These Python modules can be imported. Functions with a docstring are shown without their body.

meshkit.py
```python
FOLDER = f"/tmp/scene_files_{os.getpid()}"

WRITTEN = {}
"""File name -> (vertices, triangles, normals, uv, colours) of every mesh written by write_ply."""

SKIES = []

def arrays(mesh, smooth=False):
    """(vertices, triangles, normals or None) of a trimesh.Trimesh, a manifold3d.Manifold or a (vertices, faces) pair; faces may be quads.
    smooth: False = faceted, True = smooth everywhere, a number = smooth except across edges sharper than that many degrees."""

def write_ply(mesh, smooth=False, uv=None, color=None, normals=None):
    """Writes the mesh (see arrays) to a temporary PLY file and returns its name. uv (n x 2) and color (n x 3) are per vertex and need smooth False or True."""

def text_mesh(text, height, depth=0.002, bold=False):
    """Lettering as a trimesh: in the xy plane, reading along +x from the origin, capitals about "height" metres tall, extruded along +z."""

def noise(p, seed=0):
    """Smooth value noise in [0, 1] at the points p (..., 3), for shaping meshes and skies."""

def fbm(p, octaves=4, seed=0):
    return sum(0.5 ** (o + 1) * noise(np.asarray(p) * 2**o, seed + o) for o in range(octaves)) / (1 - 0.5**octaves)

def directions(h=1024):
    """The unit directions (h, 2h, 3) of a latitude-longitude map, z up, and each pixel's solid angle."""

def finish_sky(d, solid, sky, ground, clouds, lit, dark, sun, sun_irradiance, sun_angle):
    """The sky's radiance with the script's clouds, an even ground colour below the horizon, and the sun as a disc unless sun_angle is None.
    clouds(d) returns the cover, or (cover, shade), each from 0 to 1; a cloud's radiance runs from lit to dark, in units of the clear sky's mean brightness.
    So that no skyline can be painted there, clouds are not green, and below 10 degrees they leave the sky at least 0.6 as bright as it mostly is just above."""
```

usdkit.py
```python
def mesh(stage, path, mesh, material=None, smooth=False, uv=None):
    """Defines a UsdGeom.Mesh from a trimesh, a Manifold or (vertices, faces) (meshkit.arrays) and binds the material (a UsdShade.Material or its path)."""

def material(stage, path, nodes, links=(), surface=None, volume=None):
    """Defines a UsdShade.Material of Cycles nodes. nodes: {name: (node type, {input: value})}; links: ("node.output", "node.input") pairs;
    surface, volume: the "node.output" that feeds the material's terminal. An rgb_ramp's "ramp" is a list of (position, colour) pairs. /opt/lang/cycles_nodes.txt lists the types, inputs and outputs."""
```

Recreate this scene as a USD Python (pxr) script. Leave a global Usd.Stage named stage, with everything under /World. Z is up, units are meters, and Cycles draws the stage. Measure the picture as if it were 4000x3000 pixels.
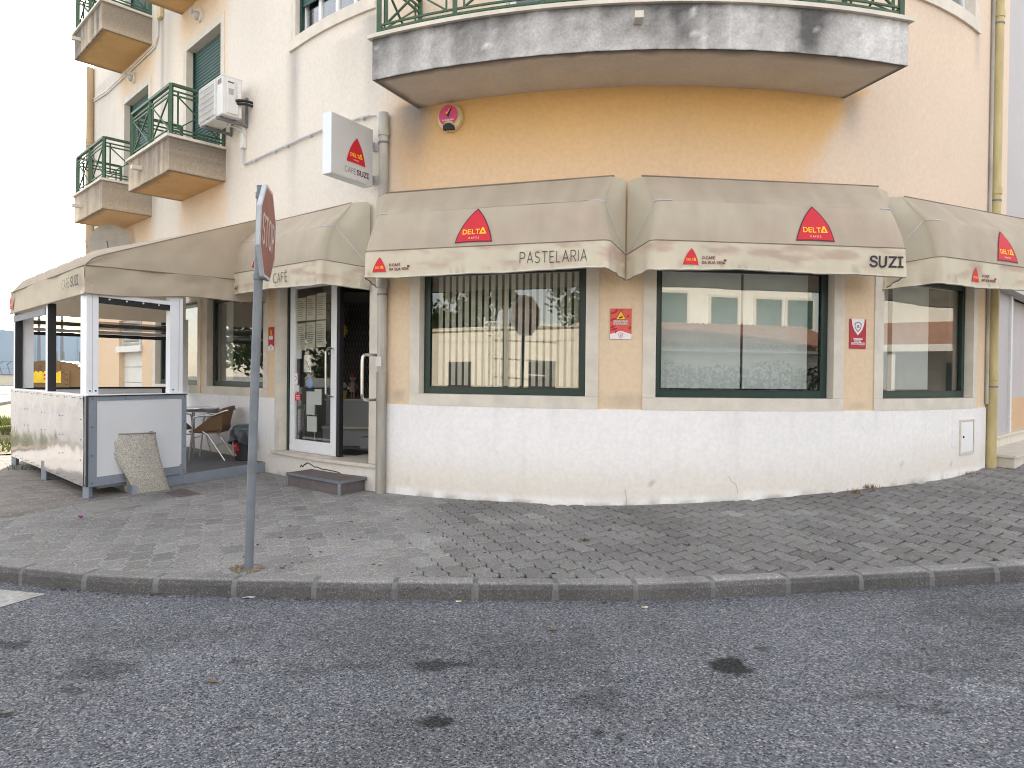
import math, random
import numpy as np, trimesh, shapely
from shapely.geometry import Polygon, box as sbox, LineString, Point
from shapely import affinity
import usdkit, meshkit
from pxr import Usd, UsdGeom, UsdLux, UsdShade, Gf, Sdf, Vt

stage = Usd.Stage.CreateInMemory()
UsdGeom.SetStageUpAxis(stage, UsdGeom.Tokens.z)
UsdGeom.SetStageMetersPerUnit(stage, 1.0)
UsdGeom.Xform.Define(stage, '/World')
SC = 0.87                      # lengths below are in survey units; one unit is 0.87 m
T = Sdf.ValueTypeNames

# ------------------------------------------------------------------ camera, sky, sun, exposure
CAMZ = 1.68
F_PX, PITCH, ROLL = 2692.1, 0.0104, -0.01085
cp, sp, cr, sr = math.cos(PITCH), math.sin(PITCH), math.cos(ROLL), math.sin(ROLL)
_right, _fwd = np.array([1, 0, 0.]), np.array([0, cp, -sp])
_down = -np.cross(_right, _fwd)
_r2, _d2 = cr * _right + sr * _down, -sr * _right + cr * _down
cam = UsdGeom.Camera.Define(stage, '/World/camera')
cam.CreateHorizontalApertureAttr(36.0)
cam.CreateVerticalApertureAttr(27.0)
cam.CreateFocalLengthAttr(F_PX / 4000 * 36.0)
cam.CreateClippingRangeAttr(Gf.Vec2f(0.05, 2000))
_m = Gf.Matrix4d(*[float(x) for x in (*_r2, 0, *(-_d2), 0, *(-_fwd), 0, 0, 0, CAMZ * SC, 1)])
UsdGeom.Xformable(cam).AddTransformOp().Set(_m)
EXPOSURE = 1.62
cam.CreateExposureAttr(EXPOSURE)

SUN_AZ = math.atan2(-0.40, 0.92)           # direction towards the sun, seen from above (x, y)
SUN_EL = math.radians(23)
_s = np.array([math.sin(SUN_AZ) * math.cos(SUN_EL), math.cos(SUN_AZ) * math.cos(SUN_EL), math.sin(SUN_EL)])
sun = UsdLux.DistantLight.Define(stage, '/World/sun')
sun.CreateIntensityAttr(1.0)
sun.CreateAngleAttr(0.5)
sun.CreateNormalizeAttr(True)
sun.CreateColorAttr(Gf.Vec3f(1.0, 0.89, 0.73))
_z = _s; _x = np.cross([0, 0, 1.], _z); _x /= np.linalg.norm(_x); _y = np.cross(_z, _x)
UsdGeom.Xformable(sun).AddTransformOp().Set(Gf.Matrix4d(*[float(v) for v in (*_x, 0, *_y, 0, *_z, 0, 0, 0, 0, 1)]))
sky = UsdLux.DomeLight.Define(stage, '/World/sky')
sky.GetPrim().SetCustomDataByKey('kind', 'structure')
skym = usdkit.material(stage, '/World/Looks/sky', {
    'tc': ('texture_coordinate', {}),
    'sky': ('sky_texture', {'sky_type': 'single_scattering', 'sun_disc': False, 'sun_elevation': SUN_EL, 'sun_rotation': SUN_AZ,
                            'air_density': 1.0, 'aerosol_density': 1.3, 'ozone_density': 1.0}),
    'map': ('mapping', {'scale': (1.0, 1.0, 3.2)}),
    'n': ('noise_texture', {'scale': 1.6, 'detail': 4, 'roughness': 0.55}),
    'cov': ('map_range', {'from_min': 0.30, 'from_max': 0.75, 'to_min': 0.40, 'to_max': 0.64, 'clamp': True}),
    'veil': ('mix', {'color2': (6.5, 6.05, 5.6)}),
    'bg': ('background_shader', {'strength': 0.11})},
    [('tc.generated', 'map.vector'), ('map.vector', 'n.vector'), ('n.fac', 'cov.value'), ('cov.result', 'veil.fac'), ('sky.color', 'veil.color1'), ('veil.color', 'bg.color')],
    surface='bg.background')
UsdShade.MaterialBindingAPI.Apply(sky.GetPrim()).Bind(skym)

# ------------------------------------------------------------------ helpers
used = {}; BAD = []
def numbered(parent, name):
    k = (parent, name); n = used.get(k, -1) + 1; used[k] = n
    return f'{parent}/{name}' if n == 0 else f'{parent}/{name}_{n:03d}'
def ppath(parent):
    return '/World' if parent is None else (parent if isinstance(parent, str) else str(parent.GetPath()))
def tag(o, label=None, cat=None, group=None, kind=None):
    for k, v in (('label', label), ('category', cat), ('group', group), ('kind', kind)):
        if v: o.SetCustomDataByKey(k, v)
    return o
def xf(x, loc, rotz=0, rot=None):
    X = UsdGeom.Xformable(x)
    X.AddTranslateOp().Set(Gf.Vec3d(*[float(v) * SC for v in loc]))
    if rot is not None: X.AddRotateXYZOp().Set(Gf.Vec3f(*[float(v) for v in rot]))
    elif rotz: X.AddRotateZOp().Set(float(rotz))
def thing(name, label, cat, loc=(0, 0, 0), rotz=0, group=None, kind=None, rot=None):
    x = UsdGeom.Xform.Define(stage, numbered('/World', name)); xf(x, loc, rotz, rot)
    return tag(x.GetPrim(), label, cat, group, kind)
def obj(name, mesh, mat, parent=None, smooth=False, col=None, label=None, cat=None, group=None, kind=None, loc=None):
    v, f, n = meshkit.arrays(mesh, smooth)
    if col is not None and len(col) != len(v): col = np.resize(np.asarray(col).mean(0), (len(v), 3)); BAD.append(name)
    m = UsdGeom.Mesh.Define(stage, numbered(ppath(parent), name))
    v = v * SC
    m.CreatePointsAttr(Vt.Vec3fArray.FromNumpy(v.astype(np.float32)))
    m.CreateFaceVertexCountsAttr(Vt.IntArray.FromNumpy(np.full(len(f), 3, np.int32)))
    m.CreateFaceVertexIndicesAttr(Vt.IntArray.FromNumpy(f.astype(np.int32).ravel()))
    m.CreateSubdivisionSchemeAttr('none')
    if n is not None:
        m.CreateNormalsAttr(Vt.Vec3fArray.FromNumpy(n.astype(np.float32))); m.SetNormalsInterpolation('vertex')
    if col is not None:
        UsdGeom.PrimvarsAPI(m).CreatePrimvar('col', T.Color3fArray, 'vertex').Set(Vt.Vec3fArray.FromNumpy(np.asarray(col, np.float32)))
    UsdShade.MaterialBindingAPI.Apply(m.GetPrim()).Bind(mat)
    if loc is not None: xf(m, loc)
    return tag(m.GetPrim(), label, cat, group, kind)
def dup(root, loc, rotz=0, label=None, group=None, rot=None):
    was = root.GetCustomData()
    r = thing(root.GetName(), label or was['label'], was['category'], loc, rotz, group or was.get('group'), rot=rot)
    r.GetReferences().AddInternalReference(root.GetPath()); r.SetInstanceable(True)
    return r
cat_ = trimesh.util.concatenate
def bx(x0, y0, z0, x1, y1, z1):
    return trimesh.creation.box(bounds=[[min(x0, x1), min(y0, y1), min(z0, z1)], [max(x0, x1), max(y0, y1), max(z0, z1)]])
def rbx(x0, y0, z0, x1, y1, z1, b=0.006):
    """box with chamfered edges"""
    lo, hi = np.minimum([x0, y0, z0], [x1, y1, z1]), np.maximum([x0, y0, z0], [x1, y1, z1])
    b = min(b, 0.45 * (hi - lo).min())
    pts = []
    for s in np.ndindex(2, 2, 2):
        c = np.where(s, hi, lo); d = np.where(s, -1, 1)
        for a in range(3):
            q = c + d * b; q[a] = c[a]; pts.append(q)
    return trimesh.convex.convex_hull(np.array(pts))
def tube(pts, r, n=10, closed=False, caps=True):
    pts = np.asarray(pts, float); m = len(pts)
    tan = np.gradient(pts, axis=0); tan /= np.linalg.norm(tan, axis=1, keepdims=True)
    up = np.array([0, 0, 1.]) if abs(tan[0][2]) < 0.9 else np.array([1., 0, 0])
    V = []
    a = np.linspace(0, 2 * np.pi, n, endpoint=False)
    x = np.cross(up, tan[0]); x /= np.linalg.norm(x)
    for i in range(m):
        x = x - tan[i] * (x @ tan[i]); x /= np.linalg.norm(x); y = np.cross(tan[i], x)
        rr = r[i] if np.ndim(r) else r
        V.append(pts[i] + rr * (np.cos(a)[:, None] * x + np.sin(a)[:, None] * y))
    V = np.vstack(V); Fc = []
    for i in range(m - 1):
        for k in range(n):
            p, q = i * n + k, i * n + (k + 1) % n
            Fc += [[p, q, q + n], [p, q + n, p + n]]
    if caps:
        V = np.vstack([V, pts[0], pts[-1]])
        for k in range(n):
            Fc.append([len(V) - 2, (k + 1) % n, k]); Fc.append([len(V) - 1, (m - 1) * n + k, (m - 1) * n + (k + 1) % n])
    return trimesh.Trimesh(V, Fc, process=False)
def bar(p, q, w, h=None, up=(0, 0, 1)):
    """square bar from p to q, w wide and h high"""
    h = h or w; p, q = np.asarray(p, float), np.asarray(q, float)
    d = q - p; L = np.linalg.norm(d); d /= L
    up = np.asarray(up, float)
    if abs(d @ up) > 0.95: up = np.array([1., 0, 0]) if abs(d[0]) < 0.9 else np.array([0, 1., 0])
    s = np.cross(d, up); s /= np.linalg.norm(s); u = np.cross(s, d)
    m = trimesh.creation.box(extents=[L, w, h]); M = np.eye(4); M[:3, 0], M[:3, 1], M[:3, 2], M[:3, 3] = d, s, u, (p + q) / 2
    m.apply_transform(M); return m
def cyl(p, q, r, n=16):
    return tube([p, q], r, n)
def lathe(prof, n=24):
    prof = np.asarray(prof, float); a = np.linspace(0, 2 * np.pi, n, endpoint=False)
    V = np.vstack([np.stack([r * np.cos(a), r * np.sin(a), np.full(n, z)], 1) for r, z in prof]); Fc = []
    for i in range(len(prof) - 1):
        for k in range(n):
            p, q = i * n + k, i * n + (k + 1) % n; Fc += [[p, q, q + n], [p, q + n, p + n]]
    return trimesh.Trimesh(V, Fc, process=False)
def place(m, M):
    m = m.copy(); m.apply_transform(M); return m
def frame_mat(o, x, y, z):
    M = np.eye(4); M[:3, 0], M[:3, 1], M[:3, 2], M[:3, 3] = x, y, z, o; return M
def tri(poly):
    v, f = trimesh.creation.triangulate_polygon(poly, engine='earcut'); v, f = np.asarray(v), np.asarray(f)
    k, inv = np.unique(f, return_inverse=True); return v[k], inv.reshape(f.shape)
def polys(g):
    return [h for h in getattr(g, 'geoms', [g]) if h.geom_type == 'Polygon' and h.area > 1e-7]
def extrude(poly, h):
    return cat_([trimesh.creation.extrude_polygon(g, h, engine='earcut') for g in polys(poly)])
def noise(p, s=0): return meshkit.noise(p, s)
def fbm(p, o=4, s=0): return meshkit.fbm(p, o, s)

# facade: a straight left wing that turns into a round corner and runs on to a straight right wing.
CX, CY, RR, A0 = 1.9964, 15.6228, 7.3342, 0.7752
UE = RR * A0
def PN(u):
    """points and outward normals of the wall face at u metres along it (arrays)"""
    u = np.asarray(u, float); th = np.clip(u, -UE, UE) / RR; e = u - np.clip(u, -UE, UE)
    n = np.stack([np.sin(th), -np.cos(th)], -1); t = np.stack([np.cos(th), np.sin(th)], -1)
    return np.array([CX, CY]) + RR * n + e[..., None] * t, n, t
def W3(u, d, z):
    p, n, t = PN(u); q = p + n * np.asarray(d, float)[..., None] if np.ndim(d) else p + n * d
    return np.concatenate([q, np.broadcast_to(np.asarray(z, float), q.shape[:-1])[..., None]], -1)
def wall_uv(x, y):
    """(u, distance in front of the wall) of ground points"""
    x, y = np.asarray(x, float), np.asarray(y, float)
    th = np.arctan2(x - CX, CY - y); r = np.hypot(x - CX, y - CY)
    u, off = th * RR, r - RR
    for sgn in (-1, 1):
        p, n, t = PN(sgn * UE)
        e = ((x - p[0]) * t[0] + (y - p[1]) * t[1]) * sgn; o = (x - p[0]) * n[0] + (y - p[1]) * n[1]
        k = (th * sgn > A0) | ((e > 0) & (sgn * (x - CX) > 0))
        u, off = np.where(k, sgn * (UE + e), u), np.where(k, o, off)
    return u, off
def cut_cells(x0, y0, x1, y1, poly):
    """triangles of the outline cut along a grid; whole cells become two triangles each"""
    cells = shapely.box(x0, y0, x1, y1); shapely.prepare(poly)
    full = shapely.contains_properly(poly, cells); hit = shapely.intersects(poly, cells) & ~full
    q = np.stack([np.stack([x0, y0], -1), np.stack([x1, y0], -1), np.stack([x1, y1], -1), np.stack([x0, y1], -1)], 1)[full]
    k = np.arange(len(q))[:, None] * 4
    V, Fc, n = [q.reshape(-1, 2)], [np.vstack([k + [0, 1, 2], k + [0, 2, 3]])], 4 * len(q)
    for g in shapely.intersection(cells[hit], poly):
        for h in polys(g):
            v, f = tri(h); V.append(v); Fc.append(f + n); n += len(v)
    return np.vstack(V), np.vstack(Fc).astype(int)
def bent(poly, d0, d1, du=0.15, dz=None, colour=None, back=True):
    """slab of the outline poly(u, z) bent along the facade between the distances d0 < d1 from its face"""
    u0, z0, u1, z1 = poly.bounds
    us = np.arange(math.floor(u0 / du), math.ceil(u1 / du) + 1) * du
    zs = np.arange(math.floor(z0 / dz), math.ceil(z1 / dz) + 1) * dz if dz else np.array([z0 - 1, z1 + 1])
    gu, gz = np.meshgrid(us[:-1], zs[:-1], indexing='ij')
    gu2, gz2 = np.meshgrid(us[1:], zs[1:], indexing='ij')
    V, Fc = cut_cells(gu.ravel(), gz.ravel(), gu2.ravel(), gz2.ravel(), poly)
    key = np.round(V, 5); uq, inv = np.unique(key, axis=0, return_inverse=True); inv = inv.ravel()
    V, Fc = uq, inv[Fc]
    Fc = Fc[(Fc[:, 0] != Fc[:, 1]) & (Fc[:, 1] != Fc[:, 2]) & (Fc[:, 0] != Fc[:, 2])]
    a = V[Fc[:, 1]] - V[Fc[:, 0]]; b = V[Fc[:, 2]] - V[Fc[:, 0]]
    flip = a[:, 0] * b[:, 1] - a[:, 1] * b[:, 0] < 0; Fc[flip] = Fc[flip][:, ::-1]
    e = np.vstack([Fc[:, [0, 1]], Fc[:, [1, 2]], Fc[:, [2, 0]]])
    have = set(map(tuple, e)); rim = np.array([q for q in map(tuple, e) if (q[1], q[0]) not in have])
    N = len(V)
    P = np.vstack([W3(V[:, 0], d1, V[:, 1]), W3(V[:, 0], d0, V[:, 1])])
    parts = [Fc] + ([Fc[:, ::-1] + N] if back else [])
    c = None
    if len(rim):
        i, j = rim[:, 0], rim[:, 1]
        rp = np.vstack([P[i], P[j], P[j + N], P[i + N]]); k = len(rim); o = 2 * N
        ar = np.arange(k) + o
        parts += [np.stack([ar, ar + 2 * k, ar + k], 1), np.stack([ar, ar + 3 * k, ar + 2 * k], 1)]
        P = np.vstack([P, rp])
    if colour is not None:
        U = np.vstack([V, V] + ([V[i], V[j], V[j], V[i]] if len(rim) else []))
        c = colour(U[:, 0], U[:, 1])
    m = trimesh.Trimesh(P, np.vstack(parts), process=False)
    return (m, c) if colour is not None else m

# ------------------------------------------------------------------ materials
def srgb(r, g, b):
    c = np.array([r, g, b]) / 255.0
    return tuple(float(x) for x in np.where(c <= 0.04045, c / 12.92, ((c + 0.055) / 1.055) ** 2.4))
def L(name): return f'/World/Looks/{name}'
def mat(name, col, rough=0.6, metal=0.0, var=0.12, scale=6.0, bump=0.0, bscale=80.0, detail=4, spec=0.5, coat=0.0, tint=None, vcol=False, transl=0.0, stretch=None):
    """principled surface with a tone that wanders, optional fine relief; vcol: colour from the mesh"""
    lo = tuple(c * (1 - var) for c in col); hi = tuple(min(1, c * (1 + var)) for c in (tint or col))
    N = {'tc': ('texture_coordinate', {}), 'map': ('mapping', {'scale': stretch or (1, 1, 1)}), 'n': ('noise_texture', {'scale': scale, 'detail': detail, 'roughness': 0.6}),
         'r': ('rgb_ramp', {'ramp': [(0.3, lo), (0.7, hi)]}), 'p': ('principled_bsdf', {'roughness': rough, 'metallic': metal, 'specular_ior_level': spec, 'coat_weight': coat})}
    K = [('tc.object', 'map.vector'), ('map.vector', 'n.vector'), ('n.fac', 'r.fac')]
    src = 'r.color'
    if vcol:
        N['r'] = ('rgb_ramp', {'ramp': [(0.3, (1 - var,) * 3), (0.7, (1 + var,) * 3)]})
        N['a'] = ('attribute', {'attribute': 'col'}); N['mx'] = ('mix', {'mix_type': 'multiply', 'fac': 1.0})
        K += [('a.color', 'mx.color1'), ('r.color', 'mx.color2')]; src = 'mx.color'
    K.append((src, 'p.base_color'))
    if bump:
        N['bn'] = ('noise_texture', {'scale': bscale, 'detail': 3, 'roughness': 0.65}); N['b'] = ('bump', {'strength': bump, 'distance': 0.01})
        K += [('tc.object', 'bn.vector'), ('bn.fac', 'b.height'), ('b.normal', 'p.normal')]
    out = 'p.BSDF'
    if transl:
        N['t'] = ('diffuse_bsdf', {}); del N['t']; N['t'] = ('translucent_bsdf', {}); N['ms'] = ('mix_closure', {'fac': transl})
        K += [(src, 't.color'), ('p.BSDF', 'ms.closure1'), ('t.BSDF', 'ms.closure2')]; out = 'ms.closure'
    return usdkit.material(stage, L(name), N, K, surface=out)
def asphalt():
    N = {'tc': ('texture_coordinate', {}), 'v': ('voronoi_texture', {'scale': 122.0, 'randomness': 1.0}), 'v2': ('voronoi_texture', {'scale': 62.0}), 'hs': ('separate_color', {}), 'hs2': ('separate_color', {}),
         'big': ('noise_texture', {'scale': 0.8, 'detail': 6, 'roughness': 0.65}),
         'stone': ('rgb_ramp', {'ramp': [(0.0, (0.036, 0.041, 0.053)), (0.18, (0.102, 0.112, 0.132)), (0.50, (0.167, 0.179, 0.202)), (0.80, (0.234, 0.246, 0.268)), (0.97, (0.40, 0.41, 0.425))]}),
         'pale': ('rgb_ramp', {'ramp': [(0.0, (0, 0, 0)), (0.945, (0, 0, 0)), (0.952, (0.55,) * 3), (1.0, (1, 1, 1))]}), 'near': ('rgb_ramp', {'ramp': [(0.0, (1, 1, 1)), (0.30, (1, 1, 1)), (0.42, (0, 0, 0))]}),
         'pm': ('mix', {'mix_type': 'multiply', 'fac': 1.0}), 'bw': ('rgb_to_bw', {}), 'm0': ('mix', {'color2': (0.62, 0.61, 0.59)}),
         'patch': ('rgb_ramp', {'ramp': [(0.30, (0.80, 0.79, 0.78)), (0.5, (1, 1, 1)), (0.72, (1.10, 1.10, 1.11))]}), 'm2': ('mix', {'mix_type': 'multiply', 'fac': 1.0}),
         'a': ('attribute', {'attribute': 'col'}), 'm3': ('mix', {'mix_type': 'multiply', 'fac': 1.0}),
         'b': ('bump', {'strength': 0.9, 'distance': 0.008, 'invert': True}), 'p': ('principled_bsdf', {'roughness': 0.85, 'specular_ior_level': 0.3})}
    K = [('tc.object', 'v.vector'), ('tc.object', 'v2.vector'), ('tc.object', 'big.vector'), ('v.color', 'hs.color'), ('hs.r', 'stone.fac'), ('v2.color', 'hs2.color'), ('hs2.g', 'pale.fac'), ('v2.distance', 'near.fac'),
         ('pale.color', 'pm.color1'), ('near.color', 'pm.color2'), ('pm.color', 'bw.color'), ('bw.val', 'm0.fac'), ('stone.color', 'm0.color1'),
         ('big.fac', 'patch.fac'), ('m0.color', 'm2.color1'), ('patch.color', 'm2.color2'), ('m2.color', 'm3.color1'), ('a.color', 'm3.color2'), ('m3.color', 'p.base_color'), ('v.distance', 'b.height'), ('b.normal', 'p.normal')]
    return usdkit.material(stage, L('asphalt'), N, K, surface='p.BSDF')
def speckled(name, base, dark, light, scale=160.0, rough=0.85, bump=0.35, vary=0.10, big=1.2):
    """concrete with fine exposed grains; the tone differs from piece to piece"""
    N = {'tc': ('texture_coordinate', {}), 'geo': ('geometry', {}), 'v': ('voronoi_texture', {'scale': scale}), 'hs': ('separate_color', {}),
         'g': ('rgb_ramp', {'ramp': [(0.0, dark), (0.35, base), (0.82, base), (0.97, light)]}),
         'n': ('noise_texture', {'scale': big, 'detail': 5, 'roughness': 0.6}), 'nr': ('rgb_ramp', {'ramp': [(0.3, (0.82,) * 3), (0.7, (1.13,) * 3)]}),
         'm1': ('mix', {'mix_type': 'multiply', 'fac': 1.0}), 'a': ('attribute', {'attribute': 'col'}), 'm2': ('mix', {'mix_type': 'multiply', 'fac': 1.0}),
         'b': ('bump', {'strength': bump, 'distance': 0.004}), 'p': ('principled_bsdf', {'roughness': rough, 'specular_ior_level': 0.3})}
    K = [('geo.position', 'v.vector'), ('geo.position', 'n.vector'), ('v.color', 'hs.color'), ('hs.r', 'g.fac'), ('n.fac', 'nr.fac'), ('g.color', 'm1.color1'), ('nr.color', 'm1.color2'),
         ('m1.color', 'm2.color1'), ('a.color', 'm2.color2'), ('m2.color', 'p.base_color'), ('v.distance', 'b.height'), ('b.normal', 'p.normal')]
    return usdkit.material(stage, L(name), N, K, surface='p.BSDF')
def glass(name, base=0.065, tint=(0.95, 0.97, 0.965), wave=0.0):
    """pane surface: clear, with a mirror share that grows towards grazing view and is alike from both sides"""
    N = {'t': ('transparent_bsdf', {'color': tint}), 'g': ('glossy_bsdf', {'color': (1, 1, 1), 'roughness': 0.0}), 'w': ('layer_weight', {'blend': 0.5}),
         'pw': ('math', {'math_type': 'power', 'value2': 4.0}), 'ad': ('math', {'math_type': 'multiply_add', 'value2': 0.75, 'value3': base}), 'm': ('mix_closure', {})}
    K = [('w.facing', 'pw.value1'), ('pw.value', 'ad.value1'), ('ad.value', 'm.fac'), ('t.BSDF', 'm.closure1'), ('g.BSDF', 'm.closure2')]
    if wave:
        N['tc'] = ('texture_coordinate', {}); N['n'] = ('noise_texture', {'scale': 1.6, 'detail': 0}); N['b'] = ('bump', {'strength': wave, 'distance': 0.02})
        K += [('tc.object', 'n.vector'), ('n.fac', 'b.height'), ('b.normal', 'g.normal')]
    return usdkit.material(stage, L(name), N, K, surface='m.closure')
def steel(name, col, rough, wave=0.0, wscale=3.0, metal=1.0):
    N = {'tc': ('texture_coordinate', {}), 'n': ('noise_texture', {'scale': wscale, 'detail': 2, 'roughness': 0.5}), 'b': ('bump', {'strength': wave, 'distance': 0.05}),
         'p': ('principled_bsdf', {'base_color': col, 'metallic': metal, 'roughness': rough})}
    K = [('tc.object', 'n.vector')]
    if wave: K += [('n.fac', 'b.height'), ('b.normal', 'p.normal')]
    return usdkit.material(stage, L(name), N, K, surface='p.BSDF')

M = {}
M['asphalt'] = asphalt()
M['paver'] = speckled('paver', (0.222, 0.224, 0.218), (0.112, 0.114, 0.112), (0.48, 0.48, 0.46), 190)
M['brick_paver'] = speckled('brick_paver', (0.215, 0.20, 0.18), (0.12, 0.114, 0.105), (0.36, 0.34, 0.31), 200)
M['kerb'] = speckled('kerb_concrete', (0.094, 0.092, 0.090), (0.062, 0.061, 0.060), (0.22, 0.22, 0.215), 220)
M['bed'] = mat('joint_filling', (1, 1, 1), 0.95, var=0.16, scale=9, vcol=True, bump=0.3, bscale=120)
M['mortar'] = mat('mortar', (0.155, 0.155, 0.155), 0.9, var=0.2, scale=14, bump=0.4)
M['soil'] = mat('soil', (0.20, 0.155, 0.10), 0.95, var=0.35, scale=1.3, bump=0.6, bscale=25)
M['earth'] = mat('dry_ground', (0.24, 0.20, 0.13), 0.95, var=0.3, scale=0.25)
M['plaster'] = mat('painted_plaster', (1, 1, 1), 0.88, var=0.055, scale=22, vcol=True, bump=0.22, bscale=190, spec=0.25)
M['rough_plaster'] = mat('stained_plaster', (1, 1, 1), 0.92, var=0.16, scale=38, vcol=True, bump=0.45, bscale=120, spec=0.2)
M['stone'] = mat('limestone', (0.62, 0.572, 0.495), 0.7, var=0.10, scale=5, bump=0.12, bscale=140, spec=0.35)
M['reveal_stone'] = M['stone']
M['green_alu'] = mat('dark_green_aluminium', (0.008, 0.026, 0.021), 0.33, var=0.1)
M['green_rail'] = mat('green_painted_iron', (0.034, 0.085, 0.040), 0.42, var=0.25, scale=9)
M['shutter'] = mat('green_shutter', (0.035, 0.085, 0.078), 0.5, var=0.12)
M['white_alu'] = mat('white_aluminium', (0.74, 0.75, 0.77), 0.33, var=0.03)
M['post_alu'] = mat('white_terrace_post', (0.80, 0.82, 0.86), 0.38, var=0.05, scale=2)
M['frost'] = mat('frosted_panel', (0.82, 0.84, 0.88), 0.32, var=0.04, scale=1.0, transl=0.10)
M['black_rubber'] = mat('black_rubber', (0.014, 0.014, 0.017), 0.6, var=0.1)
M['galv'] = mat('galvanised_steel', (0.165, 0.185, 0.205), 0.55, metal=0.35, var=0.16, scale=7)
M['galv_edge'] = mat('sign_rim_paint', (0.42, 0.45, 0.49), 0.5, var=0.12, scale=8)
M['panel_frame'] = mat('blue_grey_frame', (0.245, 0.275, 0.325), 0.4, metal=0.25, var=0.08)
M['mirror_sheet'] = steel('polished_sheet', (0.64, 0.60, 0.575), 0.12, 0.26, 2.0, 0.82)
M['inox'] = steel('stainless_tube', (0.66, 0.66, 0.67), 0.20)
M['alu_tube'] = steel('aluminium_tube', (0.80, 0.81, 0.83), 0.22)
M['fabric'] = mat('awning_fabric', (1, 1, 1), 0.85, var=0.05, scale=3, vcol=True, bump=0.10, bscale=420, spec=0.2, transl=0.22)
M['piping'] = mat('awning_piping', (0.21, 0.17, 0.135), 0.8)
M['white_edge'] = mat('white_hem', (0.62, 0.60, 0.54), 0.7)
M['red_print'] = mat('red_print', srgb(196, 24, 44), 0.6, var=0.05)
M['dark_red'] = mat('dark_red_print', srgb(92, 22, 40), 0.6)
M['yellow_print'] = mat('yellow_print', srgb(250, 190, 30), 0.6, var=0.02)
M['cream_print'] = mat('cream_print', srgb(240, 222, 200), 0.6)
M['dark_print'] = mat('dark_print', srgb(38, 32, 46), 0.6)
M['maroon_print'] = mat('maroon_print', srgb(110, 30, 44), 0.6)
M['grey_print'] = mat('grey_print', srgb(70, 62, 64), 0.6)
M['white_print'] = mat('white_print', (0.74, 0.73, 0.74), 0.6, var=0.02)
M['sign_face'] = mat('sign_face', (0.56, 0.555, 0.55), 0.35, var=0.02)
M['sign_edge'] = mat('sign_edge', (0.66, 0.69, 0.73), 0.3, metal=0.2, var=0.03)
M['pipe_grey'] = mat('grey_pvc', (0.40, 0.38, 0.345), 0.55, var=0.3, scale=7, stretch=(1, 1, 0.25))
M['pipe_steel'] = mat('worn_steel_pipe', (0.30, 0.285, 0.25), 0.5, metal=0.4, var=0.35, scale=6, stretch=(1, 1, 0.2))
M['pipe_yellow'] = mat('yellow_pipe', (0.47, 0.39, 0.185), 0.6, var=0.22, scale=6, stretch=(1, 1, 0.25))
M['pipe_beige'] = mat('beige_pipe', (0.42, 0.30, 0.17), 0.6, var=0.2, scale=5, stretch=(1, 1, 0.2))
M['conduit'] = mat('grey_conduit', (0.50, 0.50, 0.52), 0.5, var=0.06)
M['ac_white'] = mat('air_conditioner_white', (0.66, 0.655, 0.63), 0.42, var=0.04)
M['ac_dark'] = mat('air_conditioner_dark', (0.10, 0.10, 0.11), 0.6)
M['ac_bracket'] = mat('steel_bracket', (0.18, 0.19, 0.21), 0.5, metal=0.3)
M['cream_plastic'] = mat('cream_plastic', (0.60, 0.47, 0.26), 0.4, var=0.05)
M['lampglass'] = mat('lamp_glass', (0.42, 0.38, 0.33), 0.25)
M['dish'] = mat('dish_paint', (0.42, 0.40, 0.36), 0.5)
M['wicker'] = mat('brown_wicker', (0.15, 0.085, 0.036), 0.6, var=0.4, scale=60, bump=0.8, bscale=150)
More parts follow.
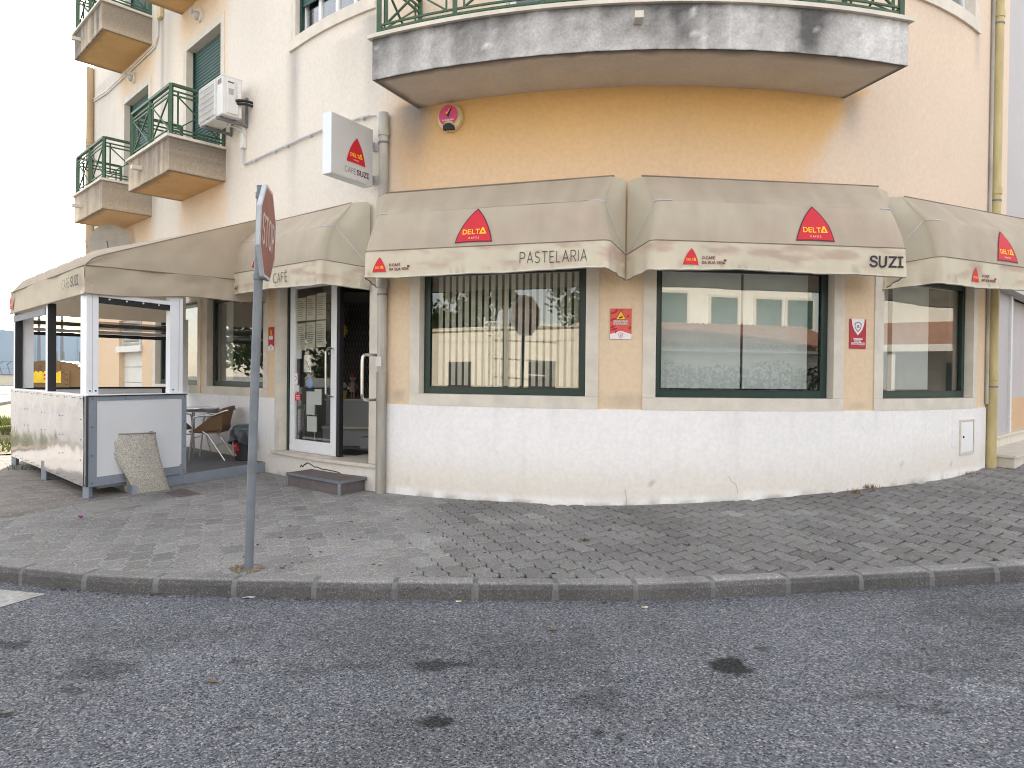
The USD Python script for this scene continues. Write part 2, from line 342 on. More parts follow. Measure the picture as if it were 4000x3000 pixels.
M['deck'] = mat('terrace_deck', (0.115, 0.118, 0.128), 0.6, var=0.12, scale=4)
M['step_brown'] = mat('brown_step_board', (0.125, 0.105, 0.105), 0.65, var=0.2, scale=5)
M['bin_black'] = mat('bin_plastic', (0.022, 0.018, 0.022), 0.35)
M['bin_bag'] = mat('bin_liner', (0.045, 0.048, 0.062), 0.30, var=0.3, scale=8, bump=0.7, bscale=14)
M['bin_lid'] = mat('bin_lid', (0.05, 0.075, 0.072), 0.15)
M['planter'] = speckled('washed_concrete', (0.44, 0.415, 0.365), (0.22, 0.20, 0.165), (0.64, 0.61, 0.56), 150, bump=0.8)
M['cover'] = mat('concrete_cover', (0.23, 0.225, 0.21), 0.9, var=0.15, scale=8, bump=0.3)
M['iron'] = mat('cast_iron', (0.16, 0.14, 0.14), 0.6, metal=0.3, var=0.25, scale=10)
M['brown_bin'] = mat('brown_container', (0.14, 0.085, 0.036), 0.38, var=0.10)
M['blue_wall'] = mat('pale_blue_cladding', (0.30, 0.37, 0.43), 0.6, var=0.05, scale=0.3)
M['fence_grey'] = mat('fence_grey', (0.16, 0.17, 0.19), 0.5)
M['pale_wall'] = mat('pale_wall', (0.60, 0.54, 0.40), 0.9, var=0.08)
M['dark_in'] = mat('dark_interior', (0.045, 0.042, 0.040), 0.8)
M['mid_in'] = mat('interior_wall', (0.15, 0.14, 0.13), 0.8)
M['tile_in'] = mat('interior_floor', (0.16, 0.15, 0.14), 0.35)
M['granite_in'] = mat('grey_granite', (0.36, 0.36, 0.365), 0.6, var=0.45, scale=120)
M['blind_beige'] = mat('beige_blind', (0.76, 0.71, 0.62), 0.8, var=0.04, transl=0.15)
M['blind_grey'] = mat('grey_blind', (0.76, 0.79, 0.78), 0.8, var=0.04, transl=0.15)
M['paper'] = mat('paper', (0.62, 0.61, 0.57), 0.8, var=0.03)
M['menu_paper'] = mat('menu_paper', (0.52, 0.47, 0.38), 0.8, var=0.05)
M['glass'] = glass('window_glass', 0.085, wave=0.006)
M['upper_glass'] = glass('upper_window_glass', 0.20)
M['door_glass'] = glass('door_glass', 0.06)
M['clear_film'] = glass('clear_film', 0.05, (0.62, 0.60, 0.57))
M['tile_roof'] = mat('clay_roof_tile', (0.30, 0.165, 0.115), 0.85, var=0.3, scale=6)
M['house_white'] = mat('house_white', (0.74, 0.72, 0.66), 0.85, var=0.04, scale=2)
M['house_cream'] = mat('house_cream', (0.66, 0.61, 0.52), 0.85, var=0.05, scale=2)
M['bark'] = mat('bark', (0.10, 0.075, 0.055), 0.9, var=0.3, scale=8)
def leafmat(name, a, b, tr=0.3):
    N = {'g': ('geometry', {}), 'r': ('rgb_ramp', {'ramp': [(0.0, a), (1.0, b)]}), 'p': ('principled_bsdf', {'roughness': 0.6}), 't': ('translucent_bsdf', {}), 'm': ('mix_closure', {'fac': tr})}
    return usdkit.material(stage, L(name), N, [('g.random_per_island', 'r.fac'), ('r.color', 'p.base_color'), ('r.color', 't.color'), ('p.BSDF', 'm.closure1'), ('t.BSDF', 'm.closure2')], surface='m.closure')
M['leaf'] = leafmat('tree_leaves', (0.035, 0.065, 0.018), (0.09, 0.13, 0.035))
M['grass'] = leafmat('grass_blades', (0.09, 0.12, 0.03), (0.26, 0.23, 0.09))
M['dry_leaf'] = mat('dry_leaf', (0.20, 0.12, 0.05), 0.7, var=0.3, scale=30)
M['dark_leaf'] = mat('dark_leaf', (0.045, 0.03, 0.02), 0.7, var=0.3, scale=30)
M['petal'] = mat('petal', (0.40, 0.03, 0.36), 0.6)
M['foil'] = mat('pale_foil', (0.55, 0.60, 0.64), 0.3)
M['road_paint'] = mat('worn_road_paint', (0.40, 0.40, 0.385), 0.8, var=0.35, scale=22, detail=8, bump=0.3, bscale=90)
M['sign_red'] = mat('faded_stop_red', (0.15, 0.032, 0.027), 0.38, var=0.30, scale=3.2, detail=6, tint=(0.19, 0.048, 0.034))
M['sign_white'] = mat('stop_white', (0.50, 0.46, 0.43), 0.45, var=0.08, scale=5)
M['doll_skin'] = mat('doll_cloth', (0.35, 0.25, 0.20), 0.8)
M['doll_red'] = mat('doll_red', (0.20, 0.06, 0.05), 0.8)
M['blue_sticker'] = mat('blue_sticker', (0.03, 0.16, 0.42), 0.5)
M['yellow_label'] = mat('yellow_label', (0.72, 0.52, 0.03), 0.5)
M['crack'] = mat('crack_dark', (0.035, 0.03, 0.026), 0.95)
M['garage_white'] = mat('garage_white', (0.66, 0.65, 0.61), 0.5, var=0.05)

# ------------------------------------------------------------------ ground
KX = np.array([-60, -34, -30, -26, -22, -16, -12.2, -10, -8, -6, -5, -4.06, -2.8, -1.9, -0.37, 0.76, 1.99, 4.2, 6, 9, 14, 22, 60.])
KY = np.array([120, 60, 45, 35, 27, 17, 12.9, 10.3, 8.0, 6.45, 5.86, 5.49, 5.22, 5.175, 5.155, 5.185, 5.30, 5.62, 6.2, 7.6, 11, 17, 40.])
from scipy.interpolate import PchipInterpolator
kerb_y = PchipInterpolator(KX, KY)
def z_road(x, y): return 0.02 * np.clip(np.asarray(x, float) - 1.0, 0, 12)
UW = np.array([-40, -17, -6.9, -3.9, -2, -0.9, 1.1, 2.2, 2.7, 4.25, 5.6, 8, 20]); ZW = np.array([.04, .05, .09, .10, .125, .13, .236, .30, .32, .35, .39, .45, .6])
def z_pave(x, y):
    u, off = wall_uv(x, y); zk = 0.12 + z_road(x, y); zw = np.interp(u, UW, ZW)
    k = np.clip(1 - off / 2.7, 0, 1)
    far = np.clip((-9.0 - np.asarray(x)) / 3.0, 0, 1)
    return (zk + (zw - zk) * k) * (1 - far) + 0.05 * far
def grid_sheet(poly, step, zf):
    x0, y0, x1, y1 = poly.bounds
    xs = np.arange(math.floor(x0 / step), math.ceil(x1 / step) + 1) * step; ys = np.arange(math.floor(y0 / step), math.ceil(y1 / step) + 1) * step
    gx, gy = np.meshgrid(xs[:-1], ys[:-1], indexing='ij')
    gx2, gy2 = np.meshgrid(xs[1:], ys[1:], indexing='ij')
    V, Fc = cut_cells(gx.ravel(), gy.ravel(), gx2.ravel(), gy2.ravel(), poly)
    uq, inv = np.unique(np.round(V, 4), axis=0, return_inverse=True); Fc = inv.ravel()[Fc]; V = uq
    a = V[Fc[:, 1]] - V[Fc[:, 0]]; b = V[Fc[:, 2]] - V[Fc[:, 0]]; cr_ = a[:, 0] * b[:, 1] - a[:, 1] * b[:, 0]
    Fc[cr_ < 0] = Fc[cr_ < 0][:, ::-1]; Fc = Fc[np.abs(cr_) > 1e-9]
    return trimesh.Trimesh(np.column_stack([V, zf(V[:, 0], V[:, 1])]), Fc, process=False)

kl = [(x, float(kerb_y(x))) for x in np.concatenate([np.linspace(-60, -8, 40), np.linspace(-7.8, 12, 100), np.linspace(13, 60, 20)])]
KL = LineString(kl)
block = Polygon(kl + [(60, 120), (-60, 120)])
road_poly = Polygon([(-16, -4.6), (16, -4.6), (16, 13)] + [(x, float(kerb_y(x)) + 0.03) for x in np.linspace(16, -16, 120)])
FINE = sbox(-5.2, 1.6, 5.6, 5.8)
SPOTS = [((1705, 2595), .155, .05, .85, 1), ((2850, 2605), .115, .066, 1.0, 2), ((1690, 2822), .11, .05, .95, 3), ((930, 2585), .085, .04, .8, 4), ((2333, 2866), .055, .030, .85, 5), ((2420, 2882), .042, .018, .7, 6), ((3605, 2555), .065, .022, .85, 7), ((3655, 2792), .075, .03, .6, 8),
         ((2975, 2540), .05, .02, .8, 9), ((390, 2605), .20, .10, .55, 10), ((50, 2515), .16, .07, .75, 11), ((270, 2700), .09, .03, .65, 12), ((2330, 2735), .13, .08, .40, 13), ((3620, 2640), .04, .012, .8, 14), ((930, 2843), .05, .02, .6, 15),
         ((2100, 2560), .38, .22, .33, 16), ((1500, 2560), .40, .14, .25, 17), ((3750, 2600), .35, .16, .25, 18), ((1720, 2890), .40, .16, .22, 19), ((620, 2480), .5, .12, .22, 20), ((3950, 2430), .4, .12, .3, 21), ((1180, 2620), .12, .05, .35, 22), ((1400, 2600), .10, .04, .5, 23), ((3380, 2730), .08, .03, .35, 24), ((3540, 2775), .05, .014, .6, 25), ((2660, 2250), .01, .01, .1, 26)]
def unproj(px, py, z):
    v = ((px - 2000) / F_PX) * _r2 + ((py - 1500) / F_PX) * _d2 + _fwd
    k = (z - CAMZ) / v[2]; return v * k + np.array([0, 0, CAMZ])
def road_col(x, y):
    """tar and oil spots, tyre-polished and dusty areas of the carriageway"""
    d = np.zeros_like(x); n = fbm(np.stack([x * 9, y * 9, x * 0], -1), 4, 31)
    for (px, py), rx, ry, s_, sd in SPOTS:
        q = unproj(px, py, 0.0); ry = ry * 1.5
        r = np.sqrt(((x - q[0]) / rx) ** 2 + ((y - q[1]) / ry) ** 2) + (n - .5) * 1.9
        d = np.maximum(d, s_ * (1 - sm_(r, .70, 1.0 if s_ > .5 else 1.7)))
    lane = fbm(np.stack([x * .5, y * 2.2, x * 0], -1), 4, 35)
    gut = np.exp(-np.abs(kerb_y(x) - y) / .10)
    c = np.stack([1 - .80 * d, 1 - .80 * d, 1 - .81 * d], -1) * (.90 + .26 * (lane - .3))[:, None]
    q = unproj(3960, 2720, 0.0); w = np.exp(-(((x - q[0]) / .35) ** 2 + ((y - q[1]) / .18) ** 2)) * np.clip((n - .4) * 4, 0, 1)
    c = c * (1 + .55 * w)[:, None]
    return c * (1 - .22 * gut)[:, None]
def sm_(x, a, b):
    t_ = np.clip((x - a) / (b - a), 0, 1); return t_ * t_ * (3 - 2 * t_)
near_road = [grid_sheet(road_poly.intersection(FINE), 0.035, lambda x, y: z_road(x, y)), grid_sheet(road_poly.difference(FINE), 0.5, lambda x, y: z_road(x, y))]
ground = trimesh.creation.box(bounds=[[-400, -400, -0.6], [400, 600, -0.03]])
tag(obj('ground', ground, M['earth']), 'dry bare ground reaching the horizon behind the street', kind='structure')
road = thing('road', 'grey worn asphalt road with pale stones and dark oil spots', None, kind='structure')
for g in near_road: obj('carriageway', g, M['asphalt'], road, col=road_col(g.vertices[:, 0], g.vertices[:, 1]))
far = Polygon([(-150, -4.6), (150, -4.6), (150, 150), (-150, 150)]).difference(Polygon(kl + [(60, 120), (-60, 120)])).difference(sbox(-16, -4.6, 16, 13.0))
fm = [trimesh.Trimesh(np.column_stack([tri(h)[0], np.full(len(tri(h)[0]), -0.004)]), tri(h)[1], process=False) for h in polys(far)]
g = cat_(fm); obj('carriageway', g, M['asphalt'], road, col=np.ones((len(g.vertices), 3)))
pm = Polygon([(-3.50, 5.185), (-3.62, 4.87), (-3.95, 4.55), (-9, 4.55), (-9, 5.0), (-5.6, 5.05), (-4.4, 5.20), (-3.95, 5.285)])
pv, pf = tri(pm); obj('white_marking', trimesh.Trimesh(np.column_stack([pv, np.full(len(pv), 0.0045)]), pf, process=False), M['road_paint'], road)
rng = np.random.default_rng(5)
# kerb: separate stones with mortar between
kerb = thing('kerb', 'curved kerb of grey concrete stones round the corner pavement', None, kind='structure')
def kerb_prof(x, y, nx, ny, zr):
    h = 0.122; w = 0.15
    pr = [(0.0, -0.15), (0.004, h - 0.045), (0.018, h - 0.014), (0.045, h), (w, h + 0.002), (w, -0.15)]
    return np.array([[x + nx * d, y + ny * d, zr + z] for d, z in pr])
def kerb_piece(s0, s1, n=5):
    R_ = []
    for s in np.linspace(s0, s1, n):
        a = KL.interpolate(s); b = KL.interpolate(s + 0.02); tx, ty = b.x - a.x, b.y - a.y; l = math.hypot(tx, ty); tx, ty = tx / l, ty / l
        R_.append(kerb_prof(a.x, a.y, -ty, tx, float(z_road(a.x, a.y))))
    k = len(R_[0]); V = np.vstack(R_); Fc = []
    for i in range(n - 1):
        for j in range(k - 1):
            p = i * k + j; Fc += [[p, p + k, p + k + 1], [p, p + k + 1, p + 1]]
    for j in range(1, k - 1): Fc += [[0, j, j + 1], [(n - 1) * k, (n - 1) * k + j + 1, (n - 1) * k + j]]
    return trimesh.Trimesh(V, Fc, process=False)
s_ref = KL.project(Point(-2.09, 5.17)); s = s_ref - 0.607 * 12
while s < s_ref + 0.607 * 14:
    m = kerb_piece(s + 0.028, s + 0.607 - 0.012)
    m.vertices += rng.normal(0, 0.0012, 3); t_ = 0.92 + 0.2 * rng.random()
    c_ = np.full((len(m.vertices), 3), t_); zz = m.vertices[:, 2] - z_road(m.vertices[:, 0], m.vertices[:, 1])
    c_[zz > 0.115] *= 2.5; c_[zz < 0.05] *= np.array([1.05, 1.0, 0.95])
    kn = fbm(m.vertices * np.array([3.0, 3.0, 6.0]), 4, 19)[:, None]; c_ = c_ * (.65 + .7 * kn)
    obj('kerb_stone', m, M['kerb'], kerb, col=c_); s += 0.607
mj = cat_([kerb_piece(q - 0.02, q + 0.035, 3) for q in np.arange(s_ref - 0.607 * 12, s_ref + 0.607 * 14, 0.607)])
mj.vertices[:, 2] -= 0.003; obj('mortar_joint', mj, M['mortar'], kerb)
obj('kerb_run', cat_([kerb_piece(a, b, 12) for a, b in ((1, s_ref - 0.607 * 12), (s_ref + 0.607 * 14, KL.length - 1))]), M['kerb'], kerb, col=np.ones((2 * 12 * 6, 3)))

# pavement: filled bed and single pavers
pav = thing('pavement', 'grey interlocking block pavement curving round the corner cafe', None, kind='structure')
inner = KL.parallel_offset(0.15, 'left') if hasattr(KL, 'parallel_offset') else KL
facade_line = [tuple(PN(u)[0]) for u in np.linspace(-17.2, 14, 260)]
il = [(x, y) for x, y in inner.coords]
if il[0][0] > il[-1][0]: il = il[::-1]
walk = Polygon([q for q in il if -22 < q[0] < 12.5] + [(13.0, 16.0)] + facade_line[::-1] + [(-12.5, 20), (-19.5, 24)]).buffer(0)
def fill(x, y):
    """1 where the joints are filled with mortar (left), 0 where they lie open (right)"""
    e = x + 0.75 + 0.12 * (y - 6.5) + 0.35 * (noise(np.stack([x * 1.3, y * 1.3, x * 0], -1), 3) - .5)
    return np.clip(0.5 - e * 3.0, 0, 1)
def z_bed(x, y):
    return z_pave(x, y) - 0.024 + 0.0205 * fill(x, y)
bed = grid_sheet(walk.intersection(sbox(-22, 4, 12.5, 24)), 0.12, z_bed)
bv = bed.vertices; fl = fill(bv[:, 0], bv[:, 1])[:, None]
lit_ = (0.75 + 0.6 * fbm(np.stack([bv[:, 0] * 2, bv[:, 1] * 2, bv[:, 0] * 0], -1), 3, 7))[:, None]
obj('joint_bed', bed, M['bed'], pav, col=(np.array([[0.022, 0.021, 0.020]]) * (1 - fl) + np.array([[0.27, 0.275, 0.28]]) * fl * lit_))
v1, v2, e0 = np.array([0.2015, -0.006]), np.array([0.1175, -0.2835]), np.array([0.158, 0.128])
def zig(p, q, amp):
    d = q - p; nrm = np.array([-d[1], d[0]]); L_ = np.linalg.norm(nrm); nrm = nrm / L_
    return [p + d * 0.36 + nrm * amp, p + d * 0.64 - nrm * amp]
A_ = np.zeros(2); B_ = e0; mr = A_ + v1; ml = (B_ - v1) + v2
shape = [A_, B_] + zig(B_, mr, -0.015) + [mr] + zig(mr, B_ + v2, -0.015) + [B_ + v2, A_ + v2] + zig(ml, A_ + v2, -0.015)[::-1] + [ml] + zig(A_, ml, -0.015)[::-1]
unit = Polygon(shape).buffer(0).buffer(-0.0062, join_style=2)
_va = math.degrees(math.atan2(v2[1], v2[0])); unit = affinity.rotate(affinity.scale(affinity.rotate(unit, -_va, origin='centroid'), .955, 1.0, origin='centroid'), _va, origin='centroid')
SPLIT = LineString([(-5.60, 6.0), (-5.343, 7.197), (-5.135, 8.141), (-4.933, 8.58), (-4.6, 9.6), (-4.0, 11.3)])
left_zone = Polygon(list(SPLIT.coords) + [(-12, 22), (-22, 24), (-14, 8), (-6, 5.0)]).buffer(0)
items = []
reg = walk.buffer(-0.004)
cov_hole = Polygon([(-5.11, 8.02), (-4.62, 7.575), (-4.335, 8.085), (-4.80, 8.515)]); grate_hole = Polygon([(-4.76, 8.62), (-4.37, 8.22), (-4.02, 8.98), (-4.46, 9.42)])
pole_hole = Point(-2.093, 5.502).buffer(0.13)
holes = shapely.union_all([cov_hole, grate_hole, pole_hole])
unit_reg = reg.difference(left_zone).difference(holes); brick_reg = reg.intersection(left_zone).difference(holes)
org = np.array([-0.1, 6.4])
cand = []
for i in range(-60, 90):
    for j in range(-45, 45):
        o = org + i * v1 + j * v2
        if -7.5 < o[0] < 11.5 and 5.0 < o[1] < 13.5: cand.append(o)
cells = [affinity.translate(unit, *o) for o in cand]
got = shapely.intersection(np.array(cells), unit_reg)
for g, c0 in zip(got, cells):
    for h in polys(g):
        if h.area > 0.006: items.append((h, 'paver'))
bd = np.array([0.70, 0.714]); bn = np.array([0.714, -0.70]); bl, bw = 0.232, 0.116
bcells = []
for i in range(-60, 60):
    for j in range(-60, 70):
        o = np.array([-7.0, 10.0]) + bd * (i * bl + (j % 2) * bl / 2) + bn * (j * bw)
        if -10.5 < o[0] < -3.5 and 5.5 < o[1] < 14.5:
            a, b = bd * (bl - 0.007), bn * (bw - 0.007); bcells.append(Polygon([o, o + a, o + a + b, o + b]))
got = shapely.intersection(np.array(bcells), brick_reg)
for g in got:
    for h in polys(g):
        if h.area > 0.004: items.append((h, 'brick_paver'))
def paver_mesh(poly, r):
    xy = np.array(poly.exterior.coords)[:-1]
    if Polygon(xy).exterior.is_ccw is False: xy = xy[::-1]
    ins = poly.buffer(-0.005, join_style=2)
    tilt = r.normal(0, 0.007, 2); dz = r.normal(0, 0.0022)
    c = xy.mean(0)
    f_ = float(fill(np.array([c[0]]), np.array([c[1]]))[0]); tilt = tilt * (1 - .6 * f_); dz = dz * (1 - .6 * f_)
    zt = lambda q: z_pave(q[:, 0], q[:, 1]) + dz + (q - c) @ tilt
    nin = np.array(ins.exterior.coords)[:-1] if ins.geom_type == 'Polygon' and not ins.is_empty else None
    ok = nin is not None and len(nin) == len(xy)
    if not ok:
        cc = xy + (c - xy) * 0.05; nin = cc
    else:
        if not ins.exterior.is_ccw: nin = nin[::-1]
        k = np.argmin(((nin - xy[0]) ** 2).sum(1)); nin = np.roll(nin, -k, axis=0)
    n = len(xy)
    V = np.vstack([np.column_stack([xy, zt(xy) - 0.03]), np.column_stack([xy, zt(xy) - 0.004]), np.column_stack([nin, zt(nin)])])
    Fc = []
    for k in range(n):
        q = (k + 1) % n
        Fc += [[k, q, n + q], [k, n + q, n + k], [n + k, n + q, 2 * n + q], [n + k, 2 * n + q, 2 * n + k]]
    tv, tf = tri(Polygon(nin))
    if len(tv) == n or True:
        d = ((tv[:, None] - nin[None]) ** 2).sum(-1).argmin(1); tf = d[tf]
        a = nin[tf[:, 1]] - nin[tf[:, 0]]; b = nin[tf[:, 2]] - nin[tf[:, 0]]; cr_ = a[:, 0] * b[:, 1] - a[:, 1] * b[:, 0]
        tf[cr_ < 0] = tf[cr_ < 0][:, ::-1]; Fc = np.vstack([np.array(Fc), tf + 2 * n])
    return trimesh.Trimesh(V, Fc, process=False)
def projpx(X):
    d = np.asarray(X, float) - np.array([0, 0, CAMZ]); c = np.array([d @ _r2, d @ _d2, d @ _fwd]); return c[0] / c[2], c[1] / c[2], c[2]
def seen(it):
    c = it[0].centroid; x, y, d = projpx([c.x, c.y, 0.15])
    vis = abs(x) < 0.76 and d > 0
    return (it[0].area / d ** 3) if vis else 0
items.sort(key=seen, reverse=True)
pr_ = np.random.default_rng(11)
def tone(kind, c):
    warm = noise(np.array([[c.x * .8, c.y * .8, 0]]), 9)[0]
    t_ = 1.0 + pr_.normal(0, 0.085) + 0.30 * (warm - .5)
    f_ = float(fill(np.array([c.x]), np.array([c.y]))[0])
    base = np.array([1.02, 0.995, 1.0]) + pr_.normal(0, 0.012, 3)
    return base * t_ * (0.90 + 0.22 * f_)
rest = {'paver': [], 'brick_paver': []}
for k, (h, kind) in enumerate(items):
    m = paver_mesh(h, pr_); t_ = np.tile(tone(kind, h.centroid), (len(m.vertices), 1))
    if k < 300: obj('paver', m, M[kind], pav, col=t_)
    elif seen((h, kind)) > 0 or kind == 'paver': rest[kind].append((m, t_))
for kind, lst in rest.items():
    if lst: obj('far_pavers', cat_([q[0] for q in lst]), M[kind], pav, col=np.vstack([q[1] for q in lst]), kind='stuff')

# weedy patch left of the terrace
gp = Polygon([(-9.6, 13.2), (-9.9, 16.5), (-12, 20.5), (-17.5, 23.2), (-20, 22), (-15, 16.2), (-12.6, 13.6)])
gs = grid_sheet(gp.buffer(0.3), 0.4, lambda x, y: z_pave(x, y) + 0.012 + 0.03 * noise(np.stack([x, y, x * 0], -1), 4))
obj('verge', gs, M['soil'], label='bare earth verge beside the sunlit road', kind='structure')
def blades(n, sampler, h0, h1, seed, zf, w=0.012):
    r = np.random.default_rng(seed); V, Fc = [], []
    for k in range(n):
        x, y = sampler(r); a = r.random() * 6.28; l = h0 + (h1 - h0) * r.random(); t_ = (r.random(2) - .5) * l * .9
        d = np.array([math.cos(a), math.sin(a)]) * w * (0.5 + r.random()); z = float(zf(x, y)); o = len(V)
        V += [[x - d[0], y - d[1], z], [x + d[0], y + d[1], z], [x + t_[0] * .5 + d[0] * .6, y + t_[1] * .5 + d[1] * .6, z + l * .6], [x + t_[0], y + t_[1], z + l]]
        Fc += [[o, o + 1, o + 2], [o, o + 2, o + 3]]
    return trimesh.Trimesh(np.array(V), np.array(Fc), process=False)
def in_patch(r):
    while True:
        x, y = -20 + 11 * r.random(), 13 + 10.5 * r.random()
        if gp.contains(Point(x, y)) and noise(np.array([[x * .5, y * .5, 0]]), 21)[0] > .35: return x, y
obj('grass', blades(5200, in_patch, .05, .22, 3, lambda x, y: .07, .02), M['grass'], label='patchy dry grass on the verge left of the terrace', kind='stuff')

sp_ = []; r = np.random.default_rng(77)
for k in range(46):
    q = unproj(900 + 1500 * r.random(), 2010 + 240 * r.random(), .13)
    u_, o_ = wall_uv(q[0], q[1])
    if o_ < .1 or q[1] < float(kerb_y(q[0])) + .2: continue
    m = trimesh.creation.icosphere(1, .010 + .006 * r.random()); m.vertices *= [1.5, .8, .3]; a_ = r.random() * 6.28; m.apply_transform(trimesh.transformations.rotation_matrix(a_, [0, 0, 1])); sp_.append(m.apply_translation([q[0], q[1], float(z_pave(q[0], q[1])) + .001]))
obj('seed_pods', cat_(sp_), M['crack'], label='dark seed pods scattered on the paving', kind='stuff')

lt = []; r = np.random.default_rng(123)
for k in range(150):
    x_ = (-3.9 + 2.6 * r.random()) if k < 80 else (-1.3 + 6.0 * r.random()); y_ = float(kerb_y(x_)) - .02 - abs(r.normal(0, .035)); s_ = .006 + .016 * r.random() ** 2; a_ = r.random() * 6.28
    V = np.array([[-1, 0, 0], [0, -.5, .25], [1, .1, .1], [0, .5, .35]]) * s_; c_, q_ = math.cos(a_), math.sin(a_); V[:, :2] = V[:, :2] @ np.array([[c_, q_], [-q_, c_]]); lt.append(trimesh.Trimesh(V + [x_, y_, float(z_road(x_, y_)) + .004], [[0, 1, 2], [0, 2, 3]], process=False))
obj('leaf_litter', cat_(lt[:100]), M['dark_leaf'], label='crumbs of dark leaf litter lying along the gutter', kind='stuff'); obj('grit', cat_(lt[100:]), M['mortar'], label='pale grit and crumbs along the gutter', kind='stuff')
# ------------------------------------------------------------------ the cafe building
bld = thing('corner_building', 'apricot plastered apartment building with a round corner and a cafe on its ground floor', 'building')
def sm(x, a, b):
    t_ = np.clip((np.asarray(x, float) - a) / (b - a), 0, 1); return t_ * t_ * (3 - 2 * t_)
ORANGE, CREAM, TAN, ROSE = np.array([0.72, 0.42, 0.145]), np.array([0.72, 0.665, 0.59]), np.array([0.71, 0.545, 0.36]), np.array([0.70, 0.565, 0.445])
def streaks(u, z, seed, fu=5.0, fz=0.5):
    return fbm(np.stack([u * fu, z * fz, u * 0 + seed], -1), 4, seed)
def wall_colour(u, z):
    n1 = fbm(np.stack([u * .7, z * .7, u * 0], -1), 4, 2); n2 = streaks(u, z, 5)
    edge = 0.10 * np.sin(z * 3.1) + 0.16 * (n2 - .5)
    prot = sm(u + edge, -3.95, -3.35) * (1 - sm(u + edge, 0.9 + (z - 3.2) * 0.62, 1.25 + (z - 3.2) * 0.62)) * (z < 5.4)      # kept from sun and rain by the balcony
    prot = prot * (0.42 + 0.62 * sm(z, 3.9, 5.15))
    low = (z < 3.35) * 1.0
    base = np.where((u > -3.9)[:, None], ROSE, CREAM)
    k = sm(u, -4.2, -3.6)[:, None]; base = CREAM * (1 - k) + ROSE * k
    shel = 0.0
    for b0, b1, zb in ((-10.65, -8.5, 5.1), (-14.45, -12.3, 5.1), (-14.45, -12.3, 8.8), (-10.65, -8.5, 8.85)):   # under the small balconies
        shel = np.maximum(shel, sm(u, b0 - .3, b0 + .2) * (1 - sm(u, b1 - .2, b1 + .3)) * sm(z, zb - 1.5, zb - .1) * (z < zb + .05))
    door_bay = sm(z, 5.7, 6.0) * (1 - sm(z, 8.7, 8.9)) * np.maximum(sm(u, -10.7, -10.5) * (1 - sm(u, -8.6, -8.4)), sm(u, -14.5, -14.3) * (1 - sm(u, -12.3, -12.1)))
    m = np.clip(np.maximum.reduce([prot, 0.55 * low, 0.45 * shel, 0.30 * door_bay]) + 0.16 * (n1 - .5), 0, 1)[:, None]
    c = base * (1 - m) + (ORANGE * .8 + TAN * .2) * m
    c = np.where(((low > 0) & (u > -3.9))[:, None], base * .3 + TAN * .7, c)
    d = np.zeros_like(u)
    def run(u0, w, z0, z1, a, f=6.0):                                  # grey run-off below z1, fading downward
        s_ = np.exp(-((u - u0 + .05 * (n2 - .5)) / w) ** 2) * sm(z, z0, z1) * (z < z1 + .03) * (0.55 + .9 * (streaks(u, z, int(abs(u0) * 7) + 1, f, .8) - .2))
        np.maximum(d, a * s_, out=d)
    run(-3.45, .30, 4.1, 5.25, .95); run(-3.3, .12, 4.5, 5.25, .9); run(2.22, .13, 4.5, 5.25, .8); run(-6.08, .16, 3.6, 6.64, .55); run(-4.15, .22, 4.6, 6.62, .5); run(-4.5, .5, 5.3, 6.4, .28)
    run(5.0, .10, 5.9, 6.66, .35); run(3.9, .5, 6.0, 6.66, .15); run(-11.72, .10, 4.2, 9.6, .75); run(-11.5, .35, 5.0, 9.2, .30); run(-8.42, .12, 4.6, 5.75, .5); run(-12.2, .2, 4.4, 5.7, .42)
    run(-7.4, .5, 6.2, 9.5, .2); run(-16.0, .9, 4.4, 9.0, .25); run(-15.2, .5, 4.2, 8.0, .2); run(-4.9, .12, 3.9, 5.2, .2); run(-0.6, .30, 1.2, 1.42, .3); run(2.4, .12, 1.28, 1.40, .5); run(-3.65, .12, 1.28, 1.42, .5)
    g = np.array([0.20, 0.195, 0.20])
    c = c * (1 - d[:, None]) + g * d[:, None]
    return c * (0.95 + 0.12 * (n1 - .3))[:, None]
def plinth_colour(u, z):
    zb = np.interp(u, UW, ZW); h = z - zb
    n1 = fbm(np.stack([u * .9, z * .9, u * 0], -1), 4, 12); n2 = streaks(u, z, 15, 7, .7)
    base = np.array([0.80, 0.785, 0.775]) * np.ones((len(u), 1))
    dirt = (1 - sm(h, .05, .55 + .3 * n1)) * (.20 + .42 * n1)
    c = base * (1 - dirt[:, None]) + np.array([0.60, 0.51, 0.37]) * dirt[:, None]
    white = (1 - sm(h + .10 * (n2 - .5), .05, .10)) * (n1 > .38)
    c = c * (1 - white[:, None]) + np.array([0.80, 0.785, 0.76]) * white[:, None]
    run_ = np.clip(n2 - .66, 0, 1) * .55 * sm(h, 0, .4); c = c * (1 - run_[:, None] * .8)
    for us, hs_, rr_ in SCUFF: c = c * (1 - .38 * np.clip(1.3 - np.hypot(u - us, (h - hs_) * 1.2) / rr_ - (n2 - .5) * 2, 0, 1))[:, None]
    moss = (1 - sm(h, 0, .06)) * np.clip(n2 - .45, 0, 1) * 2.0; c = c * (1 - np.clip(moss, 0, .7)[:, None]) + np.array([.12, .11, .08]) * np.clip(moss, 0, .7)[:, None]
    return c * (.95 + .1 * n1)[:, None]
SCUFF = [(-3.45, .22, .03), (-1.6, .62, .022), (-1.35, .74, .016), (.45, .55, .02), (-3.52, .30, .016), (-2.2, .42, .015), (1.6, .35, .02), (3.2, .28, .03), (-.3, .26, .018), (4.3, .2, .03), (.1, .40, .014)]
WIN = [('W', -3.477, -0.957), ('W', -0.428, 2.167), ('W', 2.653, 5.174), ('W', -9.43, -6.84), ('W', -12.18, -9.575)]
WTOP = 3.22
